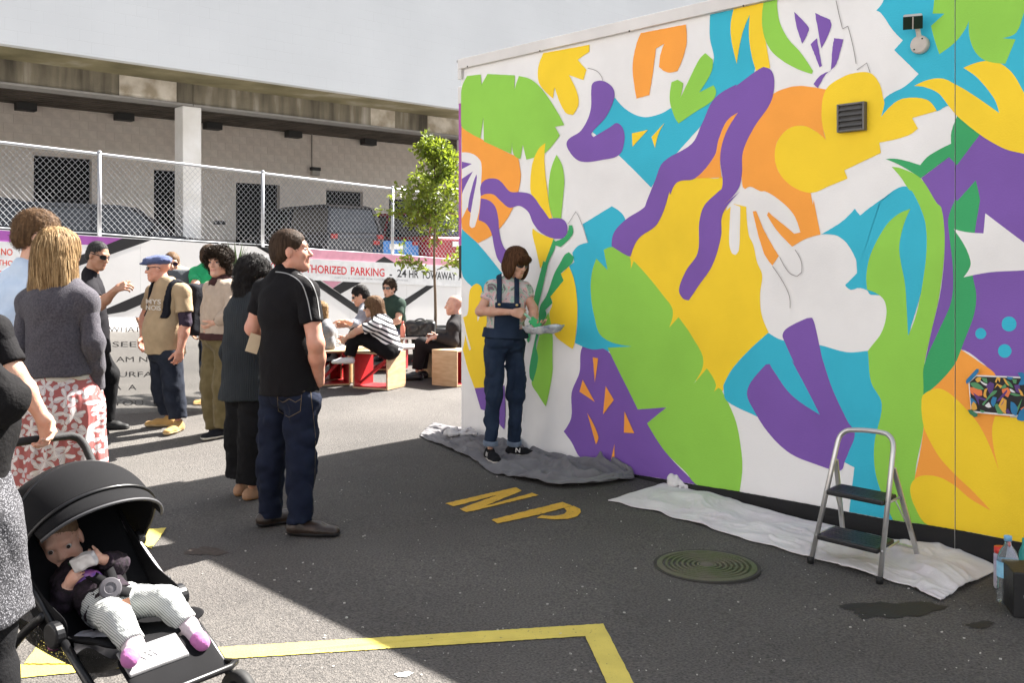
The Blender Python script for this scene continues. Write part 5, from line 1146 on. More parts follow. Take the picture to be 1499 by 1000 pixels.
v = sdf([RC(pv + V3(0, 0, .05), pv - V3(0, 0, .12), .158, .19, .03, w=V3(0, 1, 0), sq=.82), RC(pv - V3(0, 0, .12), low, .19, .225, .04, w=V3(0, 1, 0), sq=.85, cap=True)], .010, disp=pleat); add('skirt', *v, fl, f.t, True)
f.shoes(cloth('black_flat', (.01, .01, .01)), M_RUB, L=.95)
hh = f.hair([f.he((0, -.022, .035), (.093, .118, .10), .02), f.he((0, -.06, -.06), (.098, .078, .12), .04), f.he((.0, -.075, -.165), (.105, .05, .10), .04), f.he((.075, -.03, -.12), (.032, .05, .12), .03), f.he((-.08, -.04, -.12), (.035, .05, .12), .03), f.he((0, .14, -.05), (.075, .09, .11), .015, True)], H_BLD, lumps(4, .003, .04), .0052)
strands(f, hh, H_BLD, 3200, .17, .0019, .12, out=.007, seg=8); strands(f, hh, hairmat('hair_blonde_dark', (.17, .10, .045), (.09, .05, .02)), 900, .16, .0018, .12, out=.007, seg=8, seed=5); strands(f, hh, hairmat('hair_blonde_light', (.5, .36, .2), (.36, .24, .12)), 700, .15, .0016, .1, out=.008, seg=8, seed=6)
# --- man in light blue shirt
f = Fig('brown haired man in pale blue collared shirt beside the blonde woman', (30, 812), 1.82, (.75, .65), dict(head=P(58, 346, 0), neck=P(42, 392, 0), shL=P(-25, 425, .16), shR=P(52, 425, -.1), chest=P(18, 470, 0), pelvis=P(20, 580), elL=P(-45, 500, .1), elR=P(55, 515, -.1), wrR=P(60, 590, .05)), STAND, vox=.010, look=(.93, .3, -.1), hs=1.0)
f.body(SK_F, fine=.005); hh = f.short_hair(H_MBR, .02, .008, .004, .03, .005); strands(f, hh, H_MBR, 1800, .04, .0015, .8, .3, curl=.002, out=.007, seg=4); f.glasses()
M_BLU = cloth('pale_blue_oxford', (.42, .52, .66), (.48, .57, .7)); f.shirt(M_BLU, 1.9, .86, .018, amp=.006)
sdf_add('collar', [RC(f.j['neck'] + f.R[2] * .0, f.j['neck'] + f.R[2] * .045 + f.R[1] * .01, .074, .064, .01, cap=True, capa=True)], .006, M_BLU, f.t)
f.trousers(M_JEAN, .012, .06, .01, .98); f.shoes(MATS['brown_leather'], M_RUB)
# --- the painter
M_OVR = cloth('overall_denim', (.013, .023, .045), (.024, .038, .068), scale=7, bump=.5, bscale=220)
f = Fig('woman in denim dungarees and printed tee painting the mural', (738, 672), 1.68, (.5, -.87),
    dict(head=P(757, 384, -.02), neck=P(746, 411, 0), chest=P(742, 445, 0), pelvis=P(740, 498, 0), shR=P(721, 418, -.02), shL=P(768, 421, .0), elR=P(703, 456, -.06), wrR=P(752, 457, -.24), elL=P(781, 452, -.05), wrL=P(783, 476, -.20), hipR=P(726, 508, -.02), hipL=P(754, 508, .05), knR=P(724, 578, -.04), knL=P(756, 580, .04), anR=P(718, 656, -.03), anL=P(753, 655, .12), toeR=P(732, 690, -.25), toeL=P(786, 668, .05)), None, bulk=.96, vox=.0085, fem=True, look=(.62, -.74, -.32), hup=(.15, -.1, 1))
pf = f
f.body(SK_F, dict(R=(nrm(V3(.9, -.15, -.25)), V3(.0, .9, -.4), 1.0), L=(nrm(V3(.3, -.6, .05)), V3(0, 0, 1), .35)), fine=.005); f.face_parts(H_BRN, LIP, eyes=False); f.glasses(mat('shades_brown', (.012, .01, .009), .12), 1.08)
pt = mat('tropical_tee', (.7, .62, .6), .85, bump=.3, bscale=90); nt = pt.node_tree; tcx = [x for x in nt.nodes if x.type == 'TEX_COORD'][0]
nn = nt.nodes.new('ShaderNodeTexNoise'); nn.inputs['Scale'].default_value = 9; nn.inputs['Detail'].default_value = 3; nn.inputs['Distortion'].default_value = 2.2; nt.links.new(tcx.outputs['Object'], nn.inputs['Vector'])
rp = ramp(nt, [(.3, (.17, .12, .14)), (.38, (.30, .42, .33)), (.46, (.5, .44, .42)), (.55, (.6, .28, .28)), (.6, (.52, .46, .44)), (.66, (.2, .17, .2)), (.72, (.45, .5, .42))], 'CONSTANT'); nt.links.new(nn.outputs['Fac'], rp.inputs[0]); nt.links.new(rp.outputs[0], nt.nodes['Principled BSDF'].inputs['Base Color'])
f.shirt(pt, .5, 1.005, .012, amp=.006, wl=.1, name='tee', neckcut=True)
f.trousers(M_OVR, .010, .047, .004, .93, amp=.009, wl=.09, name='dungarees')
sdf_add('cuff', [RC(f.j['knR'] + (f.j['anR'] - f.j['knR']) * .86, f.j['knR'] + (f.j['anR'] - f.j['knR']) * .955, .060, .060, .01, cap=True, capa=True)], .007, cloth('denim_pale', (.16, .2, .26)), f.t)
sdf_add('cuff', [RC(f.j['knL'] + (f.j['anL'] - f.j['knL']) * .86, f.j['knL'] + (f.j['anL'] - f.j['knL']) * .955, .060, .060, .01, cap=True, capa=True)], .007, MATS['denim_pale'], f.t)
R = f.R; mid = (f.j['pelvis'] + f.j['chest']) / 2
cc0 = f.j['chest']; RR = R
f.patch('bib', M_OVR, [(-RR[1], float(-RR[1] @ (cc0 + RR[1] * .02))), (RR[0], float(RR[0] @ cc0) + .098), (-RR[0], -float(RR[0] @ cc0) + .098), (RR[2], float(RR[2] @ cc0) + .015)], .014)
f.patch('waist_panel', M_OVR, [(RR[2], float(RR[2] @ mid) - .045)], .015)
for q in (-1, 1):
    xc = float(RR[0] @ cc0) + q * .068
    f.patch('strap', M_OVR, [(RR[0], xc + .019), (-RR[0], -(xc - .019)), (-RR[2], -(float(RR[2] @ cc0) - .02))], .017, vox=.006)
    MB().lathe(cc0 + RR[0] * q * .068 + RR[1] * .160 + RR[2] * .0, [(.011, 0), (.011, .004), (.006, .006)], 12, (RR[0], RR[2], RR[1])).build('button', mat('brass', (.5, .38, .2), .3, metal=1), f.t)
f.shoes(cloth('black_trainer', (.012, .012, .014)), M_RUBW, h=.085, L=1.02)
for c in [c for c in f.t.children if c.name.startswith('shoe')]:
    pass
hh = f.hair([f.he((0, -.016, .036), (.092, .115, .098), .02), f.he((0, -.045, -.045), (.094, .078, .085), .04), f.he((-.075, .01, -.05), (.026, .065, .082), .03), f.he((.075, .01, -.05), (.026, .065, .082), .03), f.he((0, .088, .055), (.066, .024, .034), .02), f.he((0, .135, -.075), (.064, .085, .10), .012, True)], hairmat('hair_chestnut', (.11, .05, .022), (.04, .018, .009)), lumps(3, .002, .05), .005)
strands(f, hh, MATS['hair_chestnut'], 2200, .09, .0017, .12, out=.004, seg=6)
# trainer emblems
for an, tt in (('anR', 'toeR'), ('anL', 'toeL')):
    a = f.j[an]; d = nrm((f.j[tt] - a) * V3(1, 1, 0)); s_ = np.cross(d, V3(0, 0, 1)); s_ = s_ if s_[1] < 0 else -s_; g = float(gz(a[0], a[1]))
    base = V3(a[0], a[1], g + .038) + d * .03 + s_ * .049; text_on('N', base, base + d * .04 * (1 if np.cross(V3(0,0,1), s_) @ d > 0 else 1), base + V3(0, 0, .035) - s_ * .008, mat('emblem_white', (.7, .68, .64), .6), f.t, 'emblem')
# brush and paint tray
hR = f.j['wrR']; br0 = W(768, 459, f.d - .27); br1 = W(789, 477, f.d - .30)
t = thing('paint_brush', br1, 'paint brush loaded with green held by the painter', 'brush')
MB().tube([br0, br0 * .5 + br1 * .5], [.009, .012], 8).build('handle', mat('brush_handle', (.45, .55, .5), .5, col2=(.1, .4, .2), scale=40), t, True)
bd = nrm(br1 - br0); bx_ = nrm(np.cross(bd, V3(0, 1, .3))); MB().box(br0 * .35 + br1 * .65, (.026, .009, .03), (bx_, np.cross(bd, bx_), bd)).build('ferrule', mat('green_paint', (.03, .36, .12), .35), t)
MB().box(br0 * .12 + br1 * .88, (.028, .010, .028), (bx_, np.cross(bd, bx_), bd)).build('bristles', MATS['green_paint'], t)
t = thing('paint_tray', W(796, 486, f.d - .3), 'shallow paint tray wrapped in smeared white plastic in her hand', 'tray')
tc_ = W(796, 482, f.d - .31); mb = MB(); n = 40
prof = [(.0, -.022), (.6, -.024), (.85, -.012), (1.0, .016), (1.03, .02), (.98, .016), (.82, -.004), (.55, -.012), (0, -.012)]
Pg = np.array([[tc_ + V3(.155 * r_ * math.cos(a) * (1 + .05 * math.sin(3 * a)), .10 * r_ * math.sin(a), z_ * 1.25 + .006 * math.sin(5 * a + r_ * 3) + .05 * r_ * math.cos(a) * .12) for a in np.linspace(0, 2 * math.pi, n + 1)] for r_, z_ in prof])
tm = mat('smeared_plastic', (.62, .63, .64), .25, col2=(.30, .33, .42), scale=22, bump=.8, bscale=45, mixlo=.42, mixhi=.62, spec=.6); mb.grid(Pg[:, ::-1]).build('tray', tm, t, True)
Pg = np.array([[tc_ + V3(.155 * r_ * math.cos(a) - .01, .10 * r_ * math.sin(a), -.006) for a in np.linspace(0, 2 * math.pi, 25)] for r_ in (0, .3, .6, .78)]); MB().grid(Pg).build('paint_pool', MATS['green_paint'], t, True)
# --- seated people
st = mat('striped_tee', (.7, .7, .69), .85, bump=.3, bscale=90); nt = st.node_tree; tcx = [x for x in nt.nodes if x.type == 'TEX_COORD'][0]
mp = nt.nodes.new('ShaderNodeMapping'); mp.inputs['Rotation'].default_value = (0, math.radians(-28), 0); nt.links.new(tcx.outputs['Object'], mp.inputs[0])
wv = nt.nodes.new('ShaderNodeTexWave'); wv.bands_direction = 'Z'; wv.inputs['Scale'].default_value = 6.6; wv.inputs['Distortion'].default_value = .5; nt.links.new(mp.outputs[0], wv.inputs['Vector'])
rp = ramp(nt, [(.0, (.012, .012, .018)), (.42, (.012, .012, .018)), (.46, (.72, .71, .69))]); nt.links.new(wv.outputs['Fac'], rp.inputs[0]); nt.links.new(rp.outputs[0], nt.nodes['Principled BSDF'].inputs['Base Color'])
f = Fig('woman in black and white striped tee sitting with knees drawn up', (560, 570), 1.66, (-.96, -.25),
    dict(head=P(546, 449, 0), neck=P(556, 463, 0), chest=P(563, 485, 0), pelvis=P(571, 512, 0), shL=P(548, 475, -.2), shR=P(562, 472, .17), elL=P(522, 485, -.22), wrL=P(507, 496, -.1), elR=P(530, 480, .25), wrR=P(505, 495, .1), hipL=P(570, 515, -.1), hipR=P(570, 515, .09), knL=P(521, 489, -.08), knR=P(521, 490, .14), anL=P(511, 527, -.1), anR=P(511, 527, .15), toeL=P(497, 529, -.1), toeR=P(497, 529, .15)), SIT, vox=.0115, fem=True, look=(-.98, -.15, -.12))
f.body(SK_F, dict(L=(nrm(V3(-.6, .5, -.4)), V3(.3, .8, 0), .5), R=(nrm(V3(-.6, -.6, -.3)), V3(0, -.8, 0), .5)), fine=.0065); f.glasses()
f.shirt(st, .62, .90, .018, amp=.006); f.trousers(M_BLKC, .012, .055, .01, .86, amp=.005); f.shoes(cloth('white_trainer', (.65, .63, .62)), M_RUBW)
f.hair([f.he((0, -.02, .038), (.09, .115, .097), .02), f.he((0, -.075, -.06), (.085, .065, .12), .04), f.he((-.02, -.10, -.2), (.075, .05, .13), .05), f.he((-.06, -.02, -.10), (.03, .05, .1), .03), f.he((0, .135, -.05), (.085, .085, .11), .015, True)], hairmat('hair_light_brown', (.2, .12, .065), (.09, .052, .028)), lumps(3, .003, .04), .0065); strands(f, LAST[0], MATS['hair_light_brown'], 900, .16, .0026, .15, out=.006)
f = Fig('dark haired bearded man in grey shirt reaching over the table', (552, 546), 1.76, (-.95, -.3),
    dict(head=P(527, 433, 0), neck=P(535, 448, 0), chest=P(541, 468, 0), pelvis=P(550, 500, 0), shL=P(533, 457, -.2), shR=P(545, 456, .18), elL=P(521, 477, -.3), wrL=P(508, 470, -.42), elR=P(522, 477, .2), wrR=P(505, 476, .1), hipL=P(549, 503, -.1), hipR=P(549, 503, .1), knL=P(515, 503, -.1), knR=P(515, 503, .15), anL=P(517, 540, -.1), anR=P(517, 540, .15), toeL=P(507, 544, -.1), toeR=P(507, 544, .15)), SIT, vox=.013, look=(-.93, -.2, -.35))
f.body(SK_F, dict(L=(nrm(V3(-1, -.1, .1)), V3(0, 0, -1), .4)), fine=.0068); hh = f.short_hair(H_BLK, .012, .008, .003, .02, .007); strands(f, hh, H_BLK, 700, .03, .002, .8, .4, out=.005, seg=3); f.glasses(big=.8)
sdf_add('beard', [f.hr((0, .07, -.088), (0, .055, -.1), .025, .02, .01), f.hr((-.045, .02, -.06), (0, .06, -.09), .02, .018, .01), f.hr((.045, .02, -.06), (0, .06, -.09), .02, .018, .01)], .007, H_BLK, f.t)
f.shirt(cloth('marl_grey', (.22, .235, .27)), 1.55, .88, .015); f.trousers(M_JEAN, .012, .05, .01, .95); f.shoes(M_RUB, M_RUB)
f = Fig('bearded man in dark green tee and sunglasses behind the bag', (577, 524), 1.80, (-.55, -.83),
    dict(head=P(570, 422, 0), neck=P(573, 436, .02), chest=P(577, 457, 0), pelvis=P(580, 487, .05), shL=P(587, 443, -.05), shR=P(563, 443, .12), elL=P(583, 470, -.2), wrL=P(560, 478, -.25), elR=P(559, 466, .1), wrR=P(560, 482, -.1), hipL=P(584, 490, 0), hipR=P(573, 490, .08), knL=P(572, 492, -.35), knR=P(556, 492, -.3), anL=P(572, 525, -.35), anR=P(556, 525, -.3), toeL=P(568, 530, -.5), toeR=P(552, 530, -.45)), SIT, vox=.014, look=(-.4, -.92, 0))
f.body(SK_F, fine=.0072); hh = f.short_hair(H_BRN, .02, .012, .006, .03, .008); strands(f, hh, H_BRN, 900, .035, .0022, 1.1, .2, curl=.005, out=.008, seg=5); f.glasses()
sdf_add('beard', [f.hr((0, .07, -.088), (0, .055, -.1), .027, .022, .01), f.hr((-.045, .02, -.06), (0, .06, -.09), .022, .02, .01), f.hr((.045, .02, -.06), (0, .06, -.09), .022, .02, .01)], .007, H_DBR, f.t)
f.shirt(cloth('forest_tee', (.028, .05, .038)), .6, .88, .015); f.trousers(cloth('navy_chino', (.02, .025, .045)), .012, .05, .01, .95); f.shoes(M_RUB, M_RUB)
f = Fig('bald older man in dark suit sitting upright on a red box stool', (645, 556), 1.74, (-.97, -.2),
    dict(head=P(665, 447, 0), neck=P(671, 466, 0), chest=P(669, 486, 0), pelvis=P(668, 512, 0), shL=P(664, 476, -.17), shR=P(674, 475, .18), elL=P(664, 500, -.22), wrL=P(640, 493, -.18), elR=P(672, 500, .22), wrR=P(640, 495, .1), hipL=P(664, 514, -.1), hipR=P(664, 514, .1), knL=P(618, 504, -.1), knR=P(622, 504, .1), anL=P(611, 543, -.1), anR=P(618, 541, .12), toeL=P(594, 549, -.1), toeR=P(602, 546, .12)), SIT, vox=.0115, look=(-1, -.05, .0))
f.body(skinmat('skin_pale', (.6, .36, .27)), dict(L=(nrm(V3(-1, 0, -.25)), V3(0, .3, -1), .45)), fine=.0065); f.face_parts(H_GRY, LIP)
M_SUIT = cloth('charcoal_suit', (.028, .026, .027)); f.shirt(M_SUIT, 1.93, .80, .02, name='jacket', flare=.01); f.trousers(cloth('black_suit', (.014, .013, .014)), .014, .055, .01, .95)
sdf_add('shirt_collar', [RC(f.j['neck'] - f.R[2] * .0, f.j['neck'] + f.R[2] * .04, .068, .062, .01, cap=True)], .008, cloth('black_shirt', (.012, .012, .014)), f.t); f.shoes(mat('polished_black', (.008, .008, .01), .3), M_RUB, L=1.1)
f = Fig('fair haired person in grey knit sitting behind the polo man', (470, 560), 1.6, (-.7, .7),
    dict(head=P(468, 456, 0), neck=P(470, 472, 0), chest=P(472, 490, 0), pelvis=P(474, 518, 0), shL=P(460, 482, .1), shR=P(480, 481, -.1), elR=P(483, 505, -.1), wrR=P(470, 515, .1), elL=P(455, 500, .1), wrL=P(458, 515, .2), hipL=P(468, 520, .08), hipR=P(476, 520, -.08), knL=P(440, 512, .3), knR=P(445, 515, .1), anL=P(440, 552, .3), anR=P(445, 555, .1), toeL=P(432, 555, .4), toeR=P(436, 558, .2)), SIT, vox=.013, fem=True)
f.body(SK_F, fine=.007); f.hair([f.he((0, -.02, .038), (.092, .117, .10), .02), f.he((0, -.06, -.06), (.09, .07, .10), .04), f.he((0, .14, -.05), (.075, .09, .11), .015, True)], H_BLD, lumps(2, .005, .03), .007); strands(f, LAST[0], H_BLD, 400, .08, .003, .4, out=.01)
f.shirt(cloth('grey_knit', (.17, .175, .18), (.24, .24, .25), scale=40), 1.9, .86, .03); f.trousers(M_JEAN, .012, .05); f.shoes(M_RUB, M_RUB)
# ================================================================ THINGS BY THE TABLES
M_PLY = mat('plywood', (.56, .40, .245), .6, col2=(.46, .31, .17), scale=2.2, bump=.15, bscale=30, stretch=(3, 3, 14)); M_REDP = mat('red_paint', (.42, .012, .016), .5); M_TOP = mat('table_white', (.66, .62, .57), .5)
def rot(a): c, s_ = math.cos(a), math.sin(a); return np.array([[c, s_, 0], [-s_, c, 0], [0, 0, 1]], float)
def stool(c, w, d, h, yaw, label, brace=True, group='plywood box stools with red insides'):
    R = rot(yaw); X, Y, Z = R; c = np.asarray(c, float); t = thing('box_stool', c, label, 'stool', group); T = .018
    def pan(name, cc, half, inner=None):
        o = MB().box(c + X * cc[0] + Y * cc[1] + Z * cc[2], half, R).build(name, M_PLY, t); bevel(o, .002)
        if inner is not None:
            ic, ih = inner; MB().box(c + X * ic[0] + Y * ic[1] + Z * ic[2], ih, R).build('red_lining', M_REDP, o)
    e = .004
    pan('seat', (0, 0, h - T / 2), (w / 2, d / 2, T / 2), ((0, 0, h - T - e / 2 - .0005), (w / 2 - T - .004, d / 2 - .003, e / 2)))
    pan('base', (0, 0, T / 2), (w / 2, d / 2, T / 2), ((0, 0, T + e / 2 + .0005), (w / 2 - T - .004, d / 2 - .003, e / 2)))
    for q in (-1, 1): pan('side', (q * (w / 2 - T / 2), 0, h / 2), (T / 2, d / 2, h / 2 - T - .0005), ((q * (w / 2 - T - e / 2 - .0005), 0, h / 2), (e / 2, d / 2 - .003, h / 2 - T - e - .002)))
    if brace:
        MB().beam(c + X * (-w / 2 + .03) + Z * .05 - Y * d * .2, c + X * (w / 2 - .03) + Z * (h - .05) - Y * d * .2, .03, .05, Y).build('brace', M_REDP, t)
    return t
def ply_table(c, w, d, h, yaw, label, shape=None):
    R = rot(yaw); X, Y, Z = R; c = np.asarray(c, float); t = thing('low_table', c, label, 'table', 'low plywood tables')
    pts = shape or [(-.5, -.28), (-.28, -.5), (.28, -.5), (.5, -.28), (.5, .28), (.28, .5), (-.28, .5), (-.5, .28)]
    n = len(pts); v = [c + X * x * w + Y * y * d + Z * h for x, y in pts] + [c + X * x * w + Y * y * d + Z * (h - .026) for x, y in pts]
    add('table_top', v, [list(range(n)), list(range(n, 2 * n))[::-1]] + [[i, n + i, n + (i + 1) % n, (i + 1) % n] for i in range(n)], [M_TOP], t)
    for q in (-1, 1):
        MB().box(c + X * q * w * .27 + Z * (h - .026) / 2, (.012, d * .33, (h - .027) / 2), R).build('leg_panel', M_PLY if q < 0 else M_REDP, t)
        MB().box(c + X * q * (w * .27 - .015) + Z * (h - .03) / 2, (.002, d * .33, (h - .04) / 2), R).build('red_lining', M_REDP, t)
    MB().beam(c - X * w * .26 + Z * .06, c + X * w * .26 + Z * (h - .08), .03, .06, Y).build('brace', M_REDP, t); return t
stool(G(556, 567), .46, .40, .415, math.radians(-24), 'plywood box stool under the woman in stripes')
stool(G(487, 562), .36, .36, .40, math.radians(20), 'plywood box stool beside the polo man')
stool(G(512, 557), .34, .34, .40, math.radians(-30), 'plywood box stool under the white paper by the striped woman')
stool(G(648, 550), .46, .40, .36, math.radians(35), 'red lined box stool under the older man')
t_ = stool(G(664, 563), .36, .36, .42, math.radians(58), 'plain plywood box with closed front beside the painted wall', False)
stool(G(548, 540), .4, .38, .37, math.radians(10), 'box stool under the man in the grey shirt')
stool(G(577, 520), .4, .38, .40, math.radians(10), 'box stool under the man in the green tee')
stool(G(470, 556), .4, .38, .33, math.radians(30), 'box stool under the person in the grey knit')
ply_table(W(556, 0, 12.75) * V3(1, 1, 0), 1.15, .62, .50, math.radians(-12), 'white topped low table in front of the woman in stripes')
ply_table(W(612, 0, 13.6) * V3(1, 1, 0), .85, .6, .56, math.radians(8), 'low table that carries the black handbag')
pp = W(508, 0, 12.3); c = V3(pp[0], pp[1], .508); o = MB().box(c, (.16, .11, .003), rot(.4)).build('paper_sheet', mat('sheet_white', (.8, .79, .78), .7)); tag(o, 'white sheet of paper lying on the low table', 'paper')
# handbag
bc = W(616, 0, 13.45); bc = V3(bc[0], bc[1], .56); t = thing('handbag', bc, 'black leather handbag with two handles on the low table', 'bag'); M_LEA = mat('black_leather', (.012, .012, .012), .35, bump=.4, bscale=60)
sdf_add('bag_body', [BX(bc + V3(0, 0, .10), (.17, .06, .075), None, .035, .02), BX(bc + V3(0, 0, .19), (.14, .03, .01), None, .02, .05)], .012, M_LEA, t, disp=folds(4, .006, .1))
for q in (-.045, .045): MB().tube(crom([bc + V3(-.08, q, .17), bc + V3(-.07, q, .225), bc + V3(0, q, .245), bc + V3(.07, q, .225), bc + V3(.08, q, .17)], 5, False), .009, 8).build('handle', M_LEA, t, True)
bc = W(590, 0, 13.3); bc = V3(bc[0], bc[1], .56); t = thing('drink_bottle', bc, 'slim coral drink bottle next to the black handbag', 'bottle')
MB().lathe(bc, [(.03, 0), (.034, .01), (.034, .14), (.02, .17), (.016, .19)], 18).build('bottle_body', mat('coral', (.6, .2, .14), .4), t, True); MB().lathe(bc, [(.018, .19), (.018, .22), (.0, .222)], 14).build('cap', mat('cap_red', (.5, .1, .08), .4), t, True)
# sapling in a pot
tb = W(637, 0, 14.3) * V3(1, 1, 0); t = thing('potted_tree', tb, 'slender young tree with bright green leaves in a dark tub', 'tree')
MB().lathe(tb, [(.26, 0), (.30, .02), (.36, .58), (.38, .6), (.38, .64), (.34, .64), (.33, .57), (0, .56)], 28).build('tub', mat('tub_black', (.02, .02, .022), .5), t, True)
r = random.Random(12); lv = []; M_BARK = mat('bark', (.14, .1, .065), .9, bump=.6, bscale=50)
tz = W(640, 205, 14.3)[2]; trunk = [tb + V3(.012 * math.sin(k * 1.3), .01 * math.cos(k * 1.7), .5 + (tz - .55) * k / 9) for k in range(10)]
MB().tube(trunk, [.024 - .0019 * k for k in range(10)], 8).build('trunk', M_BARK, t, True)
br = MB()
def tw(p, d, L, rad, lev):
    n = 4; pts = [p]
    for k in range(n): d = nrm(d + V3(r.gauss(0, .13), r.gauss(0, .13), r.gauss(.03, .10))); pts.append(pts[-1] + d * L / n)
    br.tube(pts, [rad * (1 - .8 * k / n) for k in range(n + 1)], 5, cap=False)
    for k in range(1, n + 1):
        for _ in range(5 if lev else 4): lv.append((pts[k] + V3(*[r.gauss(0, .03) for _ in range(3)]), d))
    if lev > 0:
        for k in (1, 2, 3, 4):
            for _ in range(2): tw(pts[k], nrm(d * .6 + V3(r.gauss(0, .6), r.gauss(0, .6), r.gauss(.1, .4))), L * .45, rad * .5, lev - 1)
for k in range(29):
    u = r.random() ** .8; z = 1.62 + (tz - 1.72) * u; i = min(int((z - .5) / (tz - .55) * 9), 8); p = trunk[i] + (trunk[i + 1] - trunk[i]) * (((z - .5) / (tz - .55) * 9) - i); a = k * 2.4 + r.uniform(-.4, .4)
    prof_ = (.34 + 1.0 * math.sin(min(1, (1 - u) * 1.25) * math.pi * .5)) * .5
    tw(p, nrm(V3(math.cos(a), math.sin(a), .55 + .5 * u)), prof_ * r.uniform(.7, 1.05), .008, 1)
tw(W(640, 395, 14.3), nrm(V3(.7, 0, .3)), .42, .008, 1); tw(W(637, 398, 14.3), nrm(V3(-.8, -.2, .15)), .5, .007, 1)
br.build('branches', M_BARK, t)
V = []; Fc = []
for i, (p, d) in enumerate(lv):
    d2 = nrm(d * .6 + V3(r.gauss(0, .6), r.gauss(0, .6), r.gauss(-.15, .5))); x = nrm(np.cross(d2, V3(r.gauss(0, 1), r.gauss(0, 1), r.gauss(0, 1)))); n_ = np.cross(x, d2); L = r.uniform(.05, .095); w_ = L * .23; k = len(V)
    V += [p, p + d2 * L * .35 + x * w_ + n_ * .008, p + d2 * L * .75 + x * w_ * .75 + n_ * .006, p + d2 * L, p + d2 * L * .75 - x * w_ * .75 + n_ * .006, p + d2 * L * .35 - x * w_ + n_ * .008, p + d2 * L * .5]
    Fc += [[k, k + 1, k + 6], [k + 1, k + 2, k + 6], [k + 2, k + 3, k + 6], [k + 3, k + 4, k + 6], [k + 4, k + 5, k + 6], [k + 5, k, k + 6]]
lm = mat('young_leaf', (.085, .135, .018), .38, col2=(.19, .22, .022), scale=3.5, spec=.5); b_ = lm.node_tree.nodes['Principled BSDF']
tr = lm.node_tree.nodes.new('ShaderNodeBsdfTranslucent'); tr.inputs[0].default_value = (.3, .38, .03, 1); ms_ = lm.node_tree.nodes.new('ShaderNodeMixShader'); ms_.inputs[0].default_value = .35; on = [x for x in lm.node_tree.nodes if x.type == 'OUTPUT_MATERIAL'][0]
lm.node_tree.links.new(b_.outputs[0], ms_.inputs[1]); lm.node_tree.links.new(tr.outputs[0], ms_.inputs[2]); lm.node_tree.links.new(ms_.outputs[0], on.inputs[0])
add('crown', np.array(V), Fc, lm, t, kind='stuff')
# spiky plant behind the youth
pb = W(347, 0, 13.0) * V3(1, 1, 0); t = thing('spiky_plant', pb, 'spiky green fan leaved plant in front of the striped wall', 'plant')
MB().lathe(pb, [(.16, 0), (.2, .35), (.21, .4), (.18, .4), (.17, .36), (0, .35)], 20).build('pot', mat('pot_grey', (.2, .2, .2), .7), t, True)
MB().tube([pb + V3(0, 0, .3), pb + V3(0, 0, 1.42)], [.05, .045], 8).build('stem', M_BARK, t, True)
for k in range(34):
    a = r.uniform(0, 6.28); e = r.uniform(.1, 1.45); d = V3(math.cos(a) * math.cos(e), math.sin(a) * math.cos(e), math.sin(e)); p = pb + V3(0, 0, 1.40); L = r.uniform(.38, .55); x = nrm(np.cross(d, V3(0, 0, 1)))
    MB().raw([p - x * .006, p + x * .006, p + d * L * .5 + x * .018, p + d * L - V3(0, 0, .03), p + d * L * .5 - x * .018, p + d * L * .5 + V3(0, 0, .008)], [[0, 1, 5], [1, 2, 5], [2, 3, 5], [3, 4, 5], [4, 0, 5]]).build('leaf', mat('spike_leaf', (.10, .15, .05), .5), t)
# mirror panel with lettering
mp0 = G(152, 607); d0 = mp0[1]; mx1 = W(330, 0, d0)[0]; ztop = W(0, 464, d0)[2]
t = thing('mirror_panel', V3((mp0[0] + mx1) / 2, d0, 0), 'low mirrored panel with thin lettering behind the standing men', 'panel')
mm = bpy.data.materials.new('mirror'); mm.use_nodes = True; b_ = mm.node_tree.nodes['Principled BSDF']; b_.inputs['Metallic'].default_value = 1; b_.inputs['Roughness'].default_value = .035; b_.inputs['Base Color'].default_value = (.82, .83, .83, 1)
nz = mm.node_tree.nodes.new('ShaderNodeTexNoise'); nz.inputs['Scale'].default_value = 2.5; bpn = mm.node_tree.nodes.new('ShaderNodeBump'); bpn.inputs['Strength'].default_value = .02; bpn.inputs['Distance'].default_value = .05; mm.node_tree.links.new(nz.outputs['Fac'], bpn.inputs['Height']); mm.node_tree.links.new(bpn.outputs[0], b_.inputs['Normal'])
bevel(MB().box(V3((mp0[0] + mx1) / 2, d0 + .02, ztop / 2), ((mx1 - mp0[0]) / 2, .012, ztop / 2 - .002)).build('mirror', mm, t), .004)
MB().box(V3((mp0[0] + mx1) / 2, d0 + .045, ztop / 2 - .01), ((mx1 - mp0[0]) / 2 - .02, .01, ztop / 2 - .03)).build('backing', mat('panel_back', (.3, .3, .3), .7), t)
for txt, x0, x1, y in (('WHAT', 160, 206, 486), ('SEE', 165, 200, 508), ('I AM N', 162, 216, 530), ('SURFA', 164, 224, 552), ('A  A', 166, 200, 571), ('YOU', 166, 210, 594)):
    text_on(txt, W(x0, y, d0 + .005), W(x1, y, d0 + .005), W(x0, y - 8, d0 + .005), mat('letter_dark', (.09, .09, .09), .5), t, bold=-.004)
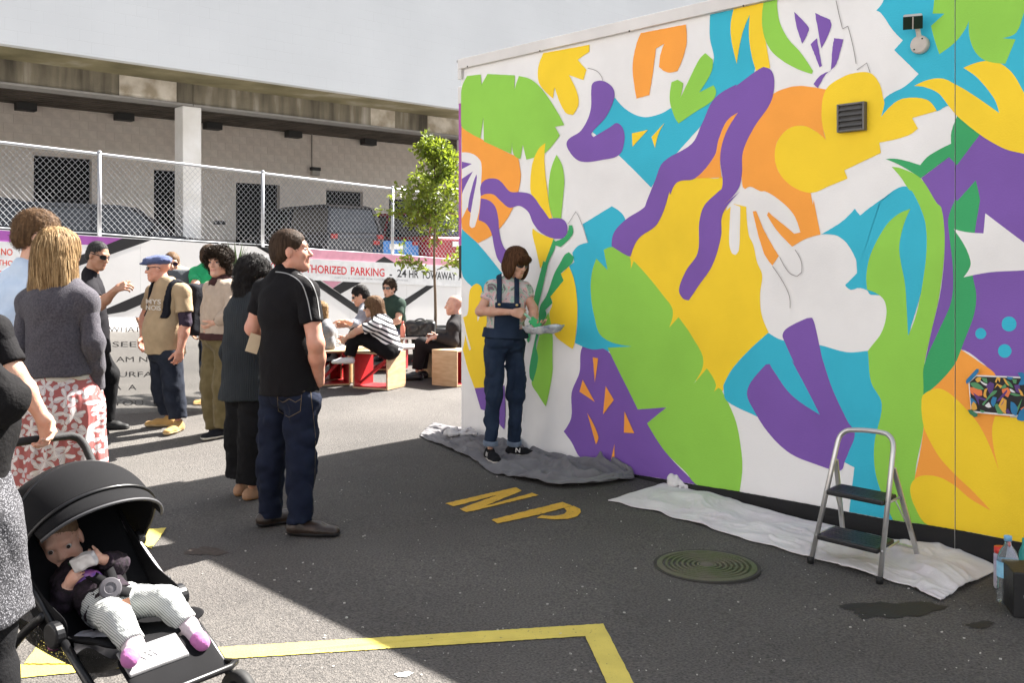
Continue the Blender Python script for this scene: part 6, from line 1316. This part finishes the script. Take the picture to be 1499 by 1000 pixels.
# ---- parked cars on the deck
def car(c, hd, L, Wd, H, col, label, kind='sedan', plate=False):
    X = nrm((*hd, 0)); Y = V3(-X[1], X[0], 0); Z = V3(0, 0, 1); c = np.asarray(c, float); t = thing('parked_car', c, label, 'car', 'cars parked on the deck')
    paint_ = mat('carpaint_%d%d%d' % tuple(int(v * 999) for v in col), col, .25, spec=.6); gl = mat('car_glass', (.012, .014, .016), .06, spec=.7); rub = M_RUB
    q = lambda x, y, z: c + X * x + Y * y + Z * z
    if kind == 'sedan': bodyp = [(-.5, .3), (-.5, .62), (-.47, .68), (-.30, .70), (.22, .70), (.46, .60), (.5, .48), (.5, .3)]; cab = [(-.40, .69), (-.26, .985), (-.20, 1.), (.02, 1.), (.08, .985), (.26, .69)]
    elif kind == 'suv': bodyp = [(-.5, .28), (-.5, .58), (-.48, .62), (.25, .62), (.47, .54), (.5, .45), (.5, .28)]; cab = [(-.485, .61), (-.45, .96), (-.38, 1.), (.05, 1.), (.12, .97), (.28, .61)]
    else: bodyp = [(-.5, .32), (-.5, .60), (.28, .60), (.47, .55), (.5, .45), (.5, .32)]; cab = [(-.06, .59), (-.04, .97), (.0, 1.), (.14, 1.), (.18, .98), (.3, .59)]
    def prism(name, prof, w0, w1, m, par, z0, z1):
        n = len(prof); f_ = lambda z: w0 + (w1 - w0) * (z - z0) / (z1 - z0)
        v = [q(x * L, s_ * f_(z) / 2 * Wd, z * H) for s_ in (-1, 1) for x, z in prof]
        o = add(name, v, [list(range(n)), list(range(n, 2 * n))[::-1]] + [[i, n + i, n + (i + 1) % n, (i + 1) % n] for i in range(n)], m, par); return o
    bevel(prism('car_body', bodyp, 1., .98, paint_, t, .28, .7), .05, 3)
    gz_ = [(x * .985, z - .012) for x, z in cab]; bevel(prism('windows', gz_, .93, .72, gl, t, .6, 1.), .02)
    rf = [p for p in cab if p[1] > .95]; bevel(prism('roof', [(rf[0][0], .955)] + rf + [(rf[-1][0], .955)], .79, .745, paint_, t, .94, 1.), .012)
    for s_ in (-1, 1):
        for (x0, z0), (x1, z1) in ((cab[0], cab[1]), (cab[-1], cab[-2]), ((-.06, .62), (-.05, .97))):
            w_ = lambda z: .47 - .10 * (z - .6) / .4
            MB().beam(q(x0 * L, s_ * w_(z0) * Wd, z0 * H), q(x1 * L, s_ * w_(z1) * Wd, z1 * H), .05, .05).build('pillar', paint_, t)
        bevel(MB().box(q(.18 * L, s_ * Wd * .54, .69 * H), (.05, .09, .06), (X, Y, Z)).build('wing_mirror', paint_, t), .02)
        for x in (-.31, .31):
            w = MB().lathe(q(x * L, s_ * (Wd / 2 - .08), .31), [(.0, -.1), (.26, -.1), (.31, -.07), (.31, .07), (.26, .1), (0, .1)], 20, (X, Z, -Y * s_), cap=False).build('wheel', rub, t, True)
        bevel(MB().box(q(-.5 * L - .005, s_ * Wd * .40, .56 * H), (.03, .08, .05), (X, Y, Z)).build('tail_light', mat('tail_red', (.25, .008, .01), .2), t), .01)
        bevel(MB().box(q(.485 * L, s_ * Wd * .38, .48 * H), (.04, .16, .06), (X, Y, Z)).build('headlight', mat('headlight', (.7, .7, .7), .15), t), .01)
    if plate: MB().box(q(-.5 * L - .012, 0, .5 * H), (.008, .18, .06), (X, Y, Z)).build('number_plate', mat('plate', (.7, .7, .7), .4), t)
    return t
def dk(px, o): p = BP(px, 385, o); return V3(p[0], p[1], DZ)
car(dk(135, 4.4), VB[:2], 4.5, 1.8, 1.42, (.012, .013, .016), 'dark hatchback parked side on behind the chain link, by the wide door', 'suv')
car(dk(-40, 4.6), VB[:2], 4.4, 1.8, 1.5, (.015, .018, .02), 'dark car with sloping windscreen at the fence end with the purple band', 'suv')
car(dk(514, 5.0), NB[:2], 3.6, 1.36, 1.40, (.03, .16, .45), 'bright blue pickup with its tailgate towards the fence', 'pickup', True)
car(dk(452, 5.2), NB[:2], 4.0, 1.5, 1.62, (.02, .022, .03), 'navy car with tall tailgate beside the blue pickup', 'suv')
car(dk(592, 5.0), NB[:2], 4.2, 1.7, 1.55, (.25, .012, .02), 'dark red car parked behind the young tree', 'suv', True)
# ================================================================ PAINTING GEAR
def drape(name, near, far, m, label, hgt, seed, na=150, nb=46, edge=.25, wl=.10):
    def res(pl, n):
        pl = np.array(pl, float); d = np.r_[0, np.cumsum(np.linalg.norm(np.diff(pl, axis=0), axis=1))]; t_ = np.linspace(0, d[-1], n); return np.stack([np.interp(t_, d, pl[:, k]) for k in range(3)], 1)
    A = res([G(*p) for p in near], na); B = res([G(*p) for p in far], na); Pg = np.zeros((na, nb, 3)); rr = np.random.default_rng(seed)
    for k in range(nb): Pg[:, k] = A + (B - A) * k / (nb - 1)
    x, y = Pg[..., 0], Pg[..., 1]; fo = folds(seed, 1., wl, .3); fo2 = folds(seed + 1, 1., wl * .45, .3); n1 = fo(x, y, x * 0) / 1.5; n2 = fo2(x, y, x * 0) / 1.5
    lm_ = vnoise(x * 4 + seed, y * 4, x * 0 + seed)
    eu = np.minimum(np.linspace(0, 1, na), np.linspace(1, 0, na))[:, None] * 14; ev = np.minimum(np.linspace(0, 1, nb), np.linspace(1, 0, nb))[None] * 5; ed = np.clip(np.minimum(eu, ev), 0, 1) ** .5
    U = np.linspace(0, 1, na)[:, None] * np.linalg.norm(A[-1] - A[0]) + np.zeros((1, nb)); Vv = np.linspace(0, 1, nb)[None] * np.linalg.norm(B[na // 2] - A[na // 2]) + np.zeros((na, 1)); o_ = U * 0
    wp = vnoise(U * 2.5 + seed, Vv * 2.5, o_ + 3) * 2.2; wp2 = vnoise(U * 5 + 9, Vv * 5 + seed, o_) * 1.4
    def rdg(a, b_, s_, w_): return np.clip(1 - np.abs(2 * vnoise(a, b_, o_ + s_) - 1) * w_, 0, 1)
    long_ = rdg(U * 1.3 + wp * .5, Vv * 8 + wp * 1.6, seed * 1.7, 2.4); diag = rdg(U * 4 + Vv * 5 + wp2, Vv * 4 - U * 2 + wp, seed * .7 + 4, 2.6); fine_ = rdg(U * 9 + wp2 * 2, Vv * 16 + wp * 2, seed + 8, 2.2)
    gr_ = np.linspace(.6, 1.35, na)[:, None] if hgt > .04 else np.linspace(.55, 1.5, na)[:, None]
    h = hgt * gr_ * (.3 + .9 * lm_) * (.05 + .75 * long_ ** 1.3 + .55 * diag ** 1.4 + .3 * fine_ ** 1.5)
    for q in 'LR':
        for fp_ in (pf.j['an' + q], pf.j['an' + q] + nrm((pf.j['toe' + q] - pf.j['an' + q]) * V3(1, 1, 0)) * .1): h = h * np.clip((np.hypot(x - fp_[0], y - fp_[1]) - .05) / .1, .1, 1)
    h = np.clip(h, 0.0, None) * (.35 + .65 * ed) + .006
    for _ in range(1): h[1:-1] = (h[:-2] + 2 * h[1:-1] + h[2:]) / 4; h[:, 1:-1] = (h[:, :-2] + 2 * h[:, 1:-1] + h[:, 2:]) / 4
    jx = folds(seed + 4, .03, .25)(x, y, x * 0); Pg[..., 0] += jx * .6; Pg[..., 1] += jx * .4
    Pg[..., 2] = gz(Pg[..., 0], Pg[..., 1]) + h; o = MB().grid(Pg).build(name, m, smooth=True); tag(o, label, 'drop cloth', 'drop cloths on the asphalt'); solid(o, .005, -1); return o
wc = cloth('white_sheet', (.66, .645, .63), (.6, .56, .57), scale=5, bump=.9, bscale=16)
drape('drop_cloth', [(889, 735), (960, 752), (1030, 772), (1100, 795), (1190, 820), (1285, 849), (1330, 862), (1378, 882)], [(985, 706), (1040, 724), (1150, 758), (1260, 784), (1380, 808), (1420, 818), (1462, 836)], wc, 'long white drop cloth spread along the foot of the mural under the stepladder', .042, 5, 320, 100, wl=.12)
gc = cloth('grey_sheet', (.125, .12, .128), (.17, .165, .172), scale=6, bump=1., bscale=13)
drape('drop_cloth', [(614, 640), (650, 656), (690, 672), (720, 695), (770, 706), (820, 716), (870, 714), (928, 704)], [(632, 622), (690, 630), (740, 640), (790, 655), (840, 668), (885, 680), (928, 698)], gc, 'crumpled grey drop cloth under the painter', .085, 9, 260, 90, wl=.16)
rg = G(676, 646); o = add('rag', *sdf([EL(rg + V3(-.06, 0, .07), (.10, .07, .035)), EL(rg + V3(.06, .0, .065), (.09, .06, .03))], .008, disp=folds(6, .022, .06)), cloth('rag_white', (.6, .58, .58)), smooth=True); tag(o, 'small white rag lying on the grey drop cloth', 'rag')
kn = G(990, 714); o = add('rag', *sdf([EL(kn + V3(0, 0, .04), (.07, .05, .05)), EL(kn + V3(.08, -.02, .02), (.08, .05, .03))], .008, disp=folds(7, .02, .06)), wc, smooth=True); tag(o, 'bunched white rag at the tip of the long white drop cloth', 'rag')
# stepladder
M_ALU = mat('ladder_steel', (.62, .61, .60), .35, metal=.75, bump=.1, bscale=40); M_STEP = mat('ladder_black', (.012, .013, .014), .4, col2=(.02, .02, .022), bump=.3, bscale=80)
fl_, fr_, rl_, rr_ = G(1187, 825), G(1288, 855), G(1236, 795), G(1346, 822); t = thing('stepladder', (fl_ + fr_ + rl_ + rr_) / 4, 'small folding two step stepladder with black treads in front of the mural', 'stepladder')
mid_f = (fl_ + fr_) / 2; mid_r = (rl_ + rr_) / 2; bdir = nrm((mid_r - mid_f) * V3(1, 1, 0)); wdir = nrm((fr_ - fl_) * V3(1, 1, 0)); tl = fl_ * 1; 
tA = W(1226, 650, fl_[1] + .13); tB = W(1308, 660, fr_[1] + .16); upv = nrm((tA - fl_) + (tB - fr_))
MB().tube([fl_] + crom([tA, tA + upv * .055 + wdir * .015, tA + upv * .085 + wdir * .06, tB + upv * .085 - wdir * .06, tB + upv * .055 - wdir * .015, tB], 5, False) + [fr_], .0135, 12).build('front_frame', M_ALU, t, True)
pA = fl_ + (tA - fl_) * .86 + bdir * .03; pB = fr_ + (tB - fr_) * .86 + bdir * .03
for a, b in ((pA, rl_), (pB, rr_)): bevel(MB().beam(a, b, .026, .016, bdir).build('rear_leg', M_ALU, t), .003)
MB().beam(rl_ + (pA - rl_) * .14, rr_ + (pB - rr_) * .14, .02, .012).build('rear_brace', M_ALU, t)
for u, dp in ((.60, .17), (.235, .21)):
    a = fl_ + (tA - fl_) * u; b = fr_ + (tB - fr_) * u; z = (a[2] + b[2]) / 2; a = V3(a[0], a[1], z); b = V3(b[0], b[1], z); m_ = (a + b) / 2 + bdir * dp / 2 - bdir * .02
    s_ = bevel(MB().box(m_, (np.linalg.norm(b - a) / 2 - .016, dp / 2 + .015, .014), (wdir, bdir, V3(0, 0, 1))).build('tread', M_STEP, t), .008)
    for k in range(6): MB().box(m_ + bdir * (-dp / 2 + .03 + k * dp / 6.2) + V3(0, 0, .0145), (np.linalg.norm(b - a) / 2 - .04, .004, .0012), (wdir, bdir, V3(0, 0, 1))).build('tread_rib', M_STEP, s_)
    for e in (a, b): MB().tube([e - bdir * .015, e + bdir * (dp * 1.1)], .006, 6).build('hinge_rod', M_ALU, t, True)
for a, b in ((fl_ + (tA - fl_) * .60, rl_ + (pA - rl_) * .3), (fr_ + (tB - fr_) * .60, rr_ + (pB - rr_) * .3)): MB().tube([a + bdir * .1, b], .004, 6).build('stay', M_ALU, t, True)
for p in (fl_, fr_, rl_, rr_): MB().lathe(p, [(.017, 0), (.018, .03), (.014, .035)], 10).build('foot', M_RUB, t, True)
# water bottle, jar, black box
wb = G(1476, 882); t = thing('water_bottle', wb, 'large clear plastic water bottle with blue label and cap', 'bottle')
pet = bpy.data.materials.new('clear_plastic'); pet.use_nodes = True; b_ = pet.node_tree.nodes['Principled BSDF']; b_.inputs['Transmission Weight'].default_value = .9; b_.inputs['Roughness'].default_value = .08; b_.inputs['IOR'].default_value = 1.18; b_.inputs['Base Color'].default_value = (.9, .95, .97, 1)
pr_ = [(.02, .003), (.047, .0), (.05, .012)] + [(.05 - (.003 if k % 2 else 0), .02 + .012 * k) for k in range(8)] + [(.049, .12), (.049, .20), (.047, .215), (.036, .25), (.018, .275), (.015, .285), (.015, .30)]
MB().lathe(wb, pr_, 32).build('bottle_body', pet, t, True); MB().lathe(wb, [(.0505, .125), (.0505, .20)], 32, cap=False).build('label', mat('label_blue', (.12, .38, .62), .4, col2=(.3, .6, .78), scale=12), t, True)
text_on('PURE', wb + V3(-.022, -.0505, .152), wb + V3(.018, -.0505, .152), wb + V3(-.022, -.0505, .166), mat('label_ink', (.03, .12, .3), .5), t)
MB().lathe(wb, [(.018, .298), (.0185, .318), (.017, .322), (0, .323)], 20).build('cap', mat('cap_blue_plastic', (.2, .45, .7), .4), t, True)
jb = G(1466, 862); t = thing('paint_jar', jb, 'small white jar with red lid behind the water bottle', 'jar'); MB().lathe(jb, [(.03, 0), (.035, .01), (.035, .17), (.03, .18)], 20).build('jar_body', mat('jar_white', (.55, .55, .58), .4, col2=(.3, .25, .4), scale=14), t, True); MB().lathe(jb, [(.033, .18), (.033, .21), (0, .212)], 20).build('lid', mat('lid_red', (.6, .04, .03), .4), t, True)
bx0 = G(1484, 905); t = thing('speaker_box', bx0 + V3(.1, .05, 0), 'black box with chalky swirls beside the water bottle', 'box'); ax_ = rot(math.radians(-14)); bc = bx0 + ax_[0] * .13 + ax_[1] * .11
bevel(MB().box(bc + V3(0, 0, .105), (.13, .11, .105), ax_).build('box_body', mat('box_black', (.012, .012, .013), .5, bump=.2), t), .006)
for rr0 in (.02, .035, .05, .066):
    pts = [bc - ax_[1] * .1115 - ax_[0] * .035 + V3(0, 0, .10) + (ax_[0] * math.cos(a) + V3(0, 0, math.sin(a))) * rr0 * (1 + .05 * math.sin(3 * a)) for a in np.linspace(rr0 * 60, rr0 * 60 + 4.6, 22)]
    MB().tube(pts, .0016, 5).build('swirl', mat('chalk', (.5, .5, .5), .8), t)
gb = G(1503, 868); t = thing('teal_bottle', gb, 'teal paint bottle standing behind the black box', 'bottle'); MB().lathe(gb, [(.03, 0), (.035, .01), (.035, .2), (.02, .24), (.02, .27)], 18).build('bottle_body', mat('teal_plastic', (.03, .3, .28), .4), t, True)
# ================================================================ STROLLER AND BABY
SO = V3(-1.42, 3.45, 0); SF = nrm(V3(.8, -.6, 0)); SR = V3(SF[1], -SF[0], 0)
def SL(a, b, c): return SO + SR * a + SF * b + V3(0, 0, c)
t = thing('stroller', SO, 'black pushchair with wide sun canopy holding a baby', 'stroller'); st_ = t
M_FR = mat('frame_black', (.008, .008, .009), .35); M_SIL = mat('frame_silver', (.55, .53, .55), .3, metal=.9); M_FAB = cloth('stroller_fabric', (.005, .005, .006), bump=.12, bscale=420); M_FOAM = mat('foam_grip', (.016, .016, .016), .75, bump=.2, bscale=200)
MB().tube(crom([SL(-.21, -.42, .66), SL(-.22, -.56, .82), SL(-.21, -.60, .86), SL(-.17, -.615, .875), SL(.17, -.615, .875), SL(.21, -.60, .86), SL(.22, -.56, .82), SL(.21, -.42, .66)], 6, False), .0165, 12).build('handlebar', M_FOAM, t, True)
for q in (-1, 1):
    MB().tube([SL(q * .21, -.43, .67), SL(q * .225, -.2, .5), SL(q * .225, .06, .335)], .013, 10).build('frame_tube', M_SIL if q < 0 else M_FR, t, True)
    MB().tube([SL(q * .225, .05, .34), SL(q * .225, .25, .22), SL(q * .21, .44, .11)], .015, 10).build('front_leg', M_FR, t, True)
    MB().tube(crom([SL(q * .235, -.02, .39), SL(q * .25, -.14, .30), SL(q * .255, -.24, .2), SL(q * .255, -.3, .09)], 5, False), .015, 10).build('rear_leg', M_FR, t, True)
    bevel(MB().lathe(SL(q * .235, .05, .34), [(.04, -.02), (.045, -.012), (.045, .012), (.04, .02)], 20, (SF, V3(0, 0, 1), SR)).build('hub_joint', M_FR, t), .004)
    bevel(MB().lathe(SL(q * .235, -.21, .51), [(.028, -.016), (.03, .016)], 18, (SF, V3(0, 0, 1), SR)).build('canopy_hinge', M_FR, t), .004)
    for b in (.44, -.3):
        w = MB().lathe(SL(q * (.21 if b > 0 else .255), b, .085), [(.06, -.02), (.082, -.018), (.085, 0), (.082, .018), (.06, .02)], 26, (SF, V3(0, 0, 1), SR)).build('wheel', M_RUB, t, True); MB().lathe(SL(q * (.21 if b > 0 else .255), b, .085), [(.0, -.022), (.055, -.022), (.055, .022), (0, .022)], 20, (SF, V3(0, 0, 1), SR), cap=False).build('rim', M_FR, w, True)
MB().tube([SL(-.225, .33, .17), SL(-.225, .40, .185), SL(-.18, .43, .19), SL(.18, .43, .19), SL(.225, .40, .185), SL(.225, .33, .17)], .012, 10).build('front_bar', M_FR, t, True)
def arcp(th, ph, R_=.34, wd=.248, cb=-.21, cz=.51): return SL(math.cos(ph) * wd * (1 + .0 * math.sin(ph)), cb, cz) + (SF * math.cos(th) + V3(0, 0, math.sin(th))) * R_ * (max(math.sin(ph), 0) ** .62)
ths = np.radians(np.linspace(54, 172, 40)); phs = np.linspace(0, math.pi, 33)
Pc = np.array([[arcp(th, ph, .322 + .012 * abs(math.sin((th - .94) * 3.0)) ** .6) for ph in phs] for th in ths])
o = MB().grid(Pc).build('canopy', M_FAB, t, True); solid(o, .008, 0)
for th in (54, 92, 132): MB().tube([arcp(math.radians(th), ph, .332, .254) for ph in phs], .007, 6).build('canopy_rib', M_FR, o, True)
vis_ = np.array([[arcp(math.radians(54), ph, .325) + (SF * .92 - V3(0, 0, .38)) * .085 * u * (math.sin(ph) ** .4) for ph in phs[4:-4]] for u in (0, .35, .7, 1.)]); v_ = MB().grid(vis_).build('visor', M_FAB, o, True); solid(v_, .006, 0)
MB().tube([p for p in vis_[-1]], .006, 6).build('visor_edge', mat('piping_soft', (.05, .05, .055), .6), o, True)
# seat shell
def sheetg(name, rows, m, th=.02):
    o = MB().grid(np.array(rows)).build(name, m, t, True); solid(o, th, 0); sb = o.modifiers.new('s', 'SUBSURF'); sb.levels = 1; sb.render_levels = 2; return o
sheetg('seat_back', [[SL(a, b + .05 * (a / .2) ** 2, c) for a in np.linspace(-.215, .215, 9)] for b, c in ((-.42, .66), (-.34, .56), (-.2, .41), (-.08, .30), (0, .265))], M_FAB)
sheetg('seat', [[SL(a, b, c + .05 * (a / .2) ** 2) for a in np.linspace(-.2, .2, 9)] for b, c in ((0, .265), (.1, .27), (.22, .30), (.28, .295))], M_FAB)
sheetg('calf_rest', [[SL(a, b, c) for a in np.linspace(-.17, .17, 7)] for b, c in ((.28, .295), (.36, .25), (.44, .19))], M_FAB, .015)
for q in (-1, 1): sheetg('side_wing', [[SL(q * .215, b, c + h) for b, c in ((-.36, .56), (-.2, .42), (-.05, .31), (.1, .29))] for h in (-.02, .05, .11)], M_FAB, .012)
ps_ = [SL(.16, .29, .315), SL(-.06, .29, .315), SL(-.06, .37, .262), SL(.16, .37, .262)]
fp = MB().raw(ps_ + [p - V3(0, 0, .012) for p in ps_], [[0, 3, 2, 1], [4, 5, 6, 7], [0, 1, 5, 4], [1, 2, 6, 5], [2, 3, 7, 6], [3, 0, 4, 7]]).build('foot_plate', mat('foot_silver', (.20, .195, .2), .45, col2=(.13, .13, .135), scale=14), t); bevel(fp, .004)
fx = nrm(ps_[1] - ps_[0]); fy = nrm(ps_[3] - ps_[0]); fn = np.cross(fy, fx); fn = fn if fn[2] > 0 else -fn
for pts in ([(.03, .02), (.05, .055), (.075, .02), (.10, .055), (.12, .02)], [(.03, .06), (.05, .025), (.075, .06), (.10, .025), (.12, .06)]): MB().tube([ps_[0] + fx * a + fy * b + fn * .001 for a, b in pts], .003, 5).build('emblem', mat('emblem_pale', (.75, .75, .75), .5), fp)
mesh_m = bpy.data.materials.new('basket_mesh'); mesh_m.use_nodes = True; nt = mesh_m.node_tree; b_ = nt.nodes['Principled BSDF']; b_.inputs['Base Color'].default_value = (.02, .02, .02, 1); b_.inputs['Roughness'].default_value = .7
tc = nt.nodes.new('ShaderNodeTexCoord'); vo = nt.nodes.new('ShaderNodeTexVoronoi'); vo.inputs['Scale'].default_value = 190; nt.links.new(tc.outputs['Object'], vo.inputs['Vector']); rp = ramp(nt, [(.25, (0, 0, 0)), (.4, (1, 1, 1))]); nt.links.new(vo.outputs['Distance'], rp.inputs[0]); nt.links.new(rp.outputs[0], b_.inputs['Alpha'])
sheetg('basket', [[SL(a, b, .17 + .09 * max(0, abs(a) / .22 - .55) / .45 + .07 * max(0, abs(b + .04) / .24 - .6) / .4) for a in np.linspace(-.22, .22, 11)] for b in np.linspace(-.3, .22, 9)], mesh_m, .003)
pb_ = SL(.05, .02, .24); o = add('plastic_bag', *sdf([EL(pb_, (.13, .12, .06))], .008, disp=folds(9, .02, .07)), mat('bag_white', (.7, .68, .7), .3, col2=(.6, .58, .62), scale=9), smooth=True); tag(o, 'crumpled white plastic bag in the pushchair basket', 'bag')
pk_ = SL(.13, -.06, .26); o = add('pink_cloth', *sdf([EL(pk_, (.07, .06, .035))], .007, disp=folds(4, .012, .05)), cloth('pink', (.7, .22, .42)), smooth=True); tag(o, 'bright pink garment tucked into the pushchair basket', 'garment')
# baby
f = Fig('baby with a teether in striped leggings lying back in the pushchair', (165, 900), .80, (.8, -.6),
    dict(head=P(88, 794, .16), neck=P(108, 836, .12), chest=P(128, 852, .08), pelvis=P(162, 885, .0), shR=P(92, 852, .02), shL=P(146, 838, .18), elR=P(90, 884, -.02), wrR=P(102, 852, -.03), elL=P(172, 826, .10), wrL=P(146, 818, -.01), hipR=P(152, 895, -.04), hipL=P(178, 882, .07), knR=P(172, 908, -.22), knL=P(244, 880, -.02), anR=P(196, 947, -.28), anL=P(276, 918, -.06), toeR=P(190, 966, -.34), toeL=P(296, 942, -.12)), None, bulk=1.25, vox=.006, hs=2.1, depth=3.45, look=(.42, -.88, -.12), hup=(-.25, -.1, 1))
bf = f
f.body(SK_B, dict(R=(nrm(V3(.55, -.1, .5)), V3(.3, .9, 0), 1.0, .95), L=(nrm(V3(-.8, -.1, .25)), V3(-.2, .9, -.1), .9, .95)), fine=.0045, baby=True); f.face_parts(SK_B, skinmat('lip_baby', (.55, .22, .2)), brow=False)
hh = f.short_hair(hairmat('hair_baby', (.2, .125, .08), (.14, .085, .05)), .003, .014, .0006, .02, .005); strands(f, hh, MATS['hair_baby'], 700, .03, .0009, .6, .5, out=.002, seg=3)
M_ONE = cloth('black_romper', (.014, .012, .013), (.03, .02, .03), scale=60); f.shirt(M_ONE, 1.75, .9, .010, amp=.004, wl=.06, neckcut=False)
sm = mat('stripe_legging', (.62, .63, .61), .85, bump=.3, bscale=120); nt = sm.node_tree; tcx = [x for x in nt.nodes if x.type == 'TEX_COORD'][0]; wv = nt.nodes.new('ShaderNodeTexWave'); wv.bands_direction = 'DIAGONAL'; wv.inputs['Scale'].default_value = 62; wv.inputs['Distortion'].default_value = 1.2; wv.inputs['Detail Scale'].default_value = .4; nt.links.new(tcx.outputs['Object'], wv.inputs['Vector'])
rp = ramp(nt, [(.0, (.17, .19, .18)), (.2, (.17, .19, .18)), (.4, (.50, .51, .50))]); nt.links.new(wv.outputs['Fac'], rp.inputs[0]); nt.links.new(rp.outputs[0], nt.nodes['Principled BSDF'].inputs['Base Color'])
f.trousers(sm, .012, .058, .012, .90, amp=.0025, wl=.07, name='leggings')
M_SOCK = cloth('sock_white', (.52, .46, .48), (.46, .36, .42), scale=30); M_SOCP = cloth('sock_pink', (.42, .14, .34))
for q in 'RL':
    a, tt = f.j['an' + q], f.j['toe' + q]; s_ = sdf_add('sock', [RC(a + (f.j['kn' + q] - a) * .2, a, .030, .031, .02), RC(a, tt, .032, .026, .02)], .005, M_SOCK, f.t)
    sdf_add('sock_toe', [RC(a + (tt - a) * .78, tt, .0305, .0275, .01)], .0045, M_SOCP, s_); sdf_add('sock_heel', [EL(a + nrm(a - tt) * .008 - V3(0, 0, .006), (.0285, .0285, .0285))], .0045, M_SOCP, s_)
# harness
hn_ = nrm(V3(.35, -.8, .45)); hx = nrm(np.cross(V3(0, 0, 1), hn_)); hy = np.cross(hn_, hx); hc = W(162, 862, 3.37)
bk_ = autosmooth(MB().lathe(hc, [(.036, -.012), (.038, .0), (.034, .008), (.020, .010), (.018, .007), (.0, .009)], 28, (hx, hy, hn_)).build('harness_buckle', mat('buckle_grey', (.09, .085, .095), .4), st_))
for pts, m in (([W(158, 856, 3.385), W(140, 846, 3.42), W(124, 838, 3.46), W(112, 834, 3.52)], M_FAB), ([W(166, 852, 3.39), W(160, 835, 3.46), W(150, 825, 3.56)], M_FAB), ([W(154, 868, 3.38), W(138, 876, 3.40), W(120, 890, 3.44)], M_FAB), ([W(174, 866, 3.38), W(194, 868, 3.46)], M_FAB), ([W(166, 874, 3.37), W(178, 894, 3.33), W(186, 910, 3.33)], M_FAB)):
    o = MB().grid(np.array([[p - nrm(np.cross(hn_, pts[-1] - pts[0])) * .017, p + nrm(np.cross(hn_, pts[-1] - pts[0])) * .017] for p in crom(pts, 4, False)])).build('harness_strap', m, st_, True); solid(o, .006, 0)
MB().box(W(182, 884, 3.325), (.020, .013, .004), (nrm(V3(.9, .2, .25)), nrm(np.cross(hn_, V3(.9, .2, .25))), hn_)).build('harness_tag', mat('tag_copper', (.42, .2, .12), .4), st_)
M_PURP = mat('purple_satin', (.12, .06, .3), .35, col2=(.3, .1, .3), scale=30); sdf_add('bib', [EL(W(134, 846, 3.445), (.045, .02, .028), None, .02), EL(W(126, 860, 3.44), (.035, .02, .022), None, .02)], .005, M_PURP, f.t, disp=folds(4, .005, .05))
te = W(124, 823, 3.42); o = add('food_pouch', *sdf([BX(te, (.040, .008, .020), np.array([nrm(V3(.85, -.1, .40)), nrm(V3(.1, 1, 0)), nrm(V3(-.40, 0, .85))]), .006)], .004, disp=folds(5, .005, .04)), mat('pouch_clear', (.5, .48, .48), .2, col2=(.34, .32, .32), scale=30, spec=.7), smooth=True); tag(o, 'clear crinkled pouch held to the mouth of the baby', 'pouch')
mo = f.h(0, .096, -.062); sdf_add('pouch_nozzle', [RC(mo, mo * .55 + te * .45, .011, .011, .01)], .004, mat('nozzle_green', (.01, .05, .02), .4), o)
# adults at the pushchair
hb = SL(-.12, -.615, .875)
f = Fig('adult in black tee pushing the pushchair, one hand on its handlebar', (-78, 960), 1.70, (.85, -.5), dict(chest=P(-88, 480, 0), shL=P(-8, 476, .12), shR=P(-130, 480, -.1), elL=P(22, 548, .10), wrL=W(64, 612, 3.86), wrR=P(-60, 640, -.1), elR=P(-120, 560, -.1), toeL=P(2, 975, .0)), None, vox=.009, depth=3.72, fem=False, bulk=.95)
f.body(SK_F, dict(L=(nrm(V3(.35, -.25, -.75)), V3(-.35, -.85, .1), .85)), fine=.0048); f.shirt(M_BLKC, .8, .86, .014); f.trousers(MATS['black_trouser'], .012, .055); f.shoes(cloth('black_skate', (.015, .014, .018)), M_RUBW); f.short_hair(H_BRN)
sp = mat('speckle_knit', (.05, .05, .055), .85, bump=.4, bscale=120); nt = sp.node_tree; tcx = [x for x in nt.nodes if x.type == 'TEX_COORD'][0]; vo = nt.nodes.new('ShaderNodeTexVoronoi'); vo.inputs['Scale'].default_value = 230; nt.links.new(tcx.outputs['Object'], vo.inputs['Vector']); rp = ramp(nt, [(.3, (.17, .17, .185)), (.45, (.02, .02, .024))]); nt.links.new(vo.outputs['Distance'], rp.inputs[0]); nt.links.new(rp.outputs[0], nt.nodes['Principled BSDF'].inputs['Base Color'])
f = Fig('adult in black knit and speckled tunic standing beside the pushchair', (-74, 1000), 1.62, (.35, .93), dict(shR=P(-66, 505, -.05), shL=P(-190, 505, .1), elR=P(6, 590, -.05), wrR=P(-80, 650, .2), wrL=P(-160, 640, .2)), None, vox=.009, depth=2.6, fem=True, bulk=1.05)
f.body(SK_F); f.trousers(MATS['black_trouser'], .02, .06, .012); f.shoes(M_RUB, M_RUB); f.short_hair(H_BRN)
f.shirt(cloth('black_knit', (.005, .0045, .005)), 1.9, 1.02, .022, name='jumper', wl=.12, amp=.008)
pv = f.j['pelvis']; v_ = sdf([RC(pv + V3(0, 0, .16), pv, .15, .20, .03, w=f.R[1], sq=.85), RC(pv, pv - V3(0, 0, .23), .20, .225, .05, w=f.R[1], sq=.85, cap=True)], .009, disp=folds(7, .008, .12)); add('tunic', *v_, sp, f.t, True)
